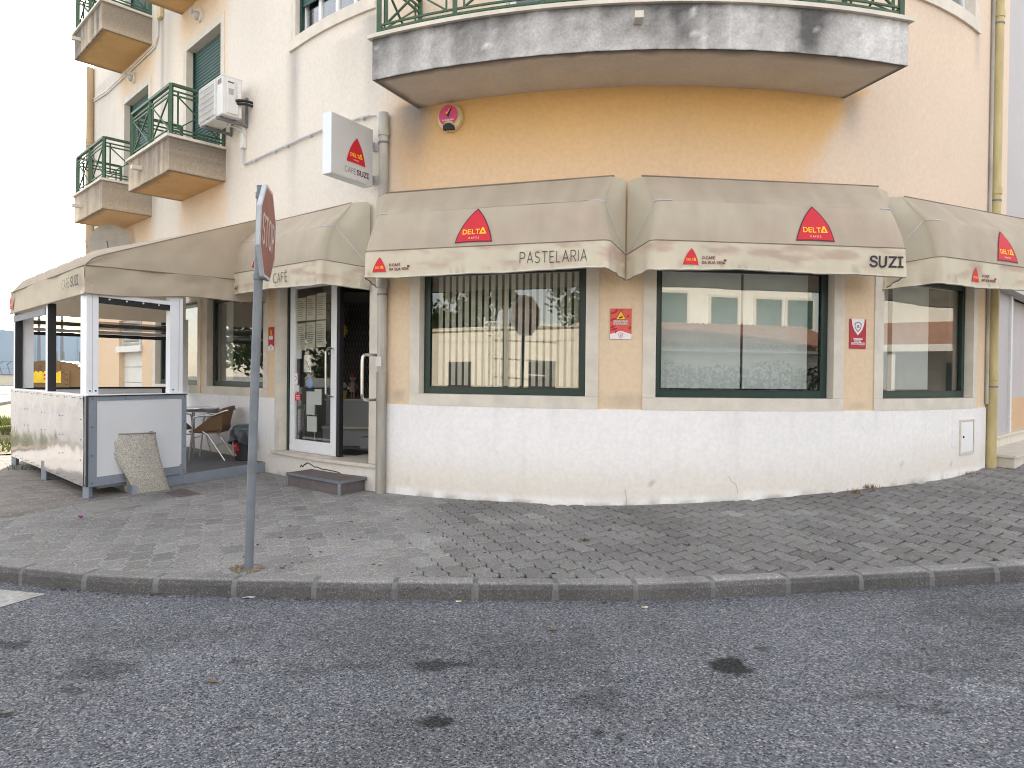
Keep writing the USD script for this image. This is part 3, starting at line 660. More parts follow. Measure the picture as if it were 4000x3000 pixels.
DOOR = (-6.59, -4.01)
UP = [(-6.15, -4.122, 6.66, 8.4), (3.05, 5.005, 6.66, 8.4)]
BALD = [(-10.52, -8.60, 5.70, 8.18), (-14.34, -12.40, 5.70, 8.16), (-14.34, -12.40, 9.38, 11.8), (-10.52, -8.60, 9.38, 11.8)]
BIGD = (-2.3, 1.0, 5.70, 8.2)
GAR = (-14.53, -12.90, 0.0, 2.92)
LEFT, RIGHT, TOPZ = -16.75, 6.95, 13.6
face = sbox(LEFT, 1.30, RIGHT, TOPZ).difference(sbox(5.70, 1.2, RIGHT + 1, 3.25))
for _, a, b in WIN: face = face.difference(sbox(a, 1.0, b, WTOP))
face = face.difference(sbox(DOOR[0], 0, DOOR[1], 3.36)).difference(sbox(GAR[0], 0, GAR[1], GAR[3]))
for a, b, c, d in UP + BALD + [BIGD]: face = face.difference(sbox(a, c, b, d))
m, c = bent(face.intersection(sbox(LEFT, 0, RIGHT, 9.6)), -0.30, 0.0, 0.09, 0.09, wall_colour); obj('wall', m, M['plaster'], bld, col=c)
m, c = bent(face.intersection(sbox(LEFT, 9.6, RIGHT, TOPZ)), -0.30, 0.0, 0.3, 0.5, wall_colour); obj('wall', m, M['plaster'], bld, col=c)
pl = sbox(LEFT, -0.25, 5.70, 1.30).difference(sbox(DOOR[0] - .002, 0.424, DOOR[1] + .002, 2)).difference(sbox(GAR[0], -1, GAR[1], 2))
m, c = bent(pl, -0.30, 0.014, 0.06, 0.06, plinth_colour); obj('plinth', m, M['plaster'], bld, col=c)

# right wing behind the yellow pipe: set back wall, pilaster, steps
def lil(u, z): return np.array([0.46, 0.44, 0.445]) * (0.95 + .12 * fbm(np.stack([u, z, u * 0], -1), 3, 31))[:, None]
def soc(u, z): return np.array([0.58, 0.39, 0.24]) * (0.9 + .2 * fbm(np.stack([u, z, u * 0], -1), 3, 33))[:, None]
m, c = bent(sbox(5.70, -.1, 8.50, 3.25), -0.50, -0.21, .2, .2, lil); obj('recessed_wall', m, M['plaster'], bld, col=c)
m, c = bent(sbox(6.95, 3.25, 14, TOPZ), -0.55, -0.24, .3, .3, lil); obj('recessed_wall', m, M['plaster'], bld, col=c)
m, c = bent(sbox(8.50, .6, 8.64, 3.25), -0.55, -0.17, .2, .2, lambda u, z: np.full((len(u), 3), .66)); obj('pilaster', m, M['plaster'], bld, col=c)
m, c = bent(sbox(8.64, 1.38, 14, 3.25), -0.60, -0.30, .3, .3, lil); obj('recessed_wall', m, M['plaster'], bld, col=c)
m, c = bent(sbox(8.64, -.1, 14, 1.38), -0.60, -0.285, .3, .3, soc); obj('socle', m, M['plaster'], bld, col=c)
m, c = bent(sbox(5.72, 3.25, 14, 3.40), -0.6, -0.01, .3, .3, lil); obj('soffit', m, M['plaster'], bld, col=c)
for a, b, d, z in ((5.95, 14, .36, .575), (6.25, 14, -.12, .77)):
    st = bent(sbox(a, z - .035, b, z), -0.6, d, .3); obj('step_slab', st, M['stone'], bld)
    rs = bent(sbox(a + .03, 0, b, z - .035), -0.6, d - .03, .3); obj('step_riser', rs, M['stone'], bld)
# closed body: ends, back, roof, floor slabs
P_L, n_L, t_L = PN(LEFT); P_R, n_R, t_R = PN(14.0)
def wall_between(a, b, z0, z1, th=.3):
    return bar((a[0], a[1], (z0 + z1) / 2), (b[0], b[1], (z0 + z1) / 2), th, z1 - z0)
B_L, B_R = P_L - n_L * 9.0 + t_L * 0.15, P_R - n_R * 9.0
white = lambda me, cc: np.tile(np.array(cc), (len(me.vertices), 1))
for a, b in ((P_L + t_L * .15 - n_L * .3, B_L), (B_L, B_R), (B_R, P_R - n_R * .3)):
    m = wall_between(a, b, 0, TOPZ); obj('rear_wall', m, M['plaster'], bld, col=white(m, CREAM))
foot = Polygon([tuple(PN(u)[0] - PN(u)[1] * .3) for u in np.linspace(LEFT, 14, 120)] + [tuple(B_R), tuple(B_L)]).buffer(0)
def slab(poly, z0, z1):
    m = extrude(poly, z1 - z0); m.apply_translation([0, 0, z0]); return m
m = slab(foot, TOPZ - .3, TOPZ - .02); obj('roof', m, M['plaster'], bld, col=white(m, (.4, .3, .2)))
for z in (3.44, 8.9): obj('floor_slab', slab(foot, z, z + .2), M['mid_in'], bld)
obj('cafe_floor', slab(foot, .30, .455), M['tile_in'], bld)
inner_line = [PN(u)[0] - PN(u)[1] * 4.2 for u in np.linspace(-15.5, 8.6, 40)]
im = cat_([wall_between(a, b, .46, 3.42, .12) for a, b in zip(inner_line[:-1], inner_line[1:])]); obj('inner_wall', im, M['mid_in'], bld)
for u in (-9.5, -4.0, -.7, 2.4, 8.4, -15.5):
    p, n, t = PN(u); a, b = p - n * .32, p - n * 4.1
    if u in (-4.0,): continue
    obj('inner_wall', wall_between(a, b, .46, 3.42, .1), M['mid_in'], bld)
for z0 in (5.6, 9.2):                                             # dark rooms behind the upper openings
    l2 = [PN(u)[0] - PN(u)[1] * 1.6 for u in np.linspace(-16.4, 8.6, 40)]
    obj('inner_wall', cat_([wall_between(a, b, z0, z0 + 3.0, .1) for a, b in zip(l2[:-1], l2[1:])]), M['dark_in'], bld)

def surround(a, b, z0, z1, w=.155, door=False, proud=.014, depth=.20, sill=.15, lintel=True):
    if not door: obj('window_sill', bent(sbox(a, z0, b, z0 + sill), -depth, proud + .004, .12), M['stone'], bld)
    s_ = 0 if door else sill
    for x0, x1 in ((a, a + w), (b - w, b)): obj('stone_jamb', bent(sbox(x0, z0 + s_ + .002, x1, z1 - w), -depth, proud, .2), M['stone'], bld)
    if lintel: obj('stone_lintel', bent(sbox(a, z1 - w + .002, b, z1), -depth, proud, .12), M['stone'], bld)
def local(u0, u1, d):
    """frame on the chord between two wall points at distance d: origin, x along, y outward, z up, and the length"""
    p0, p1 = W3(u0, d, 0.), W3(u1, d, 0.); x = p1 - p0; l = np.linalg.norm(x); x /= l
    y = np.array([x[1], -x[0], 0]); return frame_mat(p0, x, y, [0, 0, 1.]), l
def glazed(a, b, z0, z1, d=-.13, fw=.07, fb=.085, blinds=None, frame='green_alu', gl='glass', mull=()):
    M4, l = local(a, b, d)
    fr = cat_([bx(0, -.03, z0, fw, .03, z1), bx(l - fw, -.03, z0, l, .03, z1), bx(fw, -.028, z0, l - fw, .028, z0 + fb), bx(fw, -.028, z1 - fw, l - fw, .028, z1)] +
              [bx(l * q - .03, -.026, z0 + fb, l * q + .03, .026, z1 - fw) for q in mull])
    w = obj('window', place(fr, M4), M[frame], bld)
    bead = cat_([bx(fw, .028, z0 + fb, fw + .012, .036, z1 - fw), bx(l - fw - .012, .028, z0 + fb, l - fw, .036, z1 - fw), bx(fw, .028, z0 + fb, l - fw, .036, z0 + fb + .010)])
    obj('glazing_bead', place(bead, M4), M[frame], w)
    obj('pane', place(bx(fw - .01, -.006, z0 + fb - .01, l - fw + .01, .0, z1 - fw + .01), M4), M[gl], w)
    if blinds:
        for x0, x1, ang, mt in blinds(l):
            cx_ = (x0 + x1) / 2; wd = x1 - x0
            s_ = trimesh.creation.box(extents=[wd, .003, z1 - z0 - .16]); s_.apply_transform(trimesh.transformations.rotation_matrix(math.radians(ang), [0, 0, 1]))
            s_.apply_translation([cx_, -.17, (z0 + z1) / 2 + .03]); obj('blind_slat', place(s_, M4), M[mt], w)
        obj('blind_rail', place(bx(.05, -.19, z1 - .05, l - .05, -.14, z1 - .01), M4), M['white_alu'], w)
    return w, M4, l
r7 = np.random.default_rng(7)
def bl1(l):
    out = []; x = .12
    while x < l - .1:
        out.append((x, x + .056, -14 + r7.normal(0, 1.5), 'blind_beige')); x += .0925
    return out
def bl2(l):
    out = []; x = .08
    while x < 1.08: out.append((x, x + .126, 5 + r7.normal(0, 1.2), 'blind_grey')); x += .122
    x = 1.22
    while x < 1.98: out.append((x, x + .126, 5 + r7.normal(0, 1.2), 'blind_grey')); x += .122
    return out
def bl3(l):
    out = [(.07, .195, 8, 'blind_grey'), (.19, .31, 8, 'blind_grey'), (.44, .56, 10, 'blind_grey')]; x = .70
    while x < 1.55: out.append((x, x + .126, 8 + r7.normal(0, 1.5), 'blind_grey')); x += .122
    return out
def bl4(l): return [(.10, .45, 4, 'blind_grey')]
for k, (_, a, b) in enumerate(WIN):
    surround(a, b, 1.30, WTOP)
    glazed(a + .155, b - .155, 1.452, WTOP - .157, blinds=(bl1, bl2, bl3, bl4, None)[k])

# entrance
surround(DOOR[0], DOOR[1], .472, 3.36, door=True, depth=.22)
obj('threshold', bent(sbox(DOOR[0] - .06, .425, DOOR[1] + .05, .470), -.75, .05, .12), M['stone'], bld)
M4, l = local(DOOR[0] + .155, DOOR[1] - .155, -.15)
df = cat_([bx(0, -.035, .475, .06, .035, 3.2), bx(l - .05, -.035, .475, l, .035, 3.2), bx(.06, -.035, 3.13, l - .05, .035, 3.2)])
obj('door_frame', place(df, M4), M['green_alu'], bld)
x0, x1 = .075, 1.305
leaf = obj('door_leaf', place(cat_([rbx(x0, -.03, .474, x0 + .115, .03, 3.12), rbx(x1 - .135, -.03, .474, x1, .03, 3.12), rbx(x0 + .116, -.03, .474, x1 - .136, .03, .66), rbx(x0 + .116, -.03, 3.02, x1 - .136, .03, 3.12)]), M4), M['white_alu'], bld)
obj('door_edge', place(bx(x1 + .004, -.05, .474, x1 + .075, .02, 3.12), M4), M['black_rubber'], leaf)
obj('kick_rail', place(bx(x0 + .01, .031, .50, x1 - .01, .036, .575), M4), M['white_alu'], leaf)
obj('pane', place(bx(x0 + .105, -.006, .65, x1 - .125, .0, 3.03), M4), M['door_glass'], leaf)
gx0, gx1 = x0 + .125, x1 - .14
hd = tube([(x1 - .06, .03, 1.36), (x1 - .06, .13, 1.36), (x1 - .055, .165, 1.40), (x1 - .055, .17, 2.02), (x1 - .06, .13, 2.07), (x1 - .06, .03, 2.07)], .017, 10)
obj('pull_handle', place(hd, M4), M['inox'], leaf)
papers = [(.00, 2.52, .24, .36, 'menu_paper'), (.25, 2.52, .24, .38, 'menu_paper'), (.50, 2.52, .25, .40, 'menu_paper'), (.00, 2.06, .24, .42, 'menu_paper'), (.25, 2.08, .24, .41, 'menu_paper'), (.50, 2.10, .25, .40, 'menu_paper')]
for px, pz, pw, ph, mt in papers:
    sh = obj('menu_sheet', place(bx(gx0 + px * 1.06, -.016, pz, gx0 + px * 1.06 + pw, -.012, pz + ph), M4), M[mt], leaf)
    for q in range(9):
        if q % 1 == 0:
            zz = pz + ph - .05 - q * .036
            if zz > pz + .02: pass
    lines = cat_([bx(gx0 + px * 1.06 + .03, -.0118, pz + ph - .06 - q * .033, gx0 + px * 1.06 + pw * (.55 + .3 * r7.random()), -.0106, pz + ph - .052 - q * .033) for q in range(int((ph - .09) / .033))])
    obj('menu_text', place(lines, M4), M['grey_print'], leaf)
def dpaper(nm, x, z, w, h, mt, d=-.016):
    return obj(nm, place(bx(gx0 + x, d, z, gx0 + x + w, d + .004, z + h), M4), M[mt], leaf)
dpaper('notice_sheet', -.015, 1.93, .15, .13, 'paper'); dpaper('notice_sheet', .20, 1.72, .20, .26, 'paper'); dpaper('sticker', -.07, 1.52, .12, .18, 'white_print', .001); dpaper('sticker', -.07, 1.41, .17, .10, 'paper', .001)
st_ = dpaper('sticker', -.07, 1.27, .21, .11, 'red_print', .001)
obj('sticker_text', place(cat_([bx(gx0 + .02, .0052, 1.345 - q * .028, gx0 + .12, .006, 1.355 - q * .028) for q in range(3)]), M4), M['white_print'], leaf)
cr_ = place(cat_([bar((gx0 + .22, -.0105, 1.74), (gx0 + .38, -.0105, 1.95), .006, .002), bar((gx0 + .22, -.0105, 1.95), (gx0 + .38, -.0105, 1.74), .006, .002)]), M4); obj('notice_cross', cr_, M['red_print'], leaf)
dpaper('notice_sheet', .28, 1.06, .22, .36, 'paper'); dpaper('notice_sheet', .30, .78 + .02, .26, .24, 'paper'); dpaper('notice_sheet', .50, 1.22, .18, .24, 'paper')
ds = trimesh.creation.cylinder(.085, .003, sections=24); ds.apply_transform(trimesh.transformations.rotation_matrix(math.pi / 2, [1, 0, 0])); ds.apply_translation([gx0 + .36, -.013, 1.55]); obj('round_sticker', place(ds, M4), M['blue_sticker'], leaf)
rs_ = trimesh.creation.annulus(.030, .040, .002, sections=24); rs_.apply_transform(trimesh.transformations.rotation_matrix(math.pi / 2, [1, 0, 0])); rs_.apply_translation([gx0 - .01, .0065, 1.62]); obj('no_smoking_ring', place(rs_, M4), M['red_print'], leaf)
# things inside the open doorway
lw = thing('low_wall', 'grey granite low wall and ledge inside the open cafe door', 'wall')
obj('upper_block', bx(-3.25, 12.05, .46, -1.7, 12.25, 1.235), M['granite_in'], lw); obj('capping', bx(-3.27, 12.02, 1.236, -1.68, 12.28, 1.262), M['stone'], lw)
obj('ledge', bx(-3.25, 11.78, .76, -1.7, 12.048, .80), M['stone'], lw); obj('lower_block', bx(-3.25, 11.85, .46, -1.7, 12.048, .758), M['granite_in'], lw); obj('inner_step', bx(-2.52, 11.45, .46, -1.7, 11.848, .64), M['granite_in'], lw)
tag(obj('doormat', slab(Polygon([(-2.95, 10.72), (-2.35, 10.35), (-2.05, 10.85), (-2.65, 11.25)]), .457, .475), M['black_rubber']), 'black doormat behind the cafe threshold', 'mat')
sunf = thing('sun_decoration', 'round yellow smiling sun hung inside the cafe doorway', 'decoration')
sm_l = []
for q in range(14):
    a = q * 2 * math.pi / 14; sm_l.append((.145 * math.cos(a), .145 * math.sin(a))); a += math.pi / 14; sm_l.append((.118 * math.cos(a), .118 * math.sin(a)))
Mi = frame_mat([0, 12.2, 0], [1, 0, 0], [0, -1, 0], [0, 0, 1.])
def up_(m, x, y, z): V = m.vertices; m.vertices = np.column_stack([V[:, 0] + x, y + V[:, 2], V[:, 1] + z]); return place(m, Mi)
M['sun_felt'] = mat('yellow_felt', (0.62, 0.42, 0.06), 0.9)
obj('disc', up_(extrude(Polygon(sm_l), .02), -3.04, .05, 2.46), M['sun_felt'], sunf)
sml = Polygon([(.07 * math.cos(a), .07 * math.sin(a)) for a in np.linspace(math.pi * 1.15, math.pi * 1.85, 12)] + [(.058 * math.cos(a), .058 * math.sin(a)) for a in np.linspace(math.pi * 1.85, math.pi * 1.15, 12)])
obj('face_lines', up_(extrude(shapely.union_all([sml, Point(-.04, .035).buffer(.012), Point(.04, .035).buffer(.012)]), .003), -3.04, .071, 2.46), M['maroon_print'], sunf)
pot = thing('flower_pot', 'yellow pot of pale flowers standing on the low wall indoors', 'plant pot')
Mx = np.eye(4); Mx[:3, 3] = (-2.98, 12.14, 1.263)
obj('pot', place(lathe([(0.001, 0), (.05, 0), (.075, .14), (.066, .14), (.06, .11), (0.001, .11)], 18), Mx), M['sun_felt'], pot)
obj('flowers', place(cat_([trimesh.creation.icosphere(1, .028).apply_translation(r7.normal(0, .05, 3) + [0, 0, .22]) for _ in range(16)]), Mx), M['paper'], pot)
doll = thing('cloth_doll', 'small cloth doll with a red hat standing on the low wall indoors', 'doll')
Mx = np.eye(4); Mx[:3, 3] = (-2.80, 12.12, 1.263)
obj('body', place(cat_([lathe([(.001, .12), (.06, .12), (.035, .30), (.001, .31)], 14), tube([(-.02, 0, .13), (-.025, 0, 0), (-.025, -.04, 0)], .012, 8), tube([(.02, 0, .13), (.025, 0, 0), (.025, -.04, 0)], .012, 8), tube([(-.04, 0, .28), (-.09, -.01, .18)], .011, 8), tube([(.04, 0, .28), (.09, -.01, .18)], .011, 8)]), Mx), M['doll_skin'], doll)
obj('head', place(trimesh.creation.icosphere(2, .06).apply_translation([0, 0, .37]), Mx), M['doll_skin'], doll)
obj('hat', place(lathe([(.001, .46), (.05, .43), (.065, .385), (.075, .38), (.075, .372)], 16), Mx), M['doll_red'], doll)
lat = thing('lattice_screen', 'dark lattice screen on the wall inside the doorway', 'screen')
obj('backing', bx(-3.4, 12.62, 1.26, -2.3, 12.66, 3.2), M['mid_in'], lat)
obj('slats', cat_([bar((x_, 12.60, 1.3), (x_ + .45, 12.60, 3.0), .011) for x_ in np.arange(-3.4, -2.7, .055)] + [bar((x_ + .45, 12.585, 1.3), (x_, 12.585, 3.0), .011) for x_ in np.arange(-3.4, -2.7, .055)]), M['black_rubber'], lat)
stool = thing('bar_stool', 'dark bar stool standing behind the glazed door leaf', 'stool')
Mx = np.eye(4); Mx[:3, 3] = (-3.62, 12.35, .456)
obj('seat', place(lathe([(.001, .70), (.18, .70), (.19, .73), (.17, .75), (.001, .76)], 20), Mx), M['black_rubber'], stool)
for a in range(4): obj('leg', place(tube([(.10 * math.cos(a * 1.57 + .8), .10 * math.sin(a * 1.57 + .8), .70), (.19 * math.cos(a * 1.57 + .8), .19 * math.sin(a * 1.57 + .8), 0)], .013, 8), Mx), M['inox'], stool)
Mx2 = np.eye(4); Mx2[:3, 3] = (-3.62, 11.72, .456)
tag(obj('ash_bin', place(lathe([(.001, 0), (.09, 0), (.09, .62), (.08, .64), (.001, .64)], 22), Mx2), M['inox']), 'shiny steel bin standing behind the door glass', 'bin')

# plinth cabinet, crack, garage
M4, l = local(4.575, 5.03, .014)
obj('meter_cabinet', place(cat_([bx(-.02, -.005, .655, 0, .020, 1.145), bx(l, -.005, .655, l + .02, .020, 1.145), bx(0, -.005, 1.125, l, .020, 1.145), bx(0, -.005, .655, l, .018, .675)]), M4), M['stone'], bld)
mc = obj('meter_door', place(rbx(.008, -.01, .683, l - .008, .012, 1.117, .004), M4), M['white_alu'], bld)
obj('lock', place(cyl((.09, .01, .90), (.09, .022, .90), .016, 12), M4), M['black_rubber'], bld)
M4, l = local(4.33, 4.445, .014); obj('cover_plate', place(rbx(0, -.01, .77, l, .005, 1.01, .003), M4), M['white_print'], bld)
def crack(pts, w, seed):
    r = np.random.default_rng(seed); q = []
    for (u0, z0), (u1, z1) in zip(pts[:-1], pts[1:]):
        for t_ in np.linspace(0, 1, 6)[:-1]: q.append((u0 + (u1 - u0) * t_, z0 + (z1 - z0) * t_ + r.normal(0, .008)))
    q.append(pts[-1]); return LineString(q).buffer(w, cap_style=2)
obj('wall_crack', bent(crack([(-5.55, .36), (-5.2, .31), (-4.8, .30), (-4.55, .25), (-4.3, .24)], .007, 1).union(crack([(-5.55, .36), (-5.75, .28)], .01, 2)).intersection(sbox(-9, .1, 0, .42)), .010, .0165, .1), M['crack'], bld)
obj('wall_crack', bent(crack([(-.62, .34), (-.60, .22), (-.61, .13)], .0016, 5).union(crack([(.62, .50), (.72, .40), (.75, .30)], .0016, 6)), .010, .0160, .1), M['step_brown'], bld)
obj('wall_crack', bent(crack([(-3.99, 1.05), (-4.005, .85), (-3.985, .62), (-4.0, .47)], .005, 3), .010, .0165, .1), M['crack'], bld)
g0, g1 = GAR[0], GAR[1]
M4, l = local(g0, g1, -.12)
gd = obj('garage_door', place(cat_([bx(0, -.03, .02 + q * .36, l, .0, .02 + q * .36 + .350) for q in range(6)]), M4), M['garage_white'], bld)
obj('lintel_band', bent(sbox(g0 - .1, 2.16, g1 + .05, 2.30), -.2, .05, .3), M['garage_white'], bld)
lf = obj('louvre', place(cat_([bx(0, -.03, 2.30, .05, .05, 2.92), bx(l - .05, -.03, 2.30, l, .05, 2.92), bx(l * .76, -.02, 2.3, l * .76 + .05, .05, 2.92), bx(0, -.03, 2.87, l, .05, 2.92)]), M4), M['garage_white'], bld)
for q in range(6):
    s_ = trimesh.creation.box(extents=[l - .1, .10, .018]); s_.apply_transform(trimesh.transformations.rotation_matrix(math.radians(38), [1, 0, 0])); s_.apply_translation([l / 2, 0, 2.36 + q * .095]); obj('louvre_slat', place(s_, M4), M['garage_white'], lf)
obj('louvre_back', place(bx(0, -.14, 2.3, l, -.12, 2.92), M4), M['mid_in'], lf)

# upper windows and balcony doors
for (a, b, z0, z1), sgn in zip(UP, (1, -1)):
    obj('window_sill', bent(sbox(a - .02, z0, b + .02, z0 + .17), -.2, .035, .12), M['stone'], bld)
    for x0, x1 in ((a, a + .14), (b - .14, b)): obj('stone_jamb', bent(sbox(x0, z0 + .172, x1, z1), -.2, .012, .2), M['stone'], bld)
    w, M4, l = glazed(a + .14, b - .14, z0 + .172, z1, d=-.15, fw=.055, fb=.06, frame='white_alu', gl='upper_glass', mull=(.25, .5, .75) if sgn > 0 else (.5,))
    obj('shutter_guide', place(bx(-.001, .035, z0 + .17, .045, .09, z1), M4), M['green_alu'], w)
    if sgn > 0: obj('roller_shutter', place(cat_([bx(.045, .04, z0 + .66 + q * .055, l - .045, .062, z0 + .66 + q * .055 + .05) for q in range(16)]), M4), M['shutter'], w)
for a, b, z0, z1 in BALD + [BIGD]:
    for x0, x1 in ((a, a + .15), (b - .15, b)): obj('stone_jamb', bent(sbox(x0, z0, x1, z1 - .15), -.2, .012, .2), M['stone'], bld)
    obj('stone_lintel', bent(sbox(a, z1 - .148, b, z1), -.2, .012, .2), M['stone'], bld)
    M4, l = local(a + .15, b - .15, -.16)
    zt = z1 - .15
    if (a, b, z0, z1) == BIGD:
        w, M4, l = glazed(a + .15, b - .15, z0, zt, d=-.16, frame='white_alu', mull=(.5,)); continue
    sh = obj('roller_shutter', place(cat_([bx(0, -.02, z0, .04, .045, zt), bx(l - .04, -.02, z0, l, .045, zt), bx(.04, -.02, z0, l - .04, -.012, zt)]), M4), M['green_alu'], bld)
    n_ = int((zt - z0) / .062)
    for q in range(n_):
        sl_ = tube([(.042, 0, 0), (l - .042, 0, 0)], .029, 8); sl_.vertices[:, 1] *= .55; sl_.apply_translation([0, .0, z0 + .03 + q * (zt - z0) / n_]); obj('shutter_slat', place(sl_, M4), M['shutter'], sh)

# balconies
BU = np.array([-3.4, -3.1, -2.6, -2.2, -1.95, -1.6, -1.2, -.75, -.45, -.25, -.05, .25, .75, .93, 1.0, 1.1, 1.2, 1.32, 1.5, 1.8, 2.13]); BD = np.array([.70, .55, .50, .66, .70, .46, .42, .55, .62, .88, .55, .30, .34, .62, .95, .95, .60, .42, .18, .12, .2])
def bal_colour(dark, seed, z0, z1):
    def f(u, z):
        n1 = fbm(np.stack([u * 1.1, z * .25, u * 0 + seed], -1), 3, seed); n3 = fbm(np.stack([u * 11, z * 11, u * 0 + seed], -1), 5, seed + 1); n5 = fbm(np.stack([u * 8, z * .45, u * 0 + seed], -1), 3, seed + 6)
        t_ = (z - z0) / (z1 - z0)
        if dark > .9:
            prof = np.interp(u + .10 * (n5 - .5), BU, BD)
            d = np.clip(prof * (.72 + .42 * t_) + (n1 - .5) * .35 + (n3 - .5) * .42 + (n5 - .5) * .55 + .30 * sm(t_, .80, 1.0) * n5 * 1.6, 0, 1)
        else: d = np.clip(.40 + (n1 - .5) * 1.2 + .42 * (t_ - .35) + (n3 - .5) * .35 + (n5 - .5) * .75, 0, 1) * dark
        for us, w in ((-10.0, .2), (-8.62, .15), (-12.4, .2)): d = np.maximum(d, dark * np.exp(-((u - us) / w) ** 2) * sm(t_, -.5, .5) * (.62 + .5 * n5))
        d = np.maximum(d, dark * .8 * (1 - sm(t_, 0.0, .05)) * n3 * 1.6)
        pale = np.array([0.66, 0.645, 0.63]) if dark > .9 else np.array([0.66, 0.54, 0.40])
        wsp = np.clip((fbm(np.stack([u * 9, z * 9, u * 0 + 3], -1), 3, seed + 9) - .74) * 9, 0, 1)[:, None] * (.6 if dark > .9 else .1)
        c = pale * (1 - np.clip(d, 0, .93)[:, None]) + np.array([.072, .070, .070]) * np.clip(d, 0, .93)[:, None]
        return c * (1 - wsp) + np.array([.78, .77, .78]) * wsp
    return f
def railing(parent, path, z, panels, dz=.86):
    """iron railing along a list of (u, d) corners; panels per side"""
    tops, mids = [], []
    for (ua, da), (ub, db), n in zip(path[:-1], path[1:], panels):
        k = 14 if abs(ub - ua) > 3 else 2
        line = [W3(ua + (ub - ua) * t_, da + (db - da) * t_, z) for t_ in np.linspace(0, 1, k * n + 1)]
        line = np.array(line)
        for zz, w, h in ((dz, .06, .045), (dz - .10, .022, .026), (dz - .17, .022, .026), (.07, .022, .026), (.13, .02, .022)):
            mm = cat_([bar(a + [0, 0, zz], b + [0, 0, zz], w, h) for a, b in zip(line[:-1], line[1:])])
            obj('handrail' if zz == dz else 'rail', mm, M['green_rail'], parent)
        first = (ua, da) == path[0]
        for q in range(n):
            a, b = line[q * k], line[(q + 1) * k]
            d = (b - a) / np.linalg.norm(b - a)
            a2, b2 = a + d * .11, b - d * .11
            for e in (a2, b2): obj('baluster', bar(e + [0, 0, .13], e + [0, 0, dz - .10], .022), M['green_rail'], parent)
            obj('cross_bar', bar(a2 + [0, 0, .14], b2 + [0, 0, dz - .18], .024, .018), M['green_rail'], parent)
            obj('cross_bar', bar(a2 + [0, 0, dz - .18], b2 + [0, 0, .14], .024, .018), M['green_rail'], parent)
        for q in range(n + 1 if first else n + 1)[(0 if first else 1):]: obj('post', bar(line[q * k], line[q * k] + [0, 0, dz], .052), M['green_rail'], parent)
def balcony(u0, u1, z0, z1, dep, dark, seed, panels, spout):
    nm = 'balcony'
    m, c = bent(sbox(u0, z0, u1, z1 - .002), -.05, dep, .05, .05, bal_colour(dark, seed, z0, z1))
    b = obj(nm, m, M['rough_plaster'], bld, col=c)
    st = cat_([bent(sbox(u0 - .04, z1, u1 + .04, z1 + .045), .0, dep + .045, .15)]); obj('coping', st, M['stone'], b)
    e = dep - .05
    railing(b, [(u0 + .05, .02), (u0 + .05, e), (u1 - .05, e), (u1 - .05, .02)], z1 + .045, panels)
    if spout is not None:
        p = W3(spout, dep - .05, z0 + .30); n = PN(spout)[1]; q = p + np.array([n[0], n[1], -.05]) * .22
        obj('spout', bar(p, q, .09, .07), M['stone'], b)
    return b
def under(u0, u1, z, dep, cc, mould=.5):
    """painted soffit just below a slab, mouldy along its free edges"""
    us, dd = np.linspace(u0, u1, int((u1 - u0) / .05) + 2), np.linspace(.002, dep, 22); U, Dg = np.meshgrid(us, dd, indexing='ij'); k = len(dd)
    Fc = [f for i in range(len(us) - 1) for j in range(k - 1) for f in ([i * k + j, i * k + j + 1, (i + 1) * k + j + 1], [i * k + j, (i + 1) * k + j + 1, (i + 1) * k + j])]
    V = W3(U.ravel(), Dg.ravel(), z - .004); n = fbm(np.stack([U.ravel() * 4, Dg.ravel() * 4, U.ravel() * 0], -1), 4, 9); e = np.minimum.reduce([dep - Dg.ravel(), U.ravel() - u0, (u1 - U.ravel()) * 2.5])
    m_ = np.clip(1.15 - e / (.05 + .22 * n * n), 0, 1) * mould; m_ = np.maximum(m_, mould * np.exp(-((U.ravel() - 1.05) / .35) ** 2) * np.clip(1.1 - (dep - Dg.ravel()) / .16, 0, 1))
    c = np.array(cc) * (.90 + .2 * n)[:, None] * (1 - m_[:, None]) + np.array([.06, .055, .05]) * m_[:, None]
    obj('soffit_paint', trimesh.Trimesh(V, Fc, process=False), M['plaster'], bld, col=c)
balcony(-3.40, 2.13, 5.185, 5.665, .935, 1.0, 41, (1, 6, 1), -.62)
balcony(-10.62, -8.52, 5.12, 5.68, .965, .82, 51, (1, 2, 1), -9.9)
balcony(-14.42, -12.31, 5.09, 5.67, .965, .75, 61, (1, 2, 1), -13.9)
balcony(-14.48, -12.36, 8.82, 9.38, .965, .88, 71, (1, 2, 1), -14.0)
balcony(-10.66, -8.52, 8.85, 9.40, .965, .8, 81, (1, 2, 1), None)
under(-3.37, 2.10, 5.185, .925, (0.62, 0.55, 0.46), .85); under(-10.57, -8.57, 5.12, .93, (0.60, 0.38, 0.18)); under(-14.37, -12.36, 5.09, .93, (0.62, 0.42, 0.22)); under(-14.43, -12.41, 8.82, .93, (0.60, 0.38, 0.17)); under(-10.61, -8.57, 8.85, .93, (0.60, 0.38, 0.17))
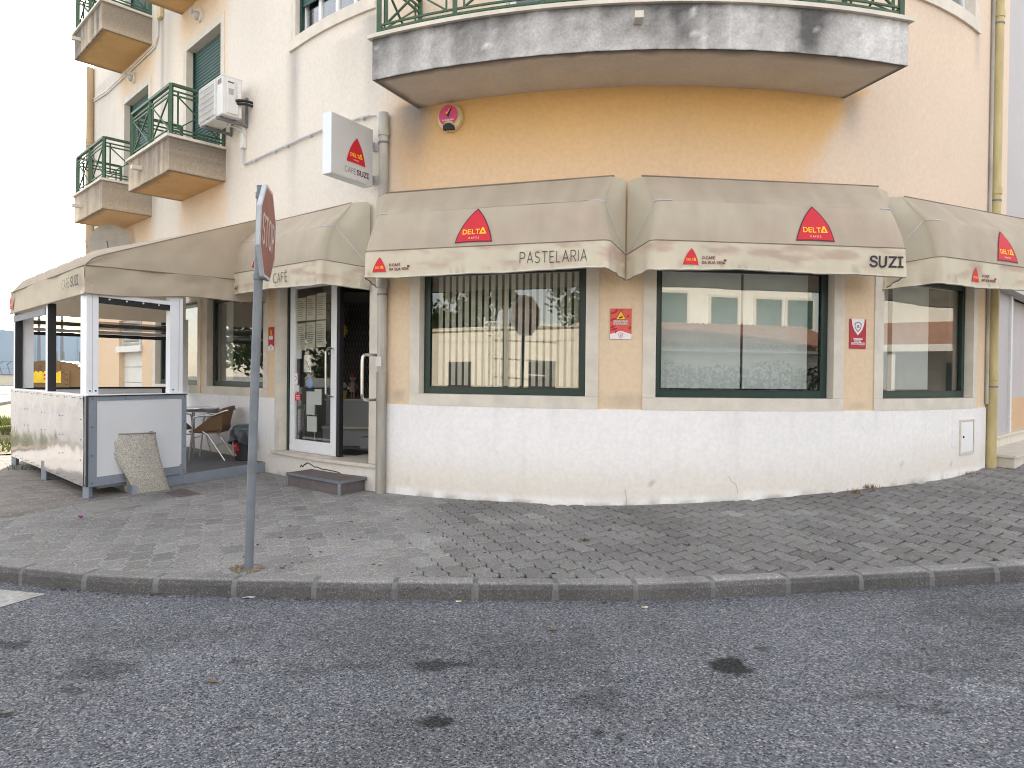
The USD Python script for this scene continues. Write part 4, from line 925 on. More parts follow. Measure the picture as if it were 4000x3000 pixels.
# ------------------------------------------------------------------ lettering and emblem
_tx = {}
def text(s, h, bold=False, depth=.002):
    k = (s, round(h, 4), bold)
    if k not in _tx: _tx[k] = meshkit.text_mesh(s, h, depth, bold)
    return _tx[k].copy()
def curved_tri(w, h, bulge=.075):
    a, b, c = np.array([-w / 2, 0]), np.array([w / 2, 0]), np.array([0.04 * w, h]); out = []
    for p, q, k in ((a, b, -.015), (b, c, bulge), (c, a, bulge)):
        d = q - p; n = np.array([d[1], -d[0]])
        for t_ in np.linspace(0, 1, 9)[:-1]: out.append(p + d * t_ + n * k * 4 * t_ * (1 - t_))
    return Polygon(out)
def emblem(parent, M4, w, h, lift=0.0, warp=None, edge=True):
    """red three-sided emblem with yellow and cream lettering, lying in the local xz plane, y outward"""
    def put(m, y0): 
        V = m.vertices.copy(); m.vertices = np.column_stack([V[:, 0], y0 + V[:, 2], V[:, 1]])
        if warp is not None: m.vertices = warp(m.vertices)
        return place(m, M4) if M4 is not None else m
    def fine(poly, t_=.0012):
        x0, y0, x1, y1 = poly.bounds; st = max(.03, (x1 - x0) / 10)
        V, Fc, n = [], [], 0
        xs = np.arange(x0, x1 + st, st); ys = np.arange(y0, y1 + st, st)
        for x in xs[:-1]:
            for y in ys[:-1]:
                for g in polys(poly.intersection(sbox(x, y, x + st, y + st))):
                    v, f = tri(g); V.append(np.column_stack([v, np.full(len(v), t_)])); Fc.append(f + n); n += len(v)
        return trimesh.Trimesh(np.vstack(V), np.vstack(Fc), process=False)
    t0 = curved_tri(w, h)
    if edge: obj('emblem_border', put(fine(t0), lift), M['dark_red'], parent)
    obj('emblem', put(fine(t0.buffer(-.028 * w) if edge else t0), lift + .0018), M['red_print'], parent)
    a = text('DELT', .155 * h, True)
    def scale_to(m, wd, x, y):
        e = m.bounds; s = wd / (e[1][0] - e[0][0]); m.apply_scale([s, s * .92, 1]); e = m.bounds; m.apply_translation([x - e[0][0], y - e[0][1], 0]); return m
    try: word = cat_([scale_to(a, w * .455, -.30 * w, .24 * h), ])
    except Exception: word = None
    tr = Polygon([(.145 * w, .24 * h), (.335 * w, .24 * h), (.255 * w, .425 * h), (.215 * w, .425 * h)]).difference(Polygon([(.20 * w, .275 * h), (.275 * w, .275 * h), (.238 * w, .36 * h)]))
    obj('lettering', put(cat_([word, extrude(tr, .002)]), lift + .003), M['yellow_print'], parent)
    if w > .2:
        c_ = scale_to(text('C A F \u00c9 S', .07 * h), w * .28, -.13 * w, .11 * h); obj('lettering', put(c_, lift + .003), M['cream_print'], parent)
def put_text(parent, s, h, M4, x, z, mt, bold=False, y=.003, width=None, warp=None, align='l', shear=0.0):
    m = text(s, h, bold); e = m.bounds
    if width: m.apply_scale([width / (e[1][0] - e[0][0]), 1, 1])
    e = m.bounds; dx = {'l': -e[0][0], 'c': -(e[0][0] + e[1][0]) / 2, 'r': -e[1][0]}[align]
    V = m.vertices; m.vertices = np.column_stack([V[:, 0] + dx + x, y + V[:, 2], V[:, 1] + z])
    if warp is not None: m.vertices = warp(m.vertices)
    return obj('lettering', place(m, M4) if M4 is not None else m, M[mt], parent)
def _arc(cx, cy, rx, ry, a0, a1, n=14): return [(cx + rx * math.cos(math.radians(a)), cy + ry * math.sin(math.radians(a))) for a in np.linspace(a0, a1, n)]
THIN = {'P': (.56, [[(0, 0), (0, 1), (.30, 1)] + _arc(.30, .73, .26, .27, 90, -90) + [(0, .46)]]), 'A': (.66, [[(0, 0), (.33, 1), (.66, 0)], [(.11, .33), (.55, .33)]]),
        'S': (.52, [_arc(.27, .745, .24, .25, 35, 250) + _arc(.26, .25, .26, .255, 80, -150)]), 'T': (.60, [[(0, 1), (.60, 1)], [(.30, 0), (.30, 1)]]), 'E': (.48, [[(.48, 0), (0, 0), (0, 1), (.48, 1)], [(0, .52), (.42, .52)]]),
        'L': (.44, [[(0, 1), (0, 0), (.44, 0)]]), 'R': (.56, [[(0, 0), (0, 1), (.30, 1)] + _arc(.30, .74, .24, .26, 90, -90) + [(0, .48)], [(.28, .48), (.56, 0)]]), 'I': (.02, [[(0, 0), (0, 1)]]),
        'C': (.62, [_arc(.38, .5, .38, .51, 50, 310, 22)]), 'F': (.46, [[(0, 0), (0, 1), (.46, 1)], [(0, .52), (.40, .52)]]), '\u00c9': (.48, [[(.48, 0), (0, 0), (0, 1), (.48, 1)], [(0, .52), (.42, .52)], [(.18, 1.12), (.32, 1.26)]])}
def thin_text(parent, s, h, width, M4, x, z, mt, warp=None, y=.003, wt=.036):
    """light lettering drawn as strokes, cut into short pieces so that it follows the cloth"""
    x0 = 0; g = []
    for c in s:
        w, st = THIN[c]; g += [LineString([(x0 + px, py) for px, py in q]).buffer(wt, cap_style=2, join_style=2) for q in st]; x0 += w + .26
    u = affinity.scale(shapely.union_all(g), width / (x0 - .26), h, origin=(0, 0)); V, Fc, n = [], [], 0
    for k in np.arange(-.02, width + .05, .04):
        for gg in polys(u.intersection(sbox(k, -1, k + .04, 1))): v, f = tri(gg); V.append(np.column_stack([v[:, 0] + x, np.full(len(v), y), v[:, 1] + z])); Fc.append(f + n); n += len(v)
    V = np.vstack(V); V = warp(V) if warp is not None else V
    return obj('lettering', place(trimesh.Trimesh(V, np.vstack(Fc), process=False), M4), M[mt], parent)
def heart(s):
    t_ = np.linspace(0, 2 * np.pi, 30, endpoint=False); return Polygon(np.stack([16 * np.sin(t_) ** 3, 13 * np.cos(t_) - 5 * np.cos(2 * t_) - 2 * np.cos(3 * t_) - np.cos(4 * t_)], 1) * s / 34)

# ------------------------------------------------------------------ awnings
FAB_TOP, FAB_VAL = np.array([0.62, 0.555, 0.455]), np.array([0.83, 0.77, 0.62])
ROSE_ST = np.array([0.58, 0.44, 0.365])
ZT, D1, Z1, D2, Z2, Z3, ZP, ZPB = 4.07, .40, 3.695, .53, 3.215, 2.905, 3.14, 2.85
def awning(label, base, tdir, x0, x1, seed, word, wx, bold, logo_x, small_x, ext=(.1, .1), group='cafe awnings along the facade'):
    t3 = np.array([tdir[0], tdir[1], 0.]); t3 /= np.linalg.norm(t3); n3 = np.array([t3[1], -t3[0], 0]); M4 = frame_mat(np.array([base[0], base[1], 0]), t3, n3, [0, 0, 1.])
    a = thing('awning', label, 'awning', group=group)
    def path(d, z, r=.10, n=72, zp=ZP, ns=14, na=6, in0=0.0, in1=0.0, top=False):
        """outline of one level: wall pivot, side, rounded corner, front, corner, side, pivot"""
        r = min(r, .45 * d + 1e-4); dd = max(d - r, 0); a0, a1, w0, w1 = x0 + in0, x1 - in1, x0 - ext[0], x1 + ext[1]
        def sd(q, xw, xc):
            if top: k = min(q / .75, 1); e = max(0, (q - .75) / .25); return (xw + (xc - xw) * e, dd * q, zp + (z - .05 - zp) * k + .05 * e)
            return (xw + (xc - xw) * q, dd * q, zp + (z - zp) * q)
        P = [sd(q / ns, w0, a0) for q in range(ns)]
        P += [(a0 + r - r * math.cos(q / na * math.pi / 2), dd + r * math.sin(q / na * math.pi / 2), z) for q in range(na)]
        P += [(a0 + r + (a1 - a0 - 2 * r) * q / n, d, z) for q in range(n)]
        P += [(a1 - r + r * math.sin(q / na * math.pi / 2), dd + r * math.cos(q / na * math.pi / 2), z) for q in range(na)]
        P += [sd(1 - q / ns, w1, a1) for q in range(ns + 1)]
        return np.array(P)
    def loft(levels): 
        k = len(levels[0]); V = np.vstack(levels); Fc = []
        for i in range(len(levels) - 1):
            for j in range(k - 1):
                p = i * k + j; Fc += [[p, p + k, p + k + 1], [p, p + k + 1, p + 1]]
        return V, np.array(Fc)
    def sag(V, amp):
        q = fbm(np.stack([V[:, 0] * 1.5, V[:, 1] * 3, V[:, 2] * 3 + seed], -1), 3, seed) - .5; return q * amp
    I0, I1 = (.0, .10)[ext[0] < .2], (.0, .10)[ext[1] < .2]
    Pt, Pr, Ps = path(.012, ZT, .02, in0=I0 * .6, in1=I1 * .6, top=True), path(D1, Z1, in0=I0, in1=I1), path(D2, Z2)
    lv = []
    for q in np.linspace(0, 1, 12):                                      # upper panel, slightly hollow
        L_ = Pt * (1 - q) + Pr * q; L_[:, 2] -= .012 * math.sin(math.pi * q); lv.append(L_)
    V, Fc = loft(lv); V[:, 2] += sag(V, .030)
    def shade(V, base, pw, seed2, hi):
        n1 = fbm(np.stack([V[:, 0] * 1.2, V[:, 1] * 4, V[:, 2] * 2.5 + seed2], -1), 4, seed2); n2 = streaks(V[:, 0], V[:, 2], seed2 + 2, 7, 1.6)
        k = np.clip((n1 - .35) * 1.6, 0, 1)[:, None] * pw
        c = base * (1 - k) + ROSE_ST * hi * k
        return c * (.90 + .2 * n2)[:, None]
    cc = shade(V, FAB_TOP * .97, .35, seed, .9); obj('upper_panel', trimesh.Trimesh(V, Fc, process=False), M['fabric'], a, smooth=40, col=None) if False else None
    def put(nm, V, Fc, col, mt='fabric', off=0.0):
        X = (M4[:3, :3] @ V.T).T + M4[:3, 3]
        return obj(nm, trimesh.Trimesh(X, Fc, process=False), M[mt], a, smooth=True, col=col)
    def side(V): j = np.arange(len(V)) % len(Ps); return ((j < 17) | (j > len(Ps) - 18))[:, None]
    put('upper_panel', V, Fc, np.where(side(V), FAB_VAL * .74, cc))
    lv = []
    for q in np.linspace(0, 1, 12):
        L_ = Pr * (1 - q) + Ps * q; L_[:, 1] += (D2 - D1) * .15 * math.sin(math.pi * q) * np.clip(L_[:, 1] / .3, 0, 1); lv.append(L_)
    V, Fc = loft(lv); V[:, 1] += sag(V, .026) * (V[:, 1] > .3)
    cc = shade(V, FAB_TOP * 1.0, .75, seed + 1, 1.0); top_pale = sm(V[:, 2], Z1 - .12, Z1)[:, None] * .25; cc = cc * (1 - top_pale) + FAB_VAL * .8 * top_pale  # cloth tone blends slightly paler towards the upper bow
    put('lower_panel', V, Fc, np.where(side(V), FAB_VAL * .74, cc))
    top = path(D2 + .006, Z2, .10); bot = path(D2 + .006, Z3, .10, zp=ZPB); lv = []
    for q in np.linspace(0, 1, 12):
        L_ = top * (1 - q) + bot * q
        x = L_[:, 0]; e = np.minimum(x - x0, x1 - x)
        fold = (.022 * np.sin(x * 9 + seed) + .018 * np.sin(x * 23 + 2 * seed) + .034 * np.exp(-e / .25) * np.sin(e * 34)) * q
        L_[:, 1] += np.where(L_[:, 1] > .05, fold * .6, 0); sidem = e < .03
        L_[:, 0] += np.where(sidem, np.sin(L_[:, 1] * 26) * .012 * q, 0); L_[:, 2] -= .012 * q * (np.sin(x * 1.7 + seed) + .5 * np.sin(x * 4.1)) * (~sidem); lv.append(L_)
    Vv, Fv = loft(lv); n1 = fbm(np.stack([Vv[:, 0] * 3.2, Vv[:, 1] * 2, Vv[:, 2] * 9 + seed * 3.], -1), 4, seed + 5); n2 = fbm(np.stack([Vv[:, 0] * 14, Vv[:, 1], Vv[:, 2] * 3 + seed], -1), 3, seed + 6)
    hh = (Vv[:, 2] - Z3) / (Z2 - Z3)
    k = np.clip((n1 - .50) * 7, 0, 1)[:, None] * .8 * sm(hh, -.1, .5)[:, None]; c = FAB_VAL * (1 - k) + ROSE_ST * 1.1 * k
    g = (np.clip((n2 - .58) * 5, 0, 1) * (1 - sm(hh, .05, .40)))[:, None] * .6; c = c * (1 - g) + np.array([.22, .19, .15]) * g
    put('valance', Vv, Fv, c)
    hem = lv[-1][::2] + np.array([0, .004, -.004]); hx = (M4[:3, :3] @ hem.T).T + M4[:3, 3]; obj('hem', tube(hx, .0065, 6), M['white_edge'], a)
    hem2 = hem + np.array([0, -.006, -.009]); hx = (M4[:3, :3] @ hem2.T).T + M4[:3, 3]; obj('hem_cord', tube(hx, .006, 6), M['piping'], a)
    for d, z, r in ((D1 + .004, Z1 + .003, .0), (D2 + .008, Z2 + .002, .0)):          # seam pipings over the frame bows
        q = path(d, z, .10, in0=I0 if d < .45 else 0, in1=I1 if d < .45 else 0)
        m0 = 14 + 3 if d < .45 else 0
        segs = [q[:m0 + 6], q[-(m0 + 6):]] if d < .45 else [q[::2]]
        for s_ in segs:
            X = (M4[:3, :3] @ s_.T).T + M4[:3, 3]; obj('frame_bow' if d < .45 else 'seam', tube(X, .0075 if d < .45 else .006, 6), M['conduit'] if d < .45 else M['piping'], a)
    q = np.array([(x0 + .04, .012, ZT + .004), (x1 - .04, .012, ZT + .004)]); X = (M4[:3, :3] @ q.T).T + M4[:3, 3]; obj('wall_rail', tube(X, .010, 8), M['piping'], a)
    # emblem on the lower panel and print on the valance
    def warp_panel(V):
        V = V.copy(); z = V[:, 2]; q = np.clip((Z1 - z) / (Z1 - Z2), 0, 1)
        dfront = D1 + (D2 - D1) * (q + .15 * np.sin(math.pi * q))
        P = np.column_stack([V[:, 0], dfront, z]); V[:, 1] = dfront + sag(P, .026) + .006 + V[:, 1]; return V
    def warp_val(V):
        V = V.copy(); q = np.clip((Z2 - V[:, 2]) / (Z2 - Z3), 0, 1); x = V[:, 0]
        e = np.minimum(x - x0, x1 - x); fold = (.022 * np.sin(x * 9 + seed) + .018 * np.sin(x * 23 + 2 * seed) + .034 * np.exp(-e / .25) * np.sin(e * 34)) * q * .6
        V[:, 1] = D2 + .012 + fold + V[:, 1]; return V
    if logo_x is not None:
        Ml = M4
        def wp(V): V = V.copy(); V[:, 0] += logo_x; V[:, 2] += Z2 + .045; return warp_panel(V)
        emblem(a, Ml, .47, .43, warp=wp)
    if small_x is not None:
        def wv(V): V = V.copy(); V[:, 0] += small_x; V[:, 2] += Z3 + .045; return warp_val(V)
        emblem(a, M4, .185, .185, warp=wv, edge=False)
        def wt(V): V = V.copy(); return warp_val(V)
        put_text(a, 'O CAF\u00c9', .030, M4, small_x + .135, Z3 + .115, 'maroon_print', True, .002, warp=wt)
        put_text(a, 'DA SUA VIDA', .030, M4, small_x + .135, Z3 + .063, 'maroon_print', True, .002, warp=wt)
        hm = extrude(heart(.036), .002); V = hm.vertices; hm.vertices = warp_val(np.column_stack([V[:, 0] + small_x + .40, .002 + V[:, 2], V[:, 1] + Z3 + .105])); obj('heart', place(hm, M4), M['maroon_print'], a)
    if word:
        def wt2(V): return warp_val(V)
        if bold: put_text(a, word, .125, M4, wx, Z3 + .085, 'dark_print', True, .002, warp=wt2)
        else: thin_text(a, word, .125, .78 if len(word) > 5 else .33, M4, wx, Z3 + .085, 'dark_print', wt2)
    return a
AW = {}
AW['A2'] = awning('beige awning lettered PASTELARIA over the window with striped blinds', (-.164, 8.61), (.956, -.294), -1.623, 1.456, 3, 'PASTELARIA', .42, False, -.165, -1.39, (.1, .095))
AW['A3'] = awning('beige awning lettered SUZI in bold over the wide middle window', (2.839, 8.334), (.994, .113), -1.384, 1.694, 5, 'SUZI', 1.20, True, .545, -.93, (.125, .1))
AW['A4'] = awning('beige awning cut by the right edge over the last window', (5.394, 9.135), (.901, .434), -.424, 2.55, 8, None, 0, False, .98, .27, (.35, .1))
AW['A1'] = awning('beige awning lettered CAF\u00c9 over the cafe entrance', (-2.828, 10.089), (.776, -.631), -2.041, .776, 12, 'CAF\u00c9', -.34, False, -.70, -1.72, (.1, .36))

# ------------------------------------------------------------------ wall sign
sg = thing('projecting_sign', 'white box sign with red emblem and the words CAF\u00c9 SUZI on the drainpipe corner', 'sign')
u0 = -4.02; p, n, t = PN(u0); n3 = np.array([*n, 0]); t3 = np.array([*t, 0]); O = np.array([*(p), 0])
Ms = frame_mat(O, n3, t3, [0, 0, 1.])                                   # x outward from the wall, y along the wall to the right
obj('box', place(rbx(.13, -.155, 4.20, .88, -.003, 4.965, .004), Ms), M['sign_edge'], sg)
Mf = frame_mat(O + n3 * .88, -n3, t3, [0, 0, 1.])                       # face seen from the right: x runs back towards the wall
obj('face', place(bx(.008, -.002, 4.208, .742, .003, 4.957), Mf), M['sign_face'], sg)
Mq = Mf.copy(); Mq[:3, 3] = (Mf @ np.array([.43, 0, 4.42, 1]))[:3]
emblem(sg, Mq, .34, .34, lift=.004, edge=False)
thin_text(sg, 'CAF\u00c9', .065, .19, Mf, .235, 4.285, 'grey_print', None, .0045, .04); put_text(sg, 'SUZI', .068, Mf, .445, 4.285, 'dark_red', True, .0045)
for z in (4.78, 4.33):
    obj('bracket', place(cat_([bx(-.03, -.10, z - .06, .13, -.085, z + .06), bx(-.0, -.105, z - .06, .012, -.02, z + .06), cyl((.07, -.086, z), (.07, -.075, z), .016, 10)]), Ms), M['sign_face'], sg)

# drainpipes
def pipe(nm, label, u, off, r, z0, z1, mt, joints, extra=None):
    p_ = thing(nm, label, 'drainpipe'); q0, q1 = W3(u, off, z0), W3(u, off, z1)
    obj('pipe', cyl(q0, q1, r, 24), M[mt], p_, smooth=40)
    for z in joints:
        q = W3(u, off, z); obj('collar', lathe([(r, -.05), (r + .010, -.048), (r + .012, 0), (r + .010, .05), (r, .052)], 24).apply_translation(q), M[mt], p_, smooth=30)
        n_ = PN(u)[1]; obj('clip', cat_([lathe([(r + .002, -.012), (r + .008, -.012), (r + .008, .012), (r + .002, .012)], 20).apply_translation(q + [0, 0, -.14]), bar(q + [0, 0, -.14] - [n_[0] * off * 0, n_[1] * 0, 0], q + [0, 0, -.14] - np.array([n_[0], n_[1], 0]) * off, .02)]), M['ac_bracket'], p_)
    return p_
dp = pipe('drainpipe', 'grey weathered drainpipe beside the cafe door', -3.885, .075, .063, 1.72, 5.18, 'pipe_grey', (4.92, 2.9))
obj('lower_pipe', cyl(W3(-3.885, .075, .06), W3(-3.885, .075, 1.73), .070, 24), M['pipe_steel'], dp, smooth=40)
obj('pipe_sticker', place(bx(-.05, .064, 1.80, .05, .068, 1.93), local(-3.935, -3.835, .075)[0] @ frame_mat([.05, 0, 0], [1, 0, 0], [0, 1, 0], [0, 0, 1.])), M['paper'], dp)
yp = pipe('drainpipe', 'yellow peeling drainpipe at the right end of the round wall', 5.80, .06, .078, .30, 9.6, 'pipe_yellow', (4.55, 1.75, 7.2))
obj('side_pipe', cyl(W3(5.64, .03, 1.35), W3(5.64, .03, 9.6), .024, 12), M['pipe_grey'], yp)
bp = pipe('drainpipe', 'rusty beige drainpipe at the far left corner of the building', -16.72, .09, .085, .1, 9.6, 'pipe_beige', (5.1, 6.6, 7.7, 3.6))

# alarm box
al = thing('alarm_box', 'round cream alarm box with pink face under the big balcony', 'alarm')
uA, zA = -2.875, 4.965; p, n, t = PN(uA); Ma = frame_mat([*p, zA], [*t, 0], [0, 0, 1.], [*n, 0])
obj('shell', place(lathe([(.175, 0), (.178, .035), (.168, .065), (.12, .085), (.001, .09)], 36), Ma), M['cream_plastic'], al, smooth=35)
M['pink_print'] = mat('pink_print', srgb(205, 70, 120), 0.4, var=0.1)
fc = Point(0, 0).buffer(.132, 24).difference(Polygon([(-.08, -.2), (.09, -.2), (.07, -.085), (.0, -.055), (-.06, -.085)]))
fm_ = extrude(fc, .004); fm_.apply_translation([-.005, .018, .090]); obj('face', place(fm_, Ma), M['pink_print'], al)
bk = Polygon([(-.07, -.16), (.08, -.165), (.075, -.115), (.03, -.085), (-.03, -.082), (-.07, -.11)]); bm = extrude(bk, .05); bm.apply_translation([0, -.002, .058]); obj('sounder', place(bm, Ma), M['black_rubber'], al)
ft = Polygon([(-.03, .01), (.0, -.02), (.055, .11), (.03, .085)]); tk = LineString([(-.04, .05), (-.02, .03), (.012, .085)]).buffer(.006)
for g, mt, d in ((ft, 'dark_print', .0945), (tk, 'yellow_print', .0965)):
    q = extrude(g, .001); q.apply_translation([0, .012, d]); obj('logo', place(q, Ma), M[mt], al)
tm = text('hotalarme', .022, True); tm.apply_scale([.16 / (tm.bounds[1][0] - tm.bounds[0][0]), 1, 1]); tm.apply_translation([-.085 - tm.bounds[0][0], -.05, .095]); obj('lettering', place(tm, Ma), M['white_print'], al)

# posters on the wall
def poster(nm, label, ua, ub, za, zb):
    Mp, l = local(ua, ub, .008); t_ = thing(nm, label, 'poster'); return t_, Mp, l, za, zb - za
M['coral_print'] = mat('coral_print', srgb(208, 86, 74), 0.6, var=0.16, scale=9)
M['poster_red'] = mat('poster_red', srgb(168, 22, 44), 0.5, var=0.06)
def shield(s, hole=True):
    a = [(0, -.5), (.30, -.18), (.40, .1), (.40, .34), (0, .5), (-.40, .34), (-.40, .1), (-.30, -.18)]; g = Polygon(np.array(a) * s); g = g.difference(g.buffer(-.075 * s))
    g = g.difference(sbox(-.5 * s, .0, .5 * s, .06 * s)); return g.union(Point(0, .04 * s).buffer(.15 * s).difference(Point(0, .04 * s).buffer(.09 * s))).union(Point(0, .04 * s).buffer(.045 * s))
def flat(g, Mp, x, z, d, t_=.0008):
    m = extrude(g, t_); V = m.vertices; m.vertices = np.column_stack([V[:, 0] + x, d + V[:, 2], V[:, 1] + z]); return place(m, Mp)
def poster_camera(nm, label, ua, ub, za, zb, ground, pennant):
    t_, Mp, l, z0, h = poster(nm, label, ua, ub, za, zb)
    obj('sheet', place(bx(0, -.004, z0, l, .002, z0 + h), Mp), M[ground], t_)
    v_ = Polygon([(0, 0), (l, 0), (l, .16 * h), (l / 2, .27 * h), (0, .16 * h)]); obj('white_foot', flat(v_, Mp, 0, z0, .0024), M['white_print'], t_)
    obj('shield', flat(shield(.19 * h), Mp, l / 2, z0 + .12 * h, .0036), M['red_print'], t_)
    w_ = Polygon([(-.22 * l, 0), (.22 * l, 0), (0, .26 * h)]); obj('warning_border', flat(w_.buffer(.02 * l), Mp, l / 2, z0 + .65 * h, .0024), M['dark_print'], t_); obj('warning_triangle', flat(w_, Mp, l / 2, z0 + .65 * h, .0036), M['yellow_print'], t_)
    cm_ = affinity.rotate(sbox(-.09 * l, -.025 * h, .09 * l, .02 * h), 18).union(sbox(-.01 * l, .02 * h, .01 * l, .08 * h)); obj('camera_symbol', flat(cm_, Mp, l / 2, z0 + .71 * h, .0048), M['dark_print'], t_)
    for k, s_ in enumerate(('PARA SUA PROTE\u00c7\u00c3O', 'ESTE LOCAL \u00c9 OBJETO', 'DE VIDEOVIGIL\u00c2NCIA')): put_text(t_, s_, .022 * h / .36 * .9, Mp, l / 2, z0 + (.565 - .047 * k) * h, 'white_print', True, .003, width=.68 * l, align='c')
    if ground == 'coral_print':
        r = np.random.default_rng(4)
        fl_ = [Polygon(np.array([[0, 0], [.04 * a, .01], [.06 * a, .03], [.02 * a, .025]]) + [x, z]) for x, z, a in ((.0, .30, 1.4), (.0, .22, 1.2), (.01, .10, 1.3), (.0, .13, 1.), (.06, .33, .5), (.11, .32, .5), (.22, .12, .6), (.06, .07, .3), (.2, .26, .4))]
        obj('torn_mark', flat(shapely.union_all([g.buffer(.004) for g in fl_]).intersection(sbox(0, 0, l, h)), Mp, 0, z0, .0026), M['poster_red'], t_, kind='stuff')
    else:
        pass
    return t_
poster_camera('poster', 'faded coral surveillance poster with yellow camera triangle between two windows', -.821, -.565, 2.150, 2.517, 'coral_print', False)
poster_camera('poster', 'narrow red surveillance poster left of the cafe door', -6.825, -6.632, 2.06, 2.44, 'poster_red', True)
t_, Mp, l, z0, h = poster('poster', 'dark red poster with white shield reading LOCAL PROTEGIDO', 2.249, 2.510, 2.081, 2.453)
obj('sheet', place(bx(0, -.004, z0, l, .002, z0 + h), Mp), M['poster_red'], t_)
pp = Polygon([(.11 * l, h), (.90 * l, h), (.86 * l, .80 * h), (.74 * l, .62 * h), (.50 * l, .45 * h), (.27 * l, .62 * h), (.15 * l, .80 * h)]); obj('white_field', flat(pp, Mp, 0, z0, .0024), M['white_print'], t_)
obj('shield', flat(shield(.36 * h), Mp, l / 2, z0 + .73 * h, .0036), M['maroon_print'], t_)
obj('number_pill', flat(sbox(.25 * l, .315 * h, .77 * l, .335 * h).buffer(.012 * h), Mp, 0, z0, .0030), M['white_print'], t_)
put_text(t_, 'LOCAL', .030, Mp, l / 2, z0 + .205 * h, 'white_print', True, .003, width=.47 * l, align='c'); put_text(t_, 'PROTEGIDO', .030, Mp, l / 2, z0 + .125 * h, 'white_print', True, .003, width=.82 * l, align='c')
obj('rules', flat(sbox(.1 * l, .385 * h, .9 * l, .392 * h).union(sbox(.1 * l, .065 * h, .44 * l, .072 * h)).union(sbox(.5 * l, .065 * h, .9 * l, .072 * h)), Mp, 0, z0, .003), M['coral_print'], t_)

# grab bar
gb = thing('grab_bar', 'stainless D shaped grab bar on the wall right of the door', 'grab bar')
pts = [W3(-3.975, d, z) for d, z in ((.012, 1.352), (.26, 1.352), (.315, 1.358), (.345, 1.385), (.35, 1.44), (.35, 1.86), (.345, 1.915), (.315, 1.945), (.26, 1.952), (.012, 1.952))]
obj('bar', tube(pts, .021, 14), M['inox'], gb, smooth=40)
for z in (1.352, 1.952): obj('flange', cyl(W3(-3.975, .0, z), W3(-3.975, .018, z), .045, 18), M['inox'], gb)

# air conditioner
ac = thing('air_conditioner', 'white outdoor air conditioner unit on brackets beside the balcony door', 'air conditioner')
Mk, l = local(-8.43, -7.49, .17)
def K(nm, m, mt, par=None): return obj(nm, place(m, Mk), M[mt], par or ac)
cs = K('casing', rbx(0, 0, 5.93, l, .33, 6.56, .012), 'ac_white')
K('lid', rbx(-.006, -.006, 6.548, l + .006, .338, 6.575, .006), 'ac_white')
ring = Point(.37, .30).buffer(.27, 32); pn = sbox(.05, .04, .68, .57)
m = extrude(pn.difference(ring), .012); V = m.vertices; m.vertices = np.column_stack([V[:, 0], .331 + V[:, 2], V[:, 1] + 5.94]); K('fan_surround', m, 'ac_white')
m = extrude(ring, .002); V = m.vertices; m.vertices = np.column_stack([V[:, 0], .3312 + V[:, 2], V[:, 1] + 5.94]); K('fan_opening', m, 'ac_dark')
g_ = [bx(.04, .350, 5.99 + q * .10, .70, .356, 5.998 + q * .10) for q in range(6)] + [bx(.045 + q * .016, .345, 5.97, .049 + q * .016, .350, 6.52) for q in range(42)] + [bx(.035, .332, 5.96, .05, .358, 6.53), bx(.69, .332, 5.96, .71, .358, 6.53)]
K('fan_grille', cat_(g_), 'ac_white')
K('badge', bx(.76, .331, 6.44, .90, .334, 6.52), 'fence_grey'); K('badge_mark', cat_([bx(.77, .334, 6.455, .795, .336, 6.505)]), 'red_print')
side = frame_mat([l, 0, 0], [0, 1, 0], [-1, 0, 0], [0, 0, 1.])
K('service_cover', cat_([rbx(l - .005, .12, 5.96, l + .022, .265, 6.50, .006), rbx(l - .005, .07, 5.96, l + .022, .125, 6.16, .006)]), 'ac_white')
K('cover_slots', cat_([bx(l + .0225, .155, 6.27 + q * .017, l + .025, .235, 6.276 + q * .017) for q in range(6)] + [bx(l + .0225, .15, 6.455, l + .026, .25, 6.475)]), 'ac_dark')
K('data_plate', cat_([bx(l + .001, .02, 6.18, l + .003, .075, 6.34), bx(l + .001, .02, 6.35, l + .003, .075, 6.48), bx(l + .001, .02, 6.0, l + .003, .06, 6.08)]), 'white_print')
for dz in (0, .055): K('refrigerant_hose', tube([(l - .01, .11, 6.14 + dz), (l + .03, .07, 6.15 + dz), (l + .045, -.03, 6.17 + dz), (l + .02, -.12, 6.18 + dz), (l + .02, -.168, 6.18 + dz)], .022, 10), 'black_rubber')
for x in (.16, .78):
    K('wall_bracket', cat_([bx(x - .02, -.168, 5.86, x + .02, -.135, 6.36), bx(x - .02, -.135, 5.87, x + .02, .36, 5.915), bx(x - .035, .02, 5.915, x - .0, .08, 5.93), bx(x, .26, 5.915, x + .035, .32, 5.93)]), 'ac_bracket')
K('drain_hose', tube([(.60, .1, 5.93), (.60, .1, 5.88), (.68, .02, 5.85), (.74, -.09, 5.80), (.74, -.15, 5.7)], .014, 8), 'conduit')
tk_ = thing('pipe_trunking', 'cream pipe trunking on the wall below the air conditioner', 'trunking'); Mt, lt = local(-7.80, -7.68, 0.0)
obj('duct', place(rbx(0, 0, 5.52, lt, .075, 5.88, .01), Mt), M['garage_white'], tk_); obj('hose', tube([W3(-7.74, .04, 5.53), W3(-7.74, .04, 5.30), W3(-7.72, .04, 5.265), W3(-7.66, .035, 5.25)], .016, 8), M['conduit'], tk_)
cd = thing('conduit', 'grey pipe conduit clipped along the wall behind the projecting sign', 'conduit')
cpts = [W3(u, .035, 5.245 - .008 * (u + 7.7)) for u in np.linspace(-7.7, -4.15, 30)]; obj('tube', tube(cpts, .017, 8), M['conduit'], cd)
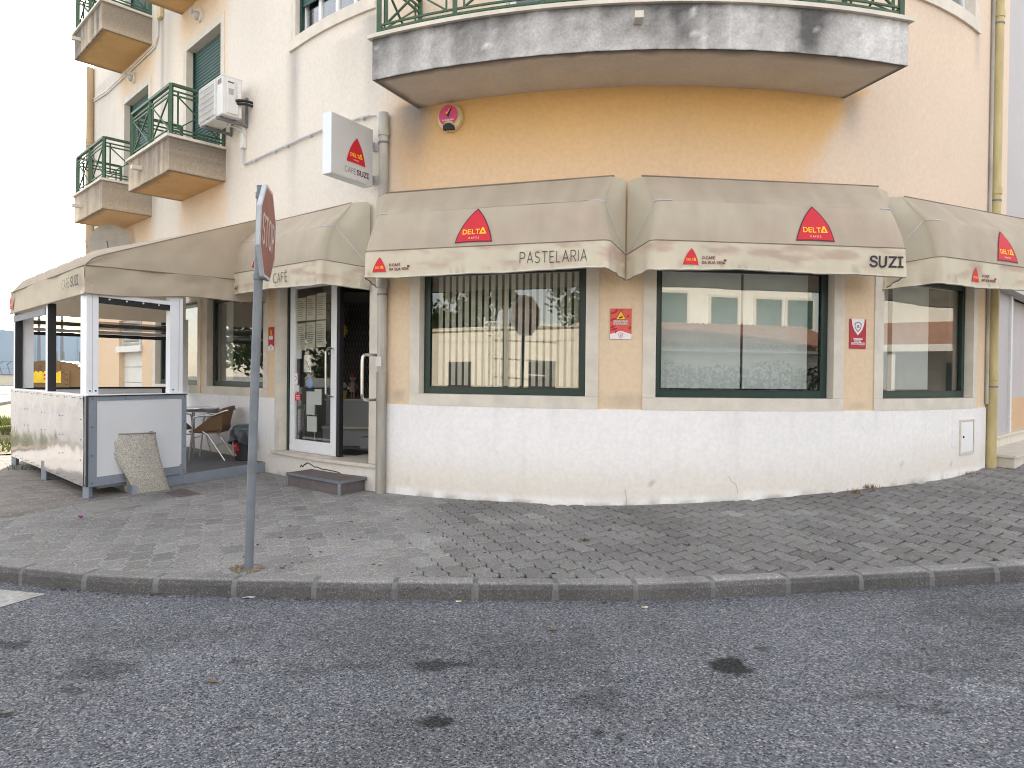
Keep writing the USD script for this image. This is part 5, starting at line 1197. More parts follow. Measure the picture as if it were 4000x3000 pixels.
obj('bend', tube([W3(-4.15, .035, 5.215), W3(-4.04, .04, 5.20), W3(-4.01, .04, 5.16), W3(-4.005, .04, 4.98), W3(-3.98, .04, 4.96)], .014, 8), M['garage_white'], cd)
for u in (-7.3, -6.6, -6.2, -5.5, -4.9, -4.3): obj('clip', bar(W3(u, .0, 5.235 - .008 * (u + 7.7)), W3(u, .055, 5.235 - .008 * (u + 7.7)), .03, .045), M['conduit'], cd)
cu = thing('conduit', 'pair of pale cables running up the wall to the top balcony', 'conduit')
for k in (0, .06): obj('cable', tube([W3(-16.6, .03, 8.79 - k), W3(-15.5, .03, 8.70 - k), W3(-14.3, .03, 8.70 - k), W3(-12.1, .03, 8.72 - k), W3(-11.98 + k, .03, 8.85), W3(-11.95 + k, .03, 9.2), W3(-12.2 + k, .03, 9.7), W3(-12.3 + k, .03, 10.2)], .016, 8), M['garage_white'], cu)
obj('junction_box', place(rbx(0, 0, 9.15, .2, .08, 9.6, .01), local(-11.85, -11.6, 0)[0]), M['cream_plastic'], cu)
def wall_lamp(u, z, label):
    w = thing('wall_lamp', label, 'wall lamp'); p, n, t = PN(u); Mw = frame_mat([*p, z], [*t, 0], [0, 0, 1.], [*n, 0])
    obj('base', place(lathe([(.001, 0), (.12, 0), (.125, .05), (.10, .06), (.001, .06)], 26), Mw), M['garage_white'], w)
    g = trimesh.creation.icosphere(3, .095); g.vertices[:, 2] *= .8; g.apply_translation([0, -.01, .07]); obj('glass', place(g, Mw), M['lampglass'], w, smooth=True)
    hd = [(.105 * math.cos(a), .105 * math.sin(a)) for a in np.linspace(.1, math.pi - .1, 14)]
    v = np.array([(x, y, zz) for zz in (.05, .19) for x, y in hd]); k = len(hd); f = [[i, i + 1, i + k + 1] for i in range(k - 1)] + [[i, i + k + 1, i + k] for i in range(k - 1)]
    obj('hood', place(trimesh.Trimesh(v, f, process=False), Mw), M['garage_white'], w); return w
wall_lamp(-9.685, 8.48, 'round wall lamp over the nearer balcony door'); wall_lamp(-13.51, 8.43, 'round wall lamp over the farther balcony door')
ds = thing('satellite_dish', 'grey satellite dish rising behind the terrace roof', 'satellite dish'); q = W3(-13.6, .45, 4.55)
dn = np.array([.35, -.9, .28]); dn /= np.linalg.norm(dn); dx_ = np.cross([0, 0, 1.], dn); dx_ /= np.linalg.norm(dx_); Md = frame_mat(q, dx_, np.cross(dn, dx_), dn)
dm = lathe([(.001, 0), (.15, .012), (.3, .05), (.42, .10), (.425, .098), (.3, .044), (.15, .004), (.001, -.008)], 36); dm.vertices[:, 1] *= 1.12; obj('reflector', place(dm, Md), M['dish'], ds, smooth=50)
obj('arm', cat_([tube([q + dn * .02 - [0, 0, .38], q + dn * .45 - [0, 0, .1]], .012, 8), tube([q, q - dn * .2, W3(-13.6, .0, 4.3)], .022, 8)]), M['galv'], ds)
# ------------------------------------------------------------------ terrace enclosure
TC, TL, TW = np.array([-5.234, 8.473]), np.array([-8.314, 11.496]), PN(-6.92)[0]
pL, nL, tL = PN(-9.0)                                                  # straight wing: outward normal and right-hand direction
TLW = TL - nL * 2.81
ter = thing('terrace_enclosure', 'beige roofed cafe terrace with steel panels and white posts against the left wall', 'terrace')
def v3(p, z): return np.array([p[0], p[1], z])
deck = Polygon([tuple(TC - nL * .12), tuple(TL - nL * .12), tuple(TLW - nL * -.02), tuple(TW - nL * -.02)])
ZD = .25
m = slab(deck.buffer(-.005), ZD - .02, ZD); obj('deck', m, M['deck'], ter)
ex, ey = (TW - TC) / np.linalg.norm(TW - TC), None
exL = (TL - TC) / np.linalg.norm(TL - TC)
nR = np.array([ex[1], -ex[0]])                                           # outward of the right side
if nR @ (TC - TL) < 0: nR = -nR
obj('deck_fascia', bar(v3(TC + ex * 1.0, ZD - .085), v3(TW - ex * .02, ZD - .085), .04, .165), M['panel_frame'], ter)
DI = -nL * .55
obj('deck_beam', bar(v3(TC + DI, ZD - .085), v3(TL + DI, ZD - .085), .05, .12), M['panel_frame'], ter)
for p in (TC + ex * .03 + exL * .03, TC + exL * 2.08, TL - exL * .03 + nL * -.02, TC + ex * 1.38):
    zb = float(z_pave(p[0], p[1])); obj('leg', bar(v3(p, zb - .02), v3(p, .40), .075), M['panel_frame'], ter)
    obj('foot_plate', bx(p[0] - .06, p[1] - .06, zb - .004, p[0] + .06, p[1] + .06, zb + .008), M['galv'], ter)
def board(a, b, z0, z1, off, th, out):
    """upright sheet from a to b, off in front of that line"""
    a, b = a + out * off, b + out * off; return bar(v3(a, (z0 + z1) / 2), v3(b, (z0 + z1) / 2), th, z1 - z0)
# front panel: wavy polished sheet facing the street
nF = -np.array([-exL[1], exL[0]]);  nF = nF if nF @ nL > 0 else -nF
LF = np.linalg.norm(TL - TC)
nx_, nz_ = 90, 40
X, Zg = np.meshgrid(np.linspace(0, LF, nx_), np.linspace(.275, 1.385, nz_), indexing='ij')
wv = .013 * (fbm(np.stack([X * 1.6, Zg * .8, X * 0], -1), 2, 3) - .5) + .010 * (noise(np.stack([X * 3.2, Zg * 1.1, X * 0 + 4], -1), 6) - .5)
wv = wv * np.sin(np.pi * np.clip((Zg - .275) / 1.11, 0, 1)) ** .35
Pp = TC[None, None] + exL * X[..., None] + nF * (.035 + wv)[..., None]
V = np.concatenate([Pp, Zg[..., None]], -1).reshape(-1, 3); Fc = []
for i in range(nx_ - 1):
    for j in range(nz_ - 1):
        p = i * nz_ + j; Fc += [[p, p + 1, p + nz_ + 1], [p, p + nz_ + 1, p + nz_]]
sheet = trimesh.Trimesh(V, Fc, process=False)
for k in range(2):
    fc = sheet.triangles_center; s_ = (fc[:, :2] - TC) @ exL; sel = (s_ < 2.06) if k == 0 else (s_ >= 2.06)
    sub = trimesh.Trimesh(sheet.vertices, sheet.faces[sel], process=False); sub.remove_unreferenced_vertices(); obj('steel_sheet', sub, M['mirror_sheet'], ter, smooth=True)
obj('sheet_backing', board(TC + exL * .02, TL - exL * .02, .29, 1.37, .005, .02, nF), M['frost'], ter)
rv = [v3(TC + exL * s_ + nF * .048, z) for s_ in np.linspace(.06, LF - .06, 12) for z in (.31, 1.355)] + [v3(TC + exL * s_ + nF * .052, z) for s_ in (2.06, 1.05, 3.2, .03) for z in (.6, .85, 1.1)]
obj('rivets', cat_([trimesh.creation.icosphere(1, .008).apply_translation(q) for q in rv]), M['fence_grey'], ter)
obj('top_rail', cat_([board(TC - ex * 0, TL, 1.386, 1.402, .0, .09, nF), board(TC, TC + ex * 1.455, 1.388, 1.404, .0, .08, nR)]), M['post_alu'], ter)
# right side panel: frosted sheet in a blue-grey frame
A_, B_ = TC + ex * .0, TC + ex * 1.45
obj('frosted_sheet', board(A_ + ex * .05, B_ - ex * .03, .36, 1.34, .020, .012, nR), M['frost'], ter)
for a, b, z0, z1 in ((A_ + ex * .0, B_, .262, .375), (A_, B_, 1.325, 1.388)): obj('panel_frame', board(a, b, z0, z1, .028, .016, nR), M['panel_frame'], ter)
for a, b in ((A_, A_ + ex * .115), (B_ - ex * .075, B_)): obj('panel_frame', board(a, b, .3755, 1.3245, .028, .016, nR), M['panel_frame'], ter)
obj('rubber_edge', cat_([board(A_ - ex * .01, B_ + ex * .01, 1.378, 1.392, .032, .03, nR), board(A_ - ex * .012, A_ - ex * .002, .27, 1.38, .03, .03, nR)]), M['black_rubber'], ter)
obj('screws', cat_([trimesh.creation.icosphere(1, .011).apply_translation(v3(A_ + ex * s_ + nR * .040, z)) for s_ in (.05, .5, .95, 1.41) for z in (.31, 1.355)] + [trimesh.creation.icosphere(1, .011).apply_translation(v3(A_ + ex * s_ + nR * .040, z)) for s_ in (.05, 1.41) for z in (.65, 1.0)]), M['galv'], ter)
# posts
def post(p, d, w, z0, z1, dep=.10, nrm=None):
    nrm = np.array([-d[1], d[0]]) if nrm is None else nrm
    q = bar(v3(p, z0), v3(p, z1), w, dep, up=(nrm[0], nrm[1], 0)); return q
def panel_post(a, d, w, out, dep, z0, z1):
    """hollow section standing on the line a..a+d*w, dep deep behind it"""
    pts = [a, a + d * w, a + d * w - out * dep, a - out * dep]; return slab(Polygon([tuple(q) for q in pts]).buffer(0), z0, z1)
obj('post', panel_post(TC + ex * .0, ex, .155, nR, .11, 1.404, 2.68), M['post_alu'], ter)
obj('post', panel_post(TC + ex * 1.20, ex, .21, nR, .08, 1.404, 2.74), M['post_alu'], ter)
obj('post', panel_post(TC + exL * 1.98, exL, .11, nF, .09, 1.404, 2.66), M['post_alu'], ter)
obj('post', panel_post(TL - exL * .10, exL, .10, nF, .26, 1.404, 2.66), M['post_alu'], ter)
obj('post', panel_post(TLW + nL * .40, -nL, .36, -tL, .10, 1.30, 2.72), M['post_alu'], ter)
obj('post_seal', panel_post(TC + exL * 1.955, exL, .022, nF, .10, 1.404, 2.66), M['black_rubber'], ter); obj('post_seal', panel_post(TL - exL * .135, exL, .03, nF, .10, 1.404, 2.62), M['black_rubber'], ter)
obj('post_groove', cat_([panel_post(TC + ex * .075, ex, .004, nR, -.0015, 1.43, 2.66), panel_post(TC + ex * 1.345, ex, .004, nR, -.0015, 1.43, 2.72)]), M['panel_frame'], ter)
obj('screws', cat_([trimesh.creation.icosphere(1, .011).apply_translation(v3(TC + ex * s_ + nR * .003, 1.45)) for s_ in (.045, .12, 1.25)]), M['black_rubber'], ter)
# head beams and rolled clear curtains
obj('head_beam', board(TC + ex * .16, TC + ex * 1.20, 2.625, 2.675, -.02, .05, nR), M['post_alu'], ter)
obj('curtain_strip', board(TC + ex * .16, TC + ex * 1.20, 2.545, 2.622, -.01, .012, nR), M['black_rubber'], ter)
obj('screws', cat_([trimesh.creation.icosphere(1, .013).apply_translation(v3(TC + ex * s_ + nR * .0, 2.605)) for s_ in (.30, .54, .78, 1.02)]), M['white_print'], ter)
obj('curtain_strip', board(TC + exL * 2.1, TL - exL * .05, 2.50, 2.60, .0, .02, nF), M['fence_grey'], ter)
eL = (TLW - TL) / np.linalg.norm(TLW - TL)
obj('curtain_roll', tube([v3(TL + eL * .1, 2.52), v3(TLW - eL * .25, 2.52)], .075, 14), M['clear_film'], ter)
obj('curtain_core', tube([v3(TL + eL * .05, 2.52), v3(TLW - eL * .12, 2.52)], .035, 10), M['fence_grey'], ter)
obj('curtain_strip', cat_([bar(v3(TL + eL * .05, 2.40), v3(TLW - eL * .35, 2.40), .02, .055), ]), M['conduit'], ter); obj('curtain_strip', bar(v3(TL + eL * .05, 2.335), v3(TLW - eL * .35, 2.335), .02, .06), M['black_rubber'], ter)
obj('end_panel', cat_([bar(v3(TL + eL * .1, 1.27), v3(TLW - eL * .42, 1.27), .03, .22), bar(v3(TL + eL * .1, .75), v3(TLW - eL * .42, .75), .02, .80)]), M['white_alu'], ter)
obj('end_rail', cat_([bar(v3(TL + eL * .05, 1.40), v3(TLW - eL * .40, 1.40), .06, .035), bar(v3(TLW - eL * .45, .3), v3(TLW - eL * .45, 1.40), .07, .05)]), M['black_rubber'], ter)
# canopy: side cloths and a scalloped roof sloping down from the wall
ZWALL = 4.20
def cloth_col(V, s_, base=None):
    n1 = fbm(V * np.array([1.2, 1.2, 2.0]) + s_, 4, 3); base = np.array([0.63, 0.55, 0.44]) if base is None else base
    k = np.clip((n1 - .45) * 2, 0, 1)[:, None] * .25; return (base * (1 - k) + ROSE_ST * k) * (.92 + .16 * n1)[:, None]
def ruled(P0, P1, n, k, f=None):
    """cloth between two polylines given as functions of 0..1"""
    s_ = np.linspace(0, 1, n); q = np.linspace(0, 1, k); V = np.array([[P0(a) * (1 - b) + P1(a) * b + (f(a, b) if f else 0) for b in q] for a in s_]).reshape(-1, 3); Fc = []
    for i in range(n - 1):
        for j in range(k - 1): p = i * k + j; Fc += [[p, p + 1, p + k + 1], [p, p + k + 1, p + k]]
    return V, np.array(Fc)
def roofz(t_): return 2.985 + (ZWALL - 2.985) * t_ + .075 * (1 - np.exp(-t_ / .022)) * (1 - t_)
def ripple(a, b, amp): return amp * (noise(np.array([[a * 9, b * 3, 0]]), 5)[0] - .5)
out3 = np.array([*nR, 0]); of3 = np.array([*nF, 0])
cz = lambda q: 2.652 + .20 * q
V, Fc = ruled(lambda a: v3(TC + nR * .05 + nF * .05 + (TW - TC) * a * .99, cz(a)), lambda a: v3(TC + nR * .05 + nF * .05 + (TW - TC) * a * .99, 2.985 + .18 * a), 50, 8, lambda a, b: out3 * (ripple(a, b, .05) + .012 * math.sin(a * 60) * (1 - b) * (a > .5)) + np.array([0, 0, -.02 * math.sin(a * 9) * (1 - b)]))
obj('side_valance', trimesh.Trimesh(V, Fc, process=False), M['fabric'], ter, smooth=True, col=cloth_col(V, 1.))
V, Fc = ruled(lambda a: v3(TC + nR * .05 + nF * .05 + (TW - TC) * a * .99, 2.985 + .18 * a), lambda a: v3(TC + nR * .05 + nF * .05 + (TW - TC) * a * .99, roofz(a)), 50, 8, lambda a, b: out3 * ripple(a, b, .05) * 4 * b * (1 - b))
obj('side_gable', trimesh.Trimesh(V, Fc, process=False), M['fabric'], ter, smooth=True, col=cloth_col(V, 2.))
V, Fc = ruled(lambda a: v3(TC + nF * .05 + nR * .05 + (TL - TC) * a * 1.02, 2.640), lambda a: v3(TC + nF * .05 + nR * .05 + (TL - TC) * a * 1.02, 2.985), 60, 6, lambda a, b: of3 * ripple(a, b, .04))
obj('front_valance', trimesh.Trimesh(V, Fc, process=False), M['fabric'], ter, smooth=True, col=cloth_col(V, 3., np.array([.74, .67, .53])))
V, Fc = ruled(lambda a: v3(TL + nF * .05 + (TLW - TL) * a, 2.645), lambda a: v3(TL + nF * .05 + (TLW - TL) * a, roofz(a)), 30, 8)
obj('far_gable', trimesh.Trimesh(V, Fc, process=False), M['fabric'], ter, smooth=True, col=cloth_col(V, 4.))
def roofpt(a, b):
    p = (TC + nF * .05 + nR * .05 + (TL - TC) * a * 1.02) * (1 - b) + (TW + (TLW - TW) * a) * b
    sc = .12 * abs(math.sin(math.pi * a * 6)) ** .8 * (1 - math.exp(-b / .03)) * math.exp(-b * 1.6)
    return v3(p, roofz(b) + sc)
n, k = 121, 26; bs = np.concatenate([np.linspace(0, .12, 10), np.linspace(.16, 1, 16)])
V = np.array([[roofpt(a, b) for b in bs] for a in np.linspace(0, 1, n)]).reshape(-1, 3); Fc = []
for i in range(n - 1):
    for j in range(k - 1): p = i * k + j; Fc += [[p, p + k + 1, p + 1], [p, p + k, p + k + 1]]
obj('roof_cloth', trimesh.Trimesh(V, Fc, process=False), M['fabric'], ter, smooth=True, col=cloth_col(V, 5., np.array([.56, .49, .40])))
seam = lambda P, r, nm: obj(nm, tube(P, r, 6), M['piping'], ter)
seam([v3(TC + nR * .062 + nF * .05 + (TW - TC) * a * .99, 2.985 + .18 * a) for a in np.linspace(0, 1, 20)], .008, 'seam'); seam([v3(TC + nR * .058 + nF * .05 + (TW - TC) * a * .99, roofz(a) + .004) for a in np.linspace(0, 1, 40)], .007, 'seam')
seam([v3(TC + nF * .06 + nR * .05 + (TL - TC) * a * 1.02, 2.985) for a in np.linspace(0, 1, 10)], .008, 'seam')
seam([v3(TC + nF * .06 + nR * .05 + (TL - TC) * a * 1.02, 2.635) for a in np.linspace(0, 1, 10)], .009, 'hem_cord'); seam([v3(TC + nR * .055 + nF * .05 + (TW - TC) * a * .99, cz(a) - .02 * math.sin(a * 9) - .005) for a in np.linspace(0, 1, 40)], .007, 'hem_cord')
for a in (.04, .5, .97):
    obj('rafter', bar(v3(TC + (TL - TC) * a - nF * .06, 2.84), v3((TW + (TLW - TW) * a) + nL * .05, ZWALL - .32), .05, .06), M['post_alu'], ter)
obj('front_beam', bar(v3(TC - nF * .03, 2.72), v3(TL - nF * .03, 2.72), .06, .09), M['post_alu'], ter)
Mv = frame_mat(v3(TC + nF * .075 + nR * .05, 0), np.array([*(-exL), 0]), np.array([*nF, 0]), [0, 0, 1.])
thin_text(ter, 'CAF\u00c9', .125, .36, Mv, -.93, 2.755, 'grey_print', None, .012); put_text(ter, 'SUZI', .13, Mv, -.50, 2.755, 'dark_print', False, .012, width=.36)
Mq = Mv.copy(); Mq[:3, 3] = (Mv @ np.array([-4.20, .012, 2.70, 1]))[:3]; emblem(ter, Mq, .22, .24, edge=False)

# ------------------------------------------------------------------ terrace furniture and things on the pavement
def chair(name, label, loc, rz):
    c = thing(name, label, 'chair', loc, rz, group='brown wicker terrace chairs')
    w = .29                                                             # faces +x
    for s_ in (-1, 1):
        y = s_ * w
        obj('arm', tube([(.26, y, 0), (.215, y, .48), (.20, y, .66), (.17, y * 1.02, .715), (.10, y * 1.04, .73), (-.12, y * 1.04, .745), (-.30, y * .98, .82), (-.335, y * .90, .83)], .0145, 10), M['alu_tube'], c, smooth=50)
        obj('leg', tube([(.06, y * .93, .47), (-.02, y * .95, .42), (-.30, y * 1.02, 0)], .0145, 10), M['alu_tube'], c, smooth=50)
    obj('crossbar', cat_([tube([(.225, -w, .36), (.225, w, .36)], .011, 8), tube([(-.14, -w, .24), (-.14, w, .24)], .011, 8)]), M['alu_tube'], c)
    prof = [(.26, .455), (.275, .475), (.25, .49), (.10, .475), (-.10, .465), (-.19, .475), (-.235, .53), (-.27, .65), (-.31, .80), (-.335, .875), (-.355, .895), (-.375, .89), (-.372, .865), (-.345, .79), (-.30, .64), (-.262, .515), (-.215, .45), (-.10, .44), (.10, .447)]
    ys = np.linspace(-w * .93, w * .93, 13); V = []
    for y in ys:
        k = (y / (w * .93)) ** 2
        for x, z in prof: V.append((x + (.10 * k if x < -.2 else 0) * min(1, max(0, (z - .47) / .3)), y * (1 if z < .6 else 1.0 + .02), z - (.035 * k if z > .80 else 0)))
    q = len(prof); Fc = []
    for i in range(len(ys) - 1):
        for j in range(q): p0, p1 = i * q + j, i * q + (j + 1) % q; Fc += [[p0, p1, p1 + q], [p0, p1 + q, p0 + q]]
    for e in (0, (len(ys) - 1) * q): Fc += [[e, e + j, e + j + 1] for j in range(1, q - 1)]
    obj('wicker_shell', trimesh.Trimesh(np.array(V), Fc, process=False), M['wicker'], c, smooth=35)
    return c
ch = chair('wicker_chair', 'brown wicker chair with aluminium arms facing the table, nearest the bin', (-5.06, 11.60, ZD), 188)
dup(ch, (-5.93, 11.98, ZD), 62, label='brown wicker chair seen from behind, half hidden by the frosted panel')
tb = thing('cafe_table', 'round metal cafe table standing by the wall behind the chairs', 'table', (-5.74, 12.42, ZD))
obj('top', lathe([(.001, .785), (.40, .785), (.425, .79), (.43, .805), (.425, .818), (.40, .82), (.001, .82)], 40), M['inox'], tb, smooth=40)
obj('rim', lathe([(.40, .75), (.422, .75), (.422, .785), (.40, .785)], 40), M['galv'], tb)
for a in range(4):
    an = a * math.pi / 2 + .5; obj('leg', tube([(.25 * math.cos(an), .25 * math.sin(an), .78), (.20 * math.cos(an), .20 * math.sin(an), .40), (.30 * math.cos(an), .30 * math.sin(an), 0)], .0145, 8), M['alu_tube'], tb)
q = unproj(932, 1802, ZD)
bn = thing('waste_bin', 'black cafe waste bin with grey liner bag and clear lid on the terrace edge', 'bin', (q[0] + .03, q[1] + .20, ZD))
obj('body', lathe([(.001, 0), (.155, 0), (.16, .02), (.195, .46), (.185, .46), (.001, .44)], 32), M['bin_black'], bn, smooth=40)
a = np.linspace(0, 2 * np.pi, 60, endpoint=False); lv = []
for z, r, am in ((.50, .195, .0), (.515, .21, .004), (.50, .222, .01), (.42, .226, .018), (.34, .232, .026), (.30, .238, .032)):
    rr = r + am * np.sin(a * 7 + z * 20) + am * .7 * np.sin(a * 13 + 2); lv.append(np.stack([rr * np.cos(a), rr * np.sin(a), z + (am * 1.6) * np.sin(a * 3 + 1.0)], 1))
V = np.vstack(lv); Fc = [f for i in range(5) for j in range(60) for f in ([i * 60 + j, i * 60 + 60 + j, i * 60 + 60 + (j + 1) % 60], [i * 60 + j, i * 60 + 60 + (j + 1) % 60, i * 60 + (j + 1) % 60])]
obj('liner', trimesh.Trimesh(V, Fc, process=False), M['bin_bag'], bn, smooth=True)
obj('lid', lathe([(.20, .505), (.205, .52), (.19, .56), (.12, .595), (.001, .605)], 32), M['bin_lid'], bn, smooth=True)
def on_cyl(g, r0, z0, ang, parent, mt, d=.0):
    x0, y0, x1, y1 = g.bounds; xs = np.arange(x0, x1 + .03, .03); ms = []
    for i in range(len(xs) - 1):
        for h in polys(g.intersection(sbox(xs[i], y0, xs[i + 1], y1))):
            v, f = tri(h); rr = r0(z0 + v[:, 1]) + .002 + d; an = ang + v[:, 0] / rr; ms.append(trimesh.Trimesh(np.stack([rr * np.cos(an), rr * np.sin(an), z0 + v[:, 1]], 1), f, process=False))
    obj('print', cat_(ms), M[mt], parent)
br = lambda z: .16 + (.035) * (z - .02) / .44
an0 = math.atan2(-1, -.55)
on_cyl(Polygon([(-.12, 0), (.06, 0), (.02, .12), (-.12, .12)]), br, .17, an0, bn, 'poster_red'); on_cyl(Polygon([(-.09, .0), (-.05, .055), (-.035, .035), (-.02, .05), (-.01, .02), (-.035, .0), (-.05, .025)]), br, .07, an0, bn, 'yellow_print')
for k_ in range(5): on_cyl(sbox(-.115 + k_ * .022, .205 - .17 + .03, -.100 + k_ * .022, .205 - .17 + .055), br, .17, an0, bn, 'yellow_print', .002)

# step box at the door
sb = thing('door_step', 'brown boxed step with steel edging in front of the cafe door', 'step')
P0, P1, P2 = np.array([-3.19, 9.80]), np.array([-2.235, 8.985]), np.array([-1.985, 9.42])
P3 = P0 + (P2 - P1)
def quad(a, b, c, d, z0, z1): return slab(Polygon([tuple(a), tuple(b), tuple(c), tuple(d)]).buffer(0), z0, z1)
zs0 = .07; tw = np.linspace(0, 1, 2)
cen = (P0 + P1 + P2 + P3) / 4; ins = lambda p, k: cen + (p - cen) * k
obj('body', quad(*[ins(p, .97) for p in (P0, P1, P2, P3)], zs0, .262), M['step_brown'], sb); obj('tread', quad(*[ins(p, .985) for p in (P0, P1, P2, P3)], .262, .285), M['step_brown'], sb)
for a, b in ((P0, P1), (P1, P2), (P2, P3)): obj('edge_trim', bar(v3(a, .272), v3(b, .272), .028, .034), M['galv'], sb)
for p in (P0, P1): obj('corner_trim', bar(v3(ins(p, .985), zs0), v3(ins(p, .985), .256), .038), M['galv'], sb)

# leaning concrete planter
plt_ = thing('concrete_planter', 'twisted washed concrete planter tipped against the frosted panel', 'planter')
q0 = unproj(520, 1936, .10); q1 = unproj(652, 1914, .10)
bx_ = (q1 - q0)[:2]; bl_ = np.linalg.norm(bx_); bx_ /= bl_; by_ = np.array([-bx_[1], bx_[0]]); by_ = by_ if by_ @ nR < 0 else -by_
lv = []; nzp = 26
for i in range(nzp + 1):
    t_ = i / nzp; z = .085 + .80 * t_; tw = math.radians(-26 * (t_ - .0) + 3 * 0); wd = bl_ * (1.0 - .10 * math.sin(math.pi * t_) + .30 * t_); dp_ = .23
    c = np.array([q0[0], q0[1]]) + bx_ * (bl_ / 2 - .05 * t_ - .19 * t_ + .06) + by_ * (.10 + .125 * t_)
    ux = bx_ * math.cos(tw) + by_ * math.sin(tw); uy = -bx_ * math.sin(tw) + by_ * math.cos(tw)
    ring = []
    for (sx, sy) in ((-1, -1), (1, -1), (1, 1), (-1, 1)):
        a0_ = c + ux * sx * wd / 2 + uy * sy * dp_ / 2
        for (ax, ay) in (((.0, .02), (.02, .0)) if sx * sy < 0 else ((.02, .0), (.0, .02))):
            ring.append(a0_ - ux * sx * ax - uy * sy * ay)
    # a crease that winds across the broad faces
    kx = -.5 + 1.0 * t_; k1 = c + ux * wd * np.clip(-kx * .92, -.44, .44) - uy * (dp_ / 2 + .045 * math.sin(math.pi * min(1, max(0, t_))))
    ring = ring[:2] + [k1] + ring[2:]
    lv.append([v3(p, z) for p in ring])
nr_ = len(lv[0]); V = np.array(lv).reshape(-1, 3); Fc = []
for i in range(nzp):
    for j in range(nr_): a, b = i * nr_ + j, i * nr_ + (j + 1) % nr_; Fc += [[a, b, b + nr_], [a, b + nr_, a + nr_]]
for e, fl in ((0, 1), (nzp * nr_, 0)): Fc += [[e, e + j + 1, e + j] if fl else [e, e + j, e + j + 1] for j in range(1, nr_ - 1)]
obj('body', trimesh.Trimesh(V, Fc, process=False), M['planter'], plt_, smooth=22, col=None) if False else None
mm = trimesh.Trimesh(V, Fc, process=False); vv, ff_, nn = meshkit.arrays(mm, 24)
obj('body', (vv, ff_), M['planter'], plt_, smooth=True, col=np.ones((len(vv), 3)))
top = np.array(lv[-1]); obj('rim', cat_([tube([top[a] + [0, 0, .002], top[(a + 1) % nr_] + [0, 0, .002]], .010, 6) for a in range(nr_)]), M['cover'], plt_)

# service covers in the pavement
cv = thing('service_cover', 'rectangular concrete service cover set in the paving by the terrace corner', 'cover')
ch_ = cov_hole.buffer(-.012); v, f = tri(ch_); obj('lid', slab(ch_, .085, float(z_pave(-4.7, 8.0)) + .006), M['cover'], cv)
obj('frame', slab(cov_hole.difference(cov_hole.buffer(-.010)), .06, float(z_pave(-4.7, 8.0)) - .004), M['crack'], cv)
gt = thing('drain_cover', 'patterned cast iron drain cover in front of the leaning planter', 'cover')
gz = float(z_pave(-4.4, 8.8)); obj('plate', slab(grate_hole.buffer(-.01), .06, gz - .004), M['iron'], gt)
gx = np.array([-4.76, 8.62]); e1 = np.array([.30, .80]) * .98; e2 = np.array([.39, -.40]); st_ = []
for i in range(15):
    for j in range(9):
        o = gx + e1 * (i + .6) / 15.5 + e2 * (j + .6) / 9.5; d = (e1 / np.linalg.norm(e1)) if (i + j) % 2 else e2 / np.linalg.norm(e2); st_.append(bar(v3(o - d * .016, gz - .002), v3(o + d * .016, gz - .002), .013, .008))
obj('tread_pattern', cat_(st_), M['iron'], gt)

# ------------------------------------------------------------------ stop sign
ss = thing('stop_sign', 'faded red octagonal STOP sign turned sideways on a grey steel pole', 'sign')
pb = np.array([-2.093, 5.502, .10]); ptp = np.array([-2.012, 5.502, 3.165]); pd = (ptp - pb) / np.linalg.norm(ptp - pb)
obj('pole', cat_([tube([pb, ptp], .0345, 20)]), M['galv'], ss, smooth=40); obj('cap', cyl(ptp, ptp + pd * .012, .036, 20), M['galv'], ss)
sn = np.array([.983, .185, 0]); sn = sn - pd * (sn @ pd); sn /= np.linalg.norm(sn); sx_ = np.cross(pd, sn)
zc = 2.80; cpt = pb + pd * ((zc - pb[2]) / pd[2]) + sn * .062
Mg = frame_mat(cpt, sx_, pd, sn)
oc = Polygon([(.358 / math.cos(math.pi / 8) * math.cos(a), .358 / math.cos(math.pi / 8) * math.sin(a)) for a in np.arange(8) * math.pi / 4 + math.pi / 8])
pl_ = extrude(oc, .003); obj('plate', place(pl_, Mg), M['galv_edge'], ss)
rm = extrude(oc.difference(oc.buffer(-.006)), .035); rm.apply_translation([0, 0, -.030]); obj('folded_rim', place(rm, Mg), M['galv_edge'], ss)
rd = extrude(oc.buffer(-.022, join_style=2), .001); rd.apply_translation([0, 0, .0035]); obj('red_face', place(rd, Mg), M['sign_red'], ss)
rb = extrude(oc.buffer(-.002, join_style=2).difference(oc.buffer(-.022, join_style=2)), .001); rb.apply_translation([0, 0, .0035]); obj('white_border', place(rb, Mg), M['sign_white'], ss)
tm = text('STOP', .23, False, .001); e = tm.bounds; tm.apply_scale([.56 / (e[1][0] - e[0][0]), .245 / (e[1][1] - e[0][1]), 1]); e = tm.bounds; tm.apply_translation([-(e[0][0] + e[1][0]) / 2, -(e[0][1] + e[1][1]) / 2, .005]); obj('lettering', place(tm, Mg), M['sign_white'], ss)
for z in (3.10, 2.455):
    c = pb + pd * ((z - pb[2]) / pd[2]); obj('clamp', cat_([tube([c - pd * .022, c + pd * .022], .042, 18), bar(c + sn * .03, c + sn * .064, .07, .04)]), M['galv'], ss)
rb_ = []
r = np.random.default_rng(8)
for k in range(46):
    a = r.random() * 6.28; d = .05 + .085 * r.random(); s_ = .006 + .014 * r.random(); b = trimesh.creation.icosphere(1, s_); b.vertices *= [1, 1, .7]; b.vertices += r.normal(0, s_ * .2, b.vertices.shape); rb_.append(b.apply_translation([pb[0] + d * math.cos(a), pb[1] + d * math.sin(a), .118 + .006 * r.random()]))
obj('broken_paving', cat_(rb_), M['soil'], None, label='broken paving crumbs round the foot of the stop sign pole', kind='stuff')

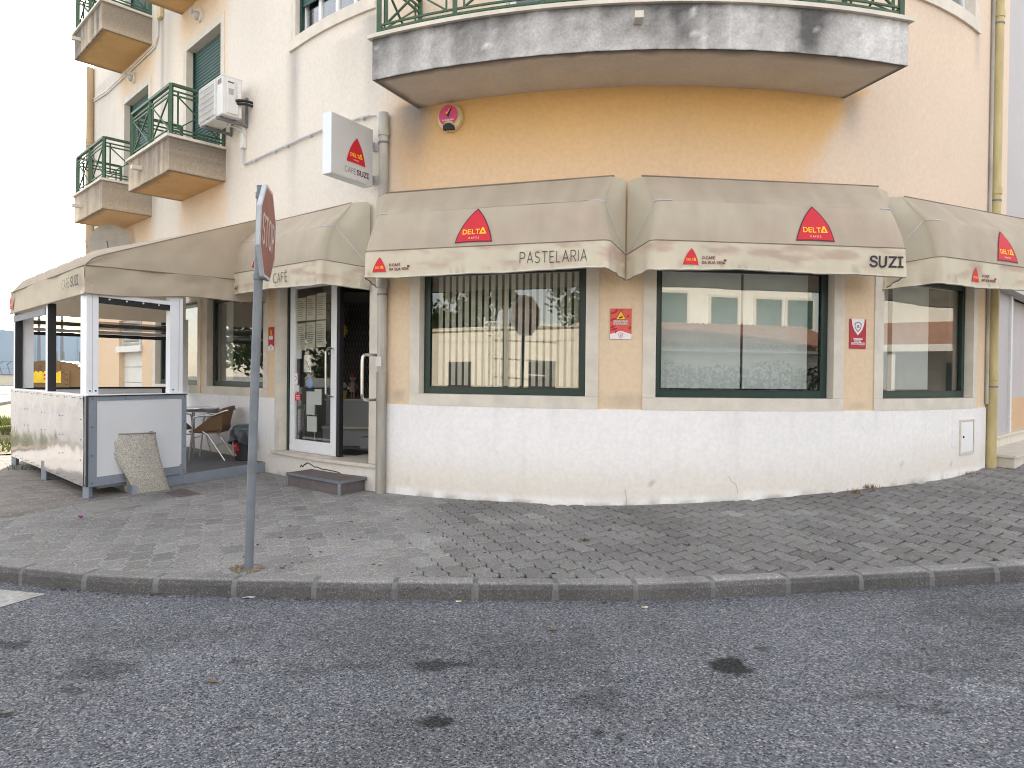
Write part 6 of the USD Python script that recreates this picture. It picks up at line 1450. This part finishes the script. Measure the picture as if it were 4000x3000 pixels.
# ------------------------------------------------------------------ litter and weeds
def leaf(px, py, z, ln, wd, rot, label, mt, curl=.25, nm='fallen_leaf', cat='leaf'):
    q = unproj(px, py, z); n = 9; V = []; a = math.radians(rot)
    for i in range(n):
        t_ = i / (n - 1); w = wd * math.sin(math.pi * min(1, t_ * 1.02)) ** .7 / 2; h = curl * ln * (2 * t_ - 1) ** 2 * .5
        for s_ in (-1, 0, 1): V.append(((t_ - .5) * ln, s_ * w, h + abs(s_) * w * .35 + .003))
    V = np.array(V); R2 = np.array([[math.cos(a), math.sin(a)], [-math.sin(a), math.cos(a)]]); V[:, :2] = V[:, :2] @ R2; V += [q[0], q[1], z]; Fc = []
    for i in range(n - 1):
        for j in range(2): p = i * 3 + j; Fc += [[p, p + 3, p + 4], [p, p + 4, p + 1]]
    return obj(nm, trimesh.Trimesh(V, Fc, process=False), M[mt], label=label, cat=cat)
leaf(615, 2320, .002, .10, .045, 5, 'curled tan leaf in the gutter left of the stop sign', 'dry_leaf'); leaf(202, 2280, .002, .10, .06, 20, 'dark brown leaf against the kerb near the white marking', 'dark_leaf', .5)
leaf(833, 2665, .002, .075, .026, 0, 'small tan leaf lying on the open road left of centre', 'dry_leaf', .1); leaf(28, 2795, .002, .08, .03, 25, 'dark leaf on the road at the left edge', 'dark_leaf', .2)
leaf(2160, 2462, .002, .06, .03, 5, 'pale tan scrap of leaf on the road below the kerb centre', 'dry_leaf', .08); leaf(2360, 2358, .002, .04, .03, 30, 'tiny dark curled leaf in the gutter below the middle kerb stones', 'dark_leaf', .8)
leaf(2320, 2358, .002, .035, .018, 0, 'tiny ochre leaf beside the dark curled one in the gutter', 'dry_leaf', .3); leaf(3800, 2314, .035, .06, .02, 0, 'twig-like pale leaf in the gutter at far right', 'dry_leaf', .2)
leaf(3870, 2306, .035, .05, .02, 20, 'golden leaf at the far right end of the kerb', 'dry_leaf', .3); leaf(380, 2294, .002, .07, .04, -10, 'brown crumpled leaf in the gutter between marking and stop sign', 'dark_leaf', .5)
leaf(1632, 2302, .085, .06, .025, 60, 'brown leaf stuck on the kerb face right of the stop sign', 'dark_leaf', .1)
leaf(3205, 2462, .03, .055, .018, -50, 'small blackish leaf on the road below the right awning', 'dark_leaf', .4)
q = unproj(965, 2336, .0); V = np.array([[0, 0, .004], [.05, .01, .012], [.095, .03, .004], [.09, -.025, .006], [.05, -.03, .016], [.02, -.02, .005]]) + [q[0] - .04, q[1], 0]
obj('paper_scrap', trimesh.Trimesh(V, [[0, 5, 1], [1, 5, 4], [1, 4, 2], [2, 4, 3]], process=False), M['foil'], label='torn pale foil scrap in the gutter under the stop sign', cat='litter')
def butt(px, py, z, rot, label):
    q = unproj(px, py, z); a = math.radians(rot); d = np.array([math.cos(a), math.sin(a), 0]); t_ = thing('cigarette_butt', label, 'cigarette butt'); c = q + [0, 0, .006]
    obj('filter', cyl(c, c + d * .024, .0055, 8), M['cream_plastic'], t_); obj('paper', cyl(c - d * .018, c, .0052, 8), M['white_print'], t_)
butt(1790, 2352, .0, 3, 'cigarette butt in the gutter below the striped blinds window'); butt(2520, 2375, .0, 185, 'cigarette butt on the road right of the kerb centre')
q = unproj(316, 2025, .12); fl = thing('flower', 'single fallen magenta blossom on the paving', 'flower', (q[0], q[1], float(z_pave(q[0], q[1]))))
r = np.random.default_rng(2); pet = []
for k in range(9):
    a = k * 2.4; V = np.array([[0, 0, .004], [.022 * math.cos(a - .5), .022 * math.sin(a - .5), .02], [.035 * math.cos(a), .035 * math.sin(a), .03 + .015 * r.random()], [.022 * math.cos(a + .5), .022 * math.sin(a + .5), .02]]); pet.append(trimesh.Trimesh(V, [[0, 1, 2], [0, 2, 3]], process=False))
obj('petals', cat_(pet), M['petal'], fl)
def weed(px, py, z, n, h, label, seed, dry=False, spread=.06):
    q = unproj(px, py, z); r = np.random.default_rng(seed)
    return obj('weed', blades(n, lambda r_: (q[0] + r_.normal(0, spread), q[1] + r_.normal(0, spread * .4)), h * .4, h, seed, lambda x, y: z - .005, .005), M['dry_leaf' if dry else 'grass'], label=label, cat='weed', kind='stuff')
weed(3400, 1905, .33, 46, .07, 'dry weed tuft at the foot of the plinth', 1, True); weed(3330, 1925, .31, 26, .08, 'thin dry weed sprig left of the bigger plinth tuft', 2, True, .04)
weed(3760, 1850, .37, 60, .06, 'dark weeds at the foot of the yellow drainpipe', 3, True, .12); weed(2285, 2110, .14, 40, .028, 'small green weed in the paving joint at mid pavement', 4, False, .025); weed(80, 1850, .06, 60, .20, 'green weed growing beside the terrace front leg', 5, False, .12); weed(2680, 2128, .15, 14, .03, 'tiny green weed in a paving joint right of the middle', 6, False, .02)
dk = []
for px, py, w in ((170, 1887, .12), (290, 1938, .16), (640, 1939, .03), (790, 1884, .02)):
    q = unproj(px, py, .09); dk.append(rbx(q[0] - w, q[1] - w * .35, .085, q[0] + w, q[1] + w * .35, .112, .01))
obj('wood_scraps', cat_(dk[:2]), M['crack'], label='two dark board scraps lying under the terrace', cat='scrap')
# ------------------------------------------------------------------ background at the left
wh = thing('warehouse', 'long pale blue warehouse beyond the far road', 'building')
a, b = np.array([-125., 95.]), np.array([-10., 96.])
def far_wall(a, b, z0, z1a, z1b, th):
    d = (b - a) / np.linalg.norm(b - a); n = np.array([-d[1], d[0]]) * th
    V = [[*p, z] for p, zt in ((a, z1a), (b, z1b), (b + n, z1b), (a + n, z1a)) for z in (z0, zt)]; return trimesh.convex.convex_hull(np.array(V))
obj('cladding', far_wall(a, b, -.1, 11.2, 3.2, 20), M['blue_wall'], wh)
for q in range(40):
    p = a + (b - a) * (q + .5) / 40; obj('cladding_joint', bx(p[0] - .04, p[1] - .06 + q * .0, 0, p[0] + .04, p[1] - .01, 11.0 - 8 * (q + .5) / 40), M['blue_wall'], wh)
yw = thing('boundary_wall', 'low sunlit pale wall along the far side of the road', 'wall'); obj('masonry', bx(-110, 84.7, -.1, -30, 85.3, 1.25), M['pale_wall'], yw); obj('coping', bx(-110, 84.6, 1.25, -30, 85.4, 1.35), M['fence_grey'], yw)
fe = thing('fence', 'grey metal fence with cranked posts on top of the far wall', 'fence')
for q in range(36):
    x = -66 + q * 1.02; obj('fence_post', cat_([bar((x, 85, 1.35), (x - .35, 85, 2.55), .07), bar((x - .35, 85, 2.55), (x + .25, 85, 2.95), .07)]), M['fence_grey'], fe)
obj('top_wire', cat_([bar((-67, 85, 2.9), (-29, 85, 2.9), .05), bar((-67, 85, 2.0), (-29, 85, 2.0), .03)]), M['fence_grey'], fe)
def lamp_post(x, y, h, label):
    l = thing('lamp_post', label, 'lamp post', (x, y, 0)); obj('pole', tube([(0, 0, 0), (0, 0, h * .5), (0, 0, h)], np.array([.17, .13, .07]), 10), M['fence_grey'], l); obj('arm', cat_([tube([(0, 0, h), (.4, 0, h + .25), (1.4, 0, h + .35)], .05, 8), rbx(1.2, -.14, h + .30, 1.9, .14, h + .42)]), M['fence_grey'], l)
lamp_post(-41.2, 60, 9, 'grey lamp post by the far road, left of the pair'); lamp_post(-39.2, 60, 7.6, 'thin dark lamp post right of the pair, behind the containers')
def container(label, x, y, first=None):
    c = thing('waste_container', label, 'container', (x, y, .0), 10, group='brown recycling containers beyond the terrace')
    prof = [(-.84, .05), (-.93, .35), (-.93, 1.55), (-.86, 1.78), (-.62, 1.93), (-.2, 2.0), (.2, 2.0), (.62, 1.93), (.86, 1.78), (.93, 1.55), (.93, .35), (.84, .05)]
    g = Polygon(prof).buffer(.06).buffer(-.06); m = extrude(g, 1.2); V = m.vertices; m.vertices = np.column_stack([V[:, 0], V[:, 2] - .6, V[:, 1]]); obj('body', m, M['brown_bin'], c)
    g2 = g.buffer(-.08); m = extrude(g2, .1); V = m.vertices; m.vertices = np.column_stack([V[:, 0], V[:, 2] - .68, V[:, 1]]); obj('front_bulge', m, M['brown_bin'], c)
    pt = Polygon([(-.55, .85), (-.55, 1.72), (-.30, 1.76), (-.30, 1.92), (.30, 1.92), (.30, 1.76), (.55, 1.72), (.55, .85)]); m = extrude(pt, .05); V = m.vertices; m.vertices = np.column_stack([V[:, 0], V[:, 2] - .72, V[:, 1]]); obj('riveted_plate', m, M['brown_bin'], c)
    rv = [(-.48, z) for z in np.arange(.93, 1.68, .14)] + [(.48, z) for z in np.arange(.93, 1.68, .14)] + [(x_, 1.69) for x_ in np.arange(-.36, .4, .12)] + [(x_, z) for x_ in (-.2, .2) for z in (1.78, 1.86)]
    obj('rivets', cat_([trimesh.creation.icosphere(1, .028).apply_translation([x_, -.73, z]) for x_, z in rv]), M['brown_bin'], c)
    obj('label', bx(-.40, -.735, 1.37, .34, -.721, 1.70), M['yellow_label'], c); obj('label_print', cat_([bx(-.10, -.739, 1.56, .16, -.735, 1.62), bx(-.10, -.739, 1.46, .18, -.735, 1.51)]), M['red_print'], c)
    obj('lifting_lugs', cat_([tube([(x_, 0, 1.95), (x_ - .01, 0, 2.28)], .04, 8) for x_ in (-.10, .09, .55)]), M['galv'], c)
    return c
ct = container('brown riveted recycling container with a yellow label behind the terrace', -13.25, 20.2)
dup(ct, (-12.35, 23.0, 0), 12, label='second brown container standing behind the labelled one')
van = thing('parked_van', 'white van mostly hidden beyond the containers', 'van', (-12.2, 27.5, 0), 96)
prof = Polygon([(-2.2, .35), (2.2, .35), (2.25, 1.0), (1.75, 1.15), (1.25, 1.85), (-2.15, 1.9), (-2.25, 1.1)]); m = extrude(prof, 1.8); V = m.vertices; m.vertices = np.column_stack([V[:, 0], V[:, 2] - .9, V[:, 1]]); obj('body', m, M['white_alu'], van)
wd = Polygon([(-2.0, 1.2), (1.4, 1.2), (1.05, 1.75), (-2.0, 1.78)]); m = extrude(wd, 1.83); V = m.vertices; m.vertices = np.column_stack([V[:, 0], V[:, 2] - .915, V[:, 1]]); obj('windows', m, M['black_rubber'], van)
for x_ in (-1.4, 1.45):
    for y_ in (-.85, .85): obj('wheel', cyl((x_, y_ - .1, .34), (x_, y_ + .1, .34), .34, 20), M['black_rubber'], van)

# ------------------------------------------------------------------ the other side of the street, seen in the windows
def tree(label, x, y, h, cr, cz0, n, seed, leafs=.16, cat='tree'):
    t_ = thing('tree', label, cat, (x, y, 0)); r = np.random.default_rng(seed)
    obj('trunk', tube([(0, 0, 0), (.05, .04, h * .3), (.0, .1, h * .62), (.1, 0, h * .85)], np.array([.22, .17, .11, .04]) * h / 7, 10), M['bark'], t_)
    cl = []
    for k in range(16):
        a = r.random() * 6.28; z = cz0 + (h - cz0) * r.random(); w = cr * math.sqrt(max(.08, 1 - ((z - (cz0 + h) / 2) / ((h - cz0) / 2 * 1.05)) ** 2)); d = w * (.35 + .6 * r.random()); cl.append((d * math.cos(a), d * math.sin(a), z, cr * (.26 + .2 * r.random())))
    obj('limbs', cat_([tube([(0, .05, h * .35 + .1 * (k % 4)), (c[0] * .6, c[1] * .6, c[2] * .9), c[:3]], np.array([.07, .05, .02]), 6) for k, c in enumerate(cl)]), M['bark'], t_)
    V = np.zeros((n * 4, 3)); Fc = np.zeros((n * 2, 3), int)
    for k in range(n):
        c = cl[r.integers(len(cl))]; d = r.normal(0, 1, 3); d *= c[3] * r.random() ** .45 / np.linalg.norm(d); o = np.array(c[:3]) + d; u = r.normal(0, 1, 3); u /= np.linalg.norm(u); w = np.cross(u, r.normal(0, 1, 3)); w /= np.linalg.norm(w); s_ = leafs * (.6 + .7 * r.random())
        V[4 * k:4 * k + 4] = [o - u * s_, o + w * s_ * .5, o + u * s_, o - w * s_ * .5]; Fc[2 * k:2 * k + 2] = [[4 * k, 4 * k + 1, 4 * k + 2], [4 * k, 4 * k + 2, 4 * k + 3]]
    obj('crown', trimesh.Trimesh(V, Fc, process=False), M['leaf'], t_)
gw = thing('garden_wall', 'white garden wall across the street mirrored in the windows', 'wall')
obj('masonry', bx(-3.2, -7.2, 0, 26, -7.0, 1.15), M['house_white'], gw); obj('coping', bx(-3.25, -7.25, 1.15, 26, -6.95, 1.24), M['stone'], gw)
for q in range(60): obj('fence_bar', bx(-3 + q * .48, -7.12, 1.24, -2.93 + q * .48, -7.08, 2.0), M['green_rail'], gw)
obj('pier', bx(5.2, -7.3, 0, 5.9, -6.9, 1.75), M['house_white'], gw)
ann = thing('low_house', 'low house with a clay tile roof across the street mirrored in the middle window', 'house')
obj('wall', bx(1.2, -17, 0, 20, -11.0, 3.0), M['house_white'], ann); obj('cornice', bx(.8, -17.2, 2.85, 20.4, -10.5, 3.08), M['house_white'], ann)
for k in range(66):
    x = .8 + k * .297
    tl_ = tube([(x, -10.4, 3.14), (x, -13.9, 4.25)], .135, 8); tl_.vertices[:, 2] = np.maximum(tl_.vertices[:, 2], tl_.vertices[:, 2].min()); obj('roof_tile_row', tl_, M['tile_roof'], ann)
obj('roof_deck', trimesh.convex.convex_hull(np.array([[.8, -10.45, 3.0], [20.4, -10.45, 3.0], [20.4, -14, 4.1], [.8, -14, 4.1], [.8, -17, 3.1], [20.4, -17, 3.1]])), M['tile_roof'], ann)
vil = thing('villa', 'sunlit white villa with green shutters mirrored in the middle window', 'house')
obj('wall', bx(-1.0, -30, 0, 24, -18.2, 10.5), M['house_white'], vil); obj('bay', bx(9.5, -18.2, 0, 16, -17.2, 9.5), M['house_white'], vil)
for x0, y in ((6.4, -18.2), (11.9, -17.2), (14.0, -17.2), (17.6, -18.2), (20.4, -18.2), (22.4, -18.2)):
    for z0 in (4.6, 8.0):
        f = obj('window', bx(x0 - .15, y - .02, z0 - .15, x0 + 1.75, y + .06, z0 + 1.75), M['stone'], vil); obj('shutter', bx(x0, y + .06, z0, x0 + 1.6, y + .10, z0 + 1.6), M['shutter'], f)
obj('roof', trimesh.convex.convex_hull(np.array([[-1.6, -30.6, 10.5], [24.6, -30.6, 10.5], [24.6, -17.6, 10.5], [-1.6, -17.6, 10.5], [4, -24, 13], [19, -24, 13]])), M['tile_roof'], vil)
shd = thing('workshop', 'cream flat roofed workshop across the street mirrored in the striped window', 'building')
obj('wall', bx(-26, -22, 0, -6.8, -14.5, 4.25), M['house_cream'], shd); obj('parapet', bx(-26.2, -22.2, 4.25, -6.6, -14.3, 4.42), M['stone'], shd)
for x0 in (-20.5, -15.0, -10.0): obj('window', bx(x0, -14.5, 1.1, x0 + 1.6, -14.44, 2.5), M['dark_in'], shd)
hs = thing('apartment_block', 'tall pale apartment block across the street mirrored in the door glass', 'building')
obj('wall', bx(-60, -14, 0, -36, -2, 9), M['house_white'], hs)
for k in range(5):
    for z0 in (1.5, 4.8): obj('window', bx(-36.02, -12.6 + k * 2.3, z0, -35.95, -11.2 + k * 2.3, z0 + 1.5), M['shutter'], hs)
wl = thing('garden_wall', 'white wall beyond the left pavement mirrored in the terrace windows', 'wall'); obj('masonry', bx(-30.2, -2, 0, -30.0, 26, 1.5), M['house_white'], wl)
def hedge(label, x0, y0, x1, y1, z0, z1, n, seed, s0=.09):
    r = np.random.default_rng(seed); c = np.array([x0, y0, z0]) + r.random((n, 3)) * np.array([x1 - x0, y1 - y0, z1 - z0]); c[:, 2] = z0 + (c[:, 2] - z0) * (.75 + .35 * noise(np.stack([c[:, 0] * .9, c[:, 1], c[:, 0] * 0], -1), seed))
    u = r.normal(0, 1, (n, 3)); u /= np.linalg.norm(u, axis=1, keepdims=True); w = np.cross(u, r.normal(0, 1, (n, 3))); w /= np.linalg.norm(w, axis=1, keepdims=True); s_ = s0 * (.6 + .8 * r.random((n, 1)))
    V = np.stack([c - u * s_, c + w * s_ * .5, c + u * s_, c - w * s_ * .5], 1).reshape(-1, 3); k = np.arange(n)[:, None] * 4
    return obj('hedge', trimesh.Trimesh(V, np.vstack([k + [0, 1, 2], k + [0, 2, 3]]), process=False), M['leaf'], label=label, cat='hedge')
hedge('dark hedge behind the garden wall mirrored in the middle window', 6.5, -8.3, 24, -7.4, .6, 2.35, 4200, 5); hedge('low green hedge mirrored at the foot of the striped window', -13, -8.6, -7.2, -7.6, 0, .85, 2200, 6)
hr_ = thing('corner_house', 'white house with tiled porch down the street mirrored in the last window', 'house')
obj('wall', bx(26, 3, 0, 38, 20, 7.5), M['house_white'], hr_); obj('porch_roof', trimesh.convex.convex_hull(np.array([[23.2, 4, 3.0], [23.2, 18, 3.0], [26, 4, 4.0], [26, 18, 4.0], [26, 4, 3.0], [26, 18, 3.0]])), M['tile_roof'], hr_); obj('porch_beam', bx(23.1, 4, 2.75, 23.5, 18, 3.0), M['house_white'], hr_)
for y_ in (5, 9, 13, 17): obj('column', bx(23.2, y_, 0, 23.45, y_ + .25, 2.75), M['house_white'], hr_)
for y_ in (6, 11): obj('door', bx(25.9, y_, 0.1, 26.02, y_ + 1.2, 2.4), M['shutter'], hr_); obj('window', bx(25.9, y_ + .2, 5.0, 26.02, y_ + 1.6, 6.4), M['shutter'], hr_)
up_l = thing('utility_pole', 'timber utility pole with wires mirrored in the striped window', 'pole', (-12.6, -8.9, 0))
obj('pole', tube([(0, 0, 0), (0, 0, 7.5)], np.array([.13, .09]), 10), M['bark'], up_l); obj('crossarm', bar((-.7, .3, 6.9), (.7, -.3, 6.9), .1), M['bark'], up_l)
for z_, o_ in ((6.95, .6), (6.95, -.6), (6.2, 0)): obj('wire', tube([(o_ + (q - .5) * 44, -o_ * .4 - (q - .5) * 2, z_ - 1.1 * (1 - (2 * q - 1) ** 2) + 1.1) for q in np.linspace(0, 1, 24)], .012, 5), M['black_rubber'], up_l)
lad = thing('scaffold', 'pale scaffold frame leaning by the workshop mirrored in the striped window', 'scaffold')
for x_ in (-17.6, -16.6): obj('upright', bar((x_, -14.0, 0), (x_, -14.0, 4.9), .07), M['garage_white'], lad)
for z_ in (.9, 1.9, 2.9, 3.9, 4.6): obj('rung', bar((-17.6, -14.0, z_), (-16.6, -14.0, z_), .05), M['garage_white'], lad); obj('plank', bar((-17.4, -13.9, z_ + .05), (-13.6, -13.9, z_ - .15), .05), M['garage_white'], lad)
lab_ = ['bushy dark tree mirrored in the left part of the striped window', 'tall dark tree behind the workshop mirrored in the striped window', 'broad pine beside the workshop mirrored in the striped window', 'leafy tree beyond the white wall mirrored in the terrace window', 'round tree beyond the white wall mirrored in the far terrace window', 'small garden tree by the low house mirrored in the middle window']
for k, (x, y, h, cr_, cz0, n, lf) in enumerate(((-30.5, -26, 8.3, 2.6, 3, 2200, .26), (-27.5, -27.5, 9.2, 2.8, 3, 2400, .26), (-9.6, -11.2, 7.6, 2.1, 2.9, 2600, .16), (-33, 12, 7.5, 3.6, 1.2, 3600, .2), (-33, 20.5, 8.0, 4.6, 1.0, 4600, .2), (.3, -9.4, 3.4, 1.2, 1.0, 1200, .12))):
    tree(lab_[k], x, y, h, cr_, cz0, n, 100 + k, lf)

if BAD: print('colour count mismatch:', BAD)
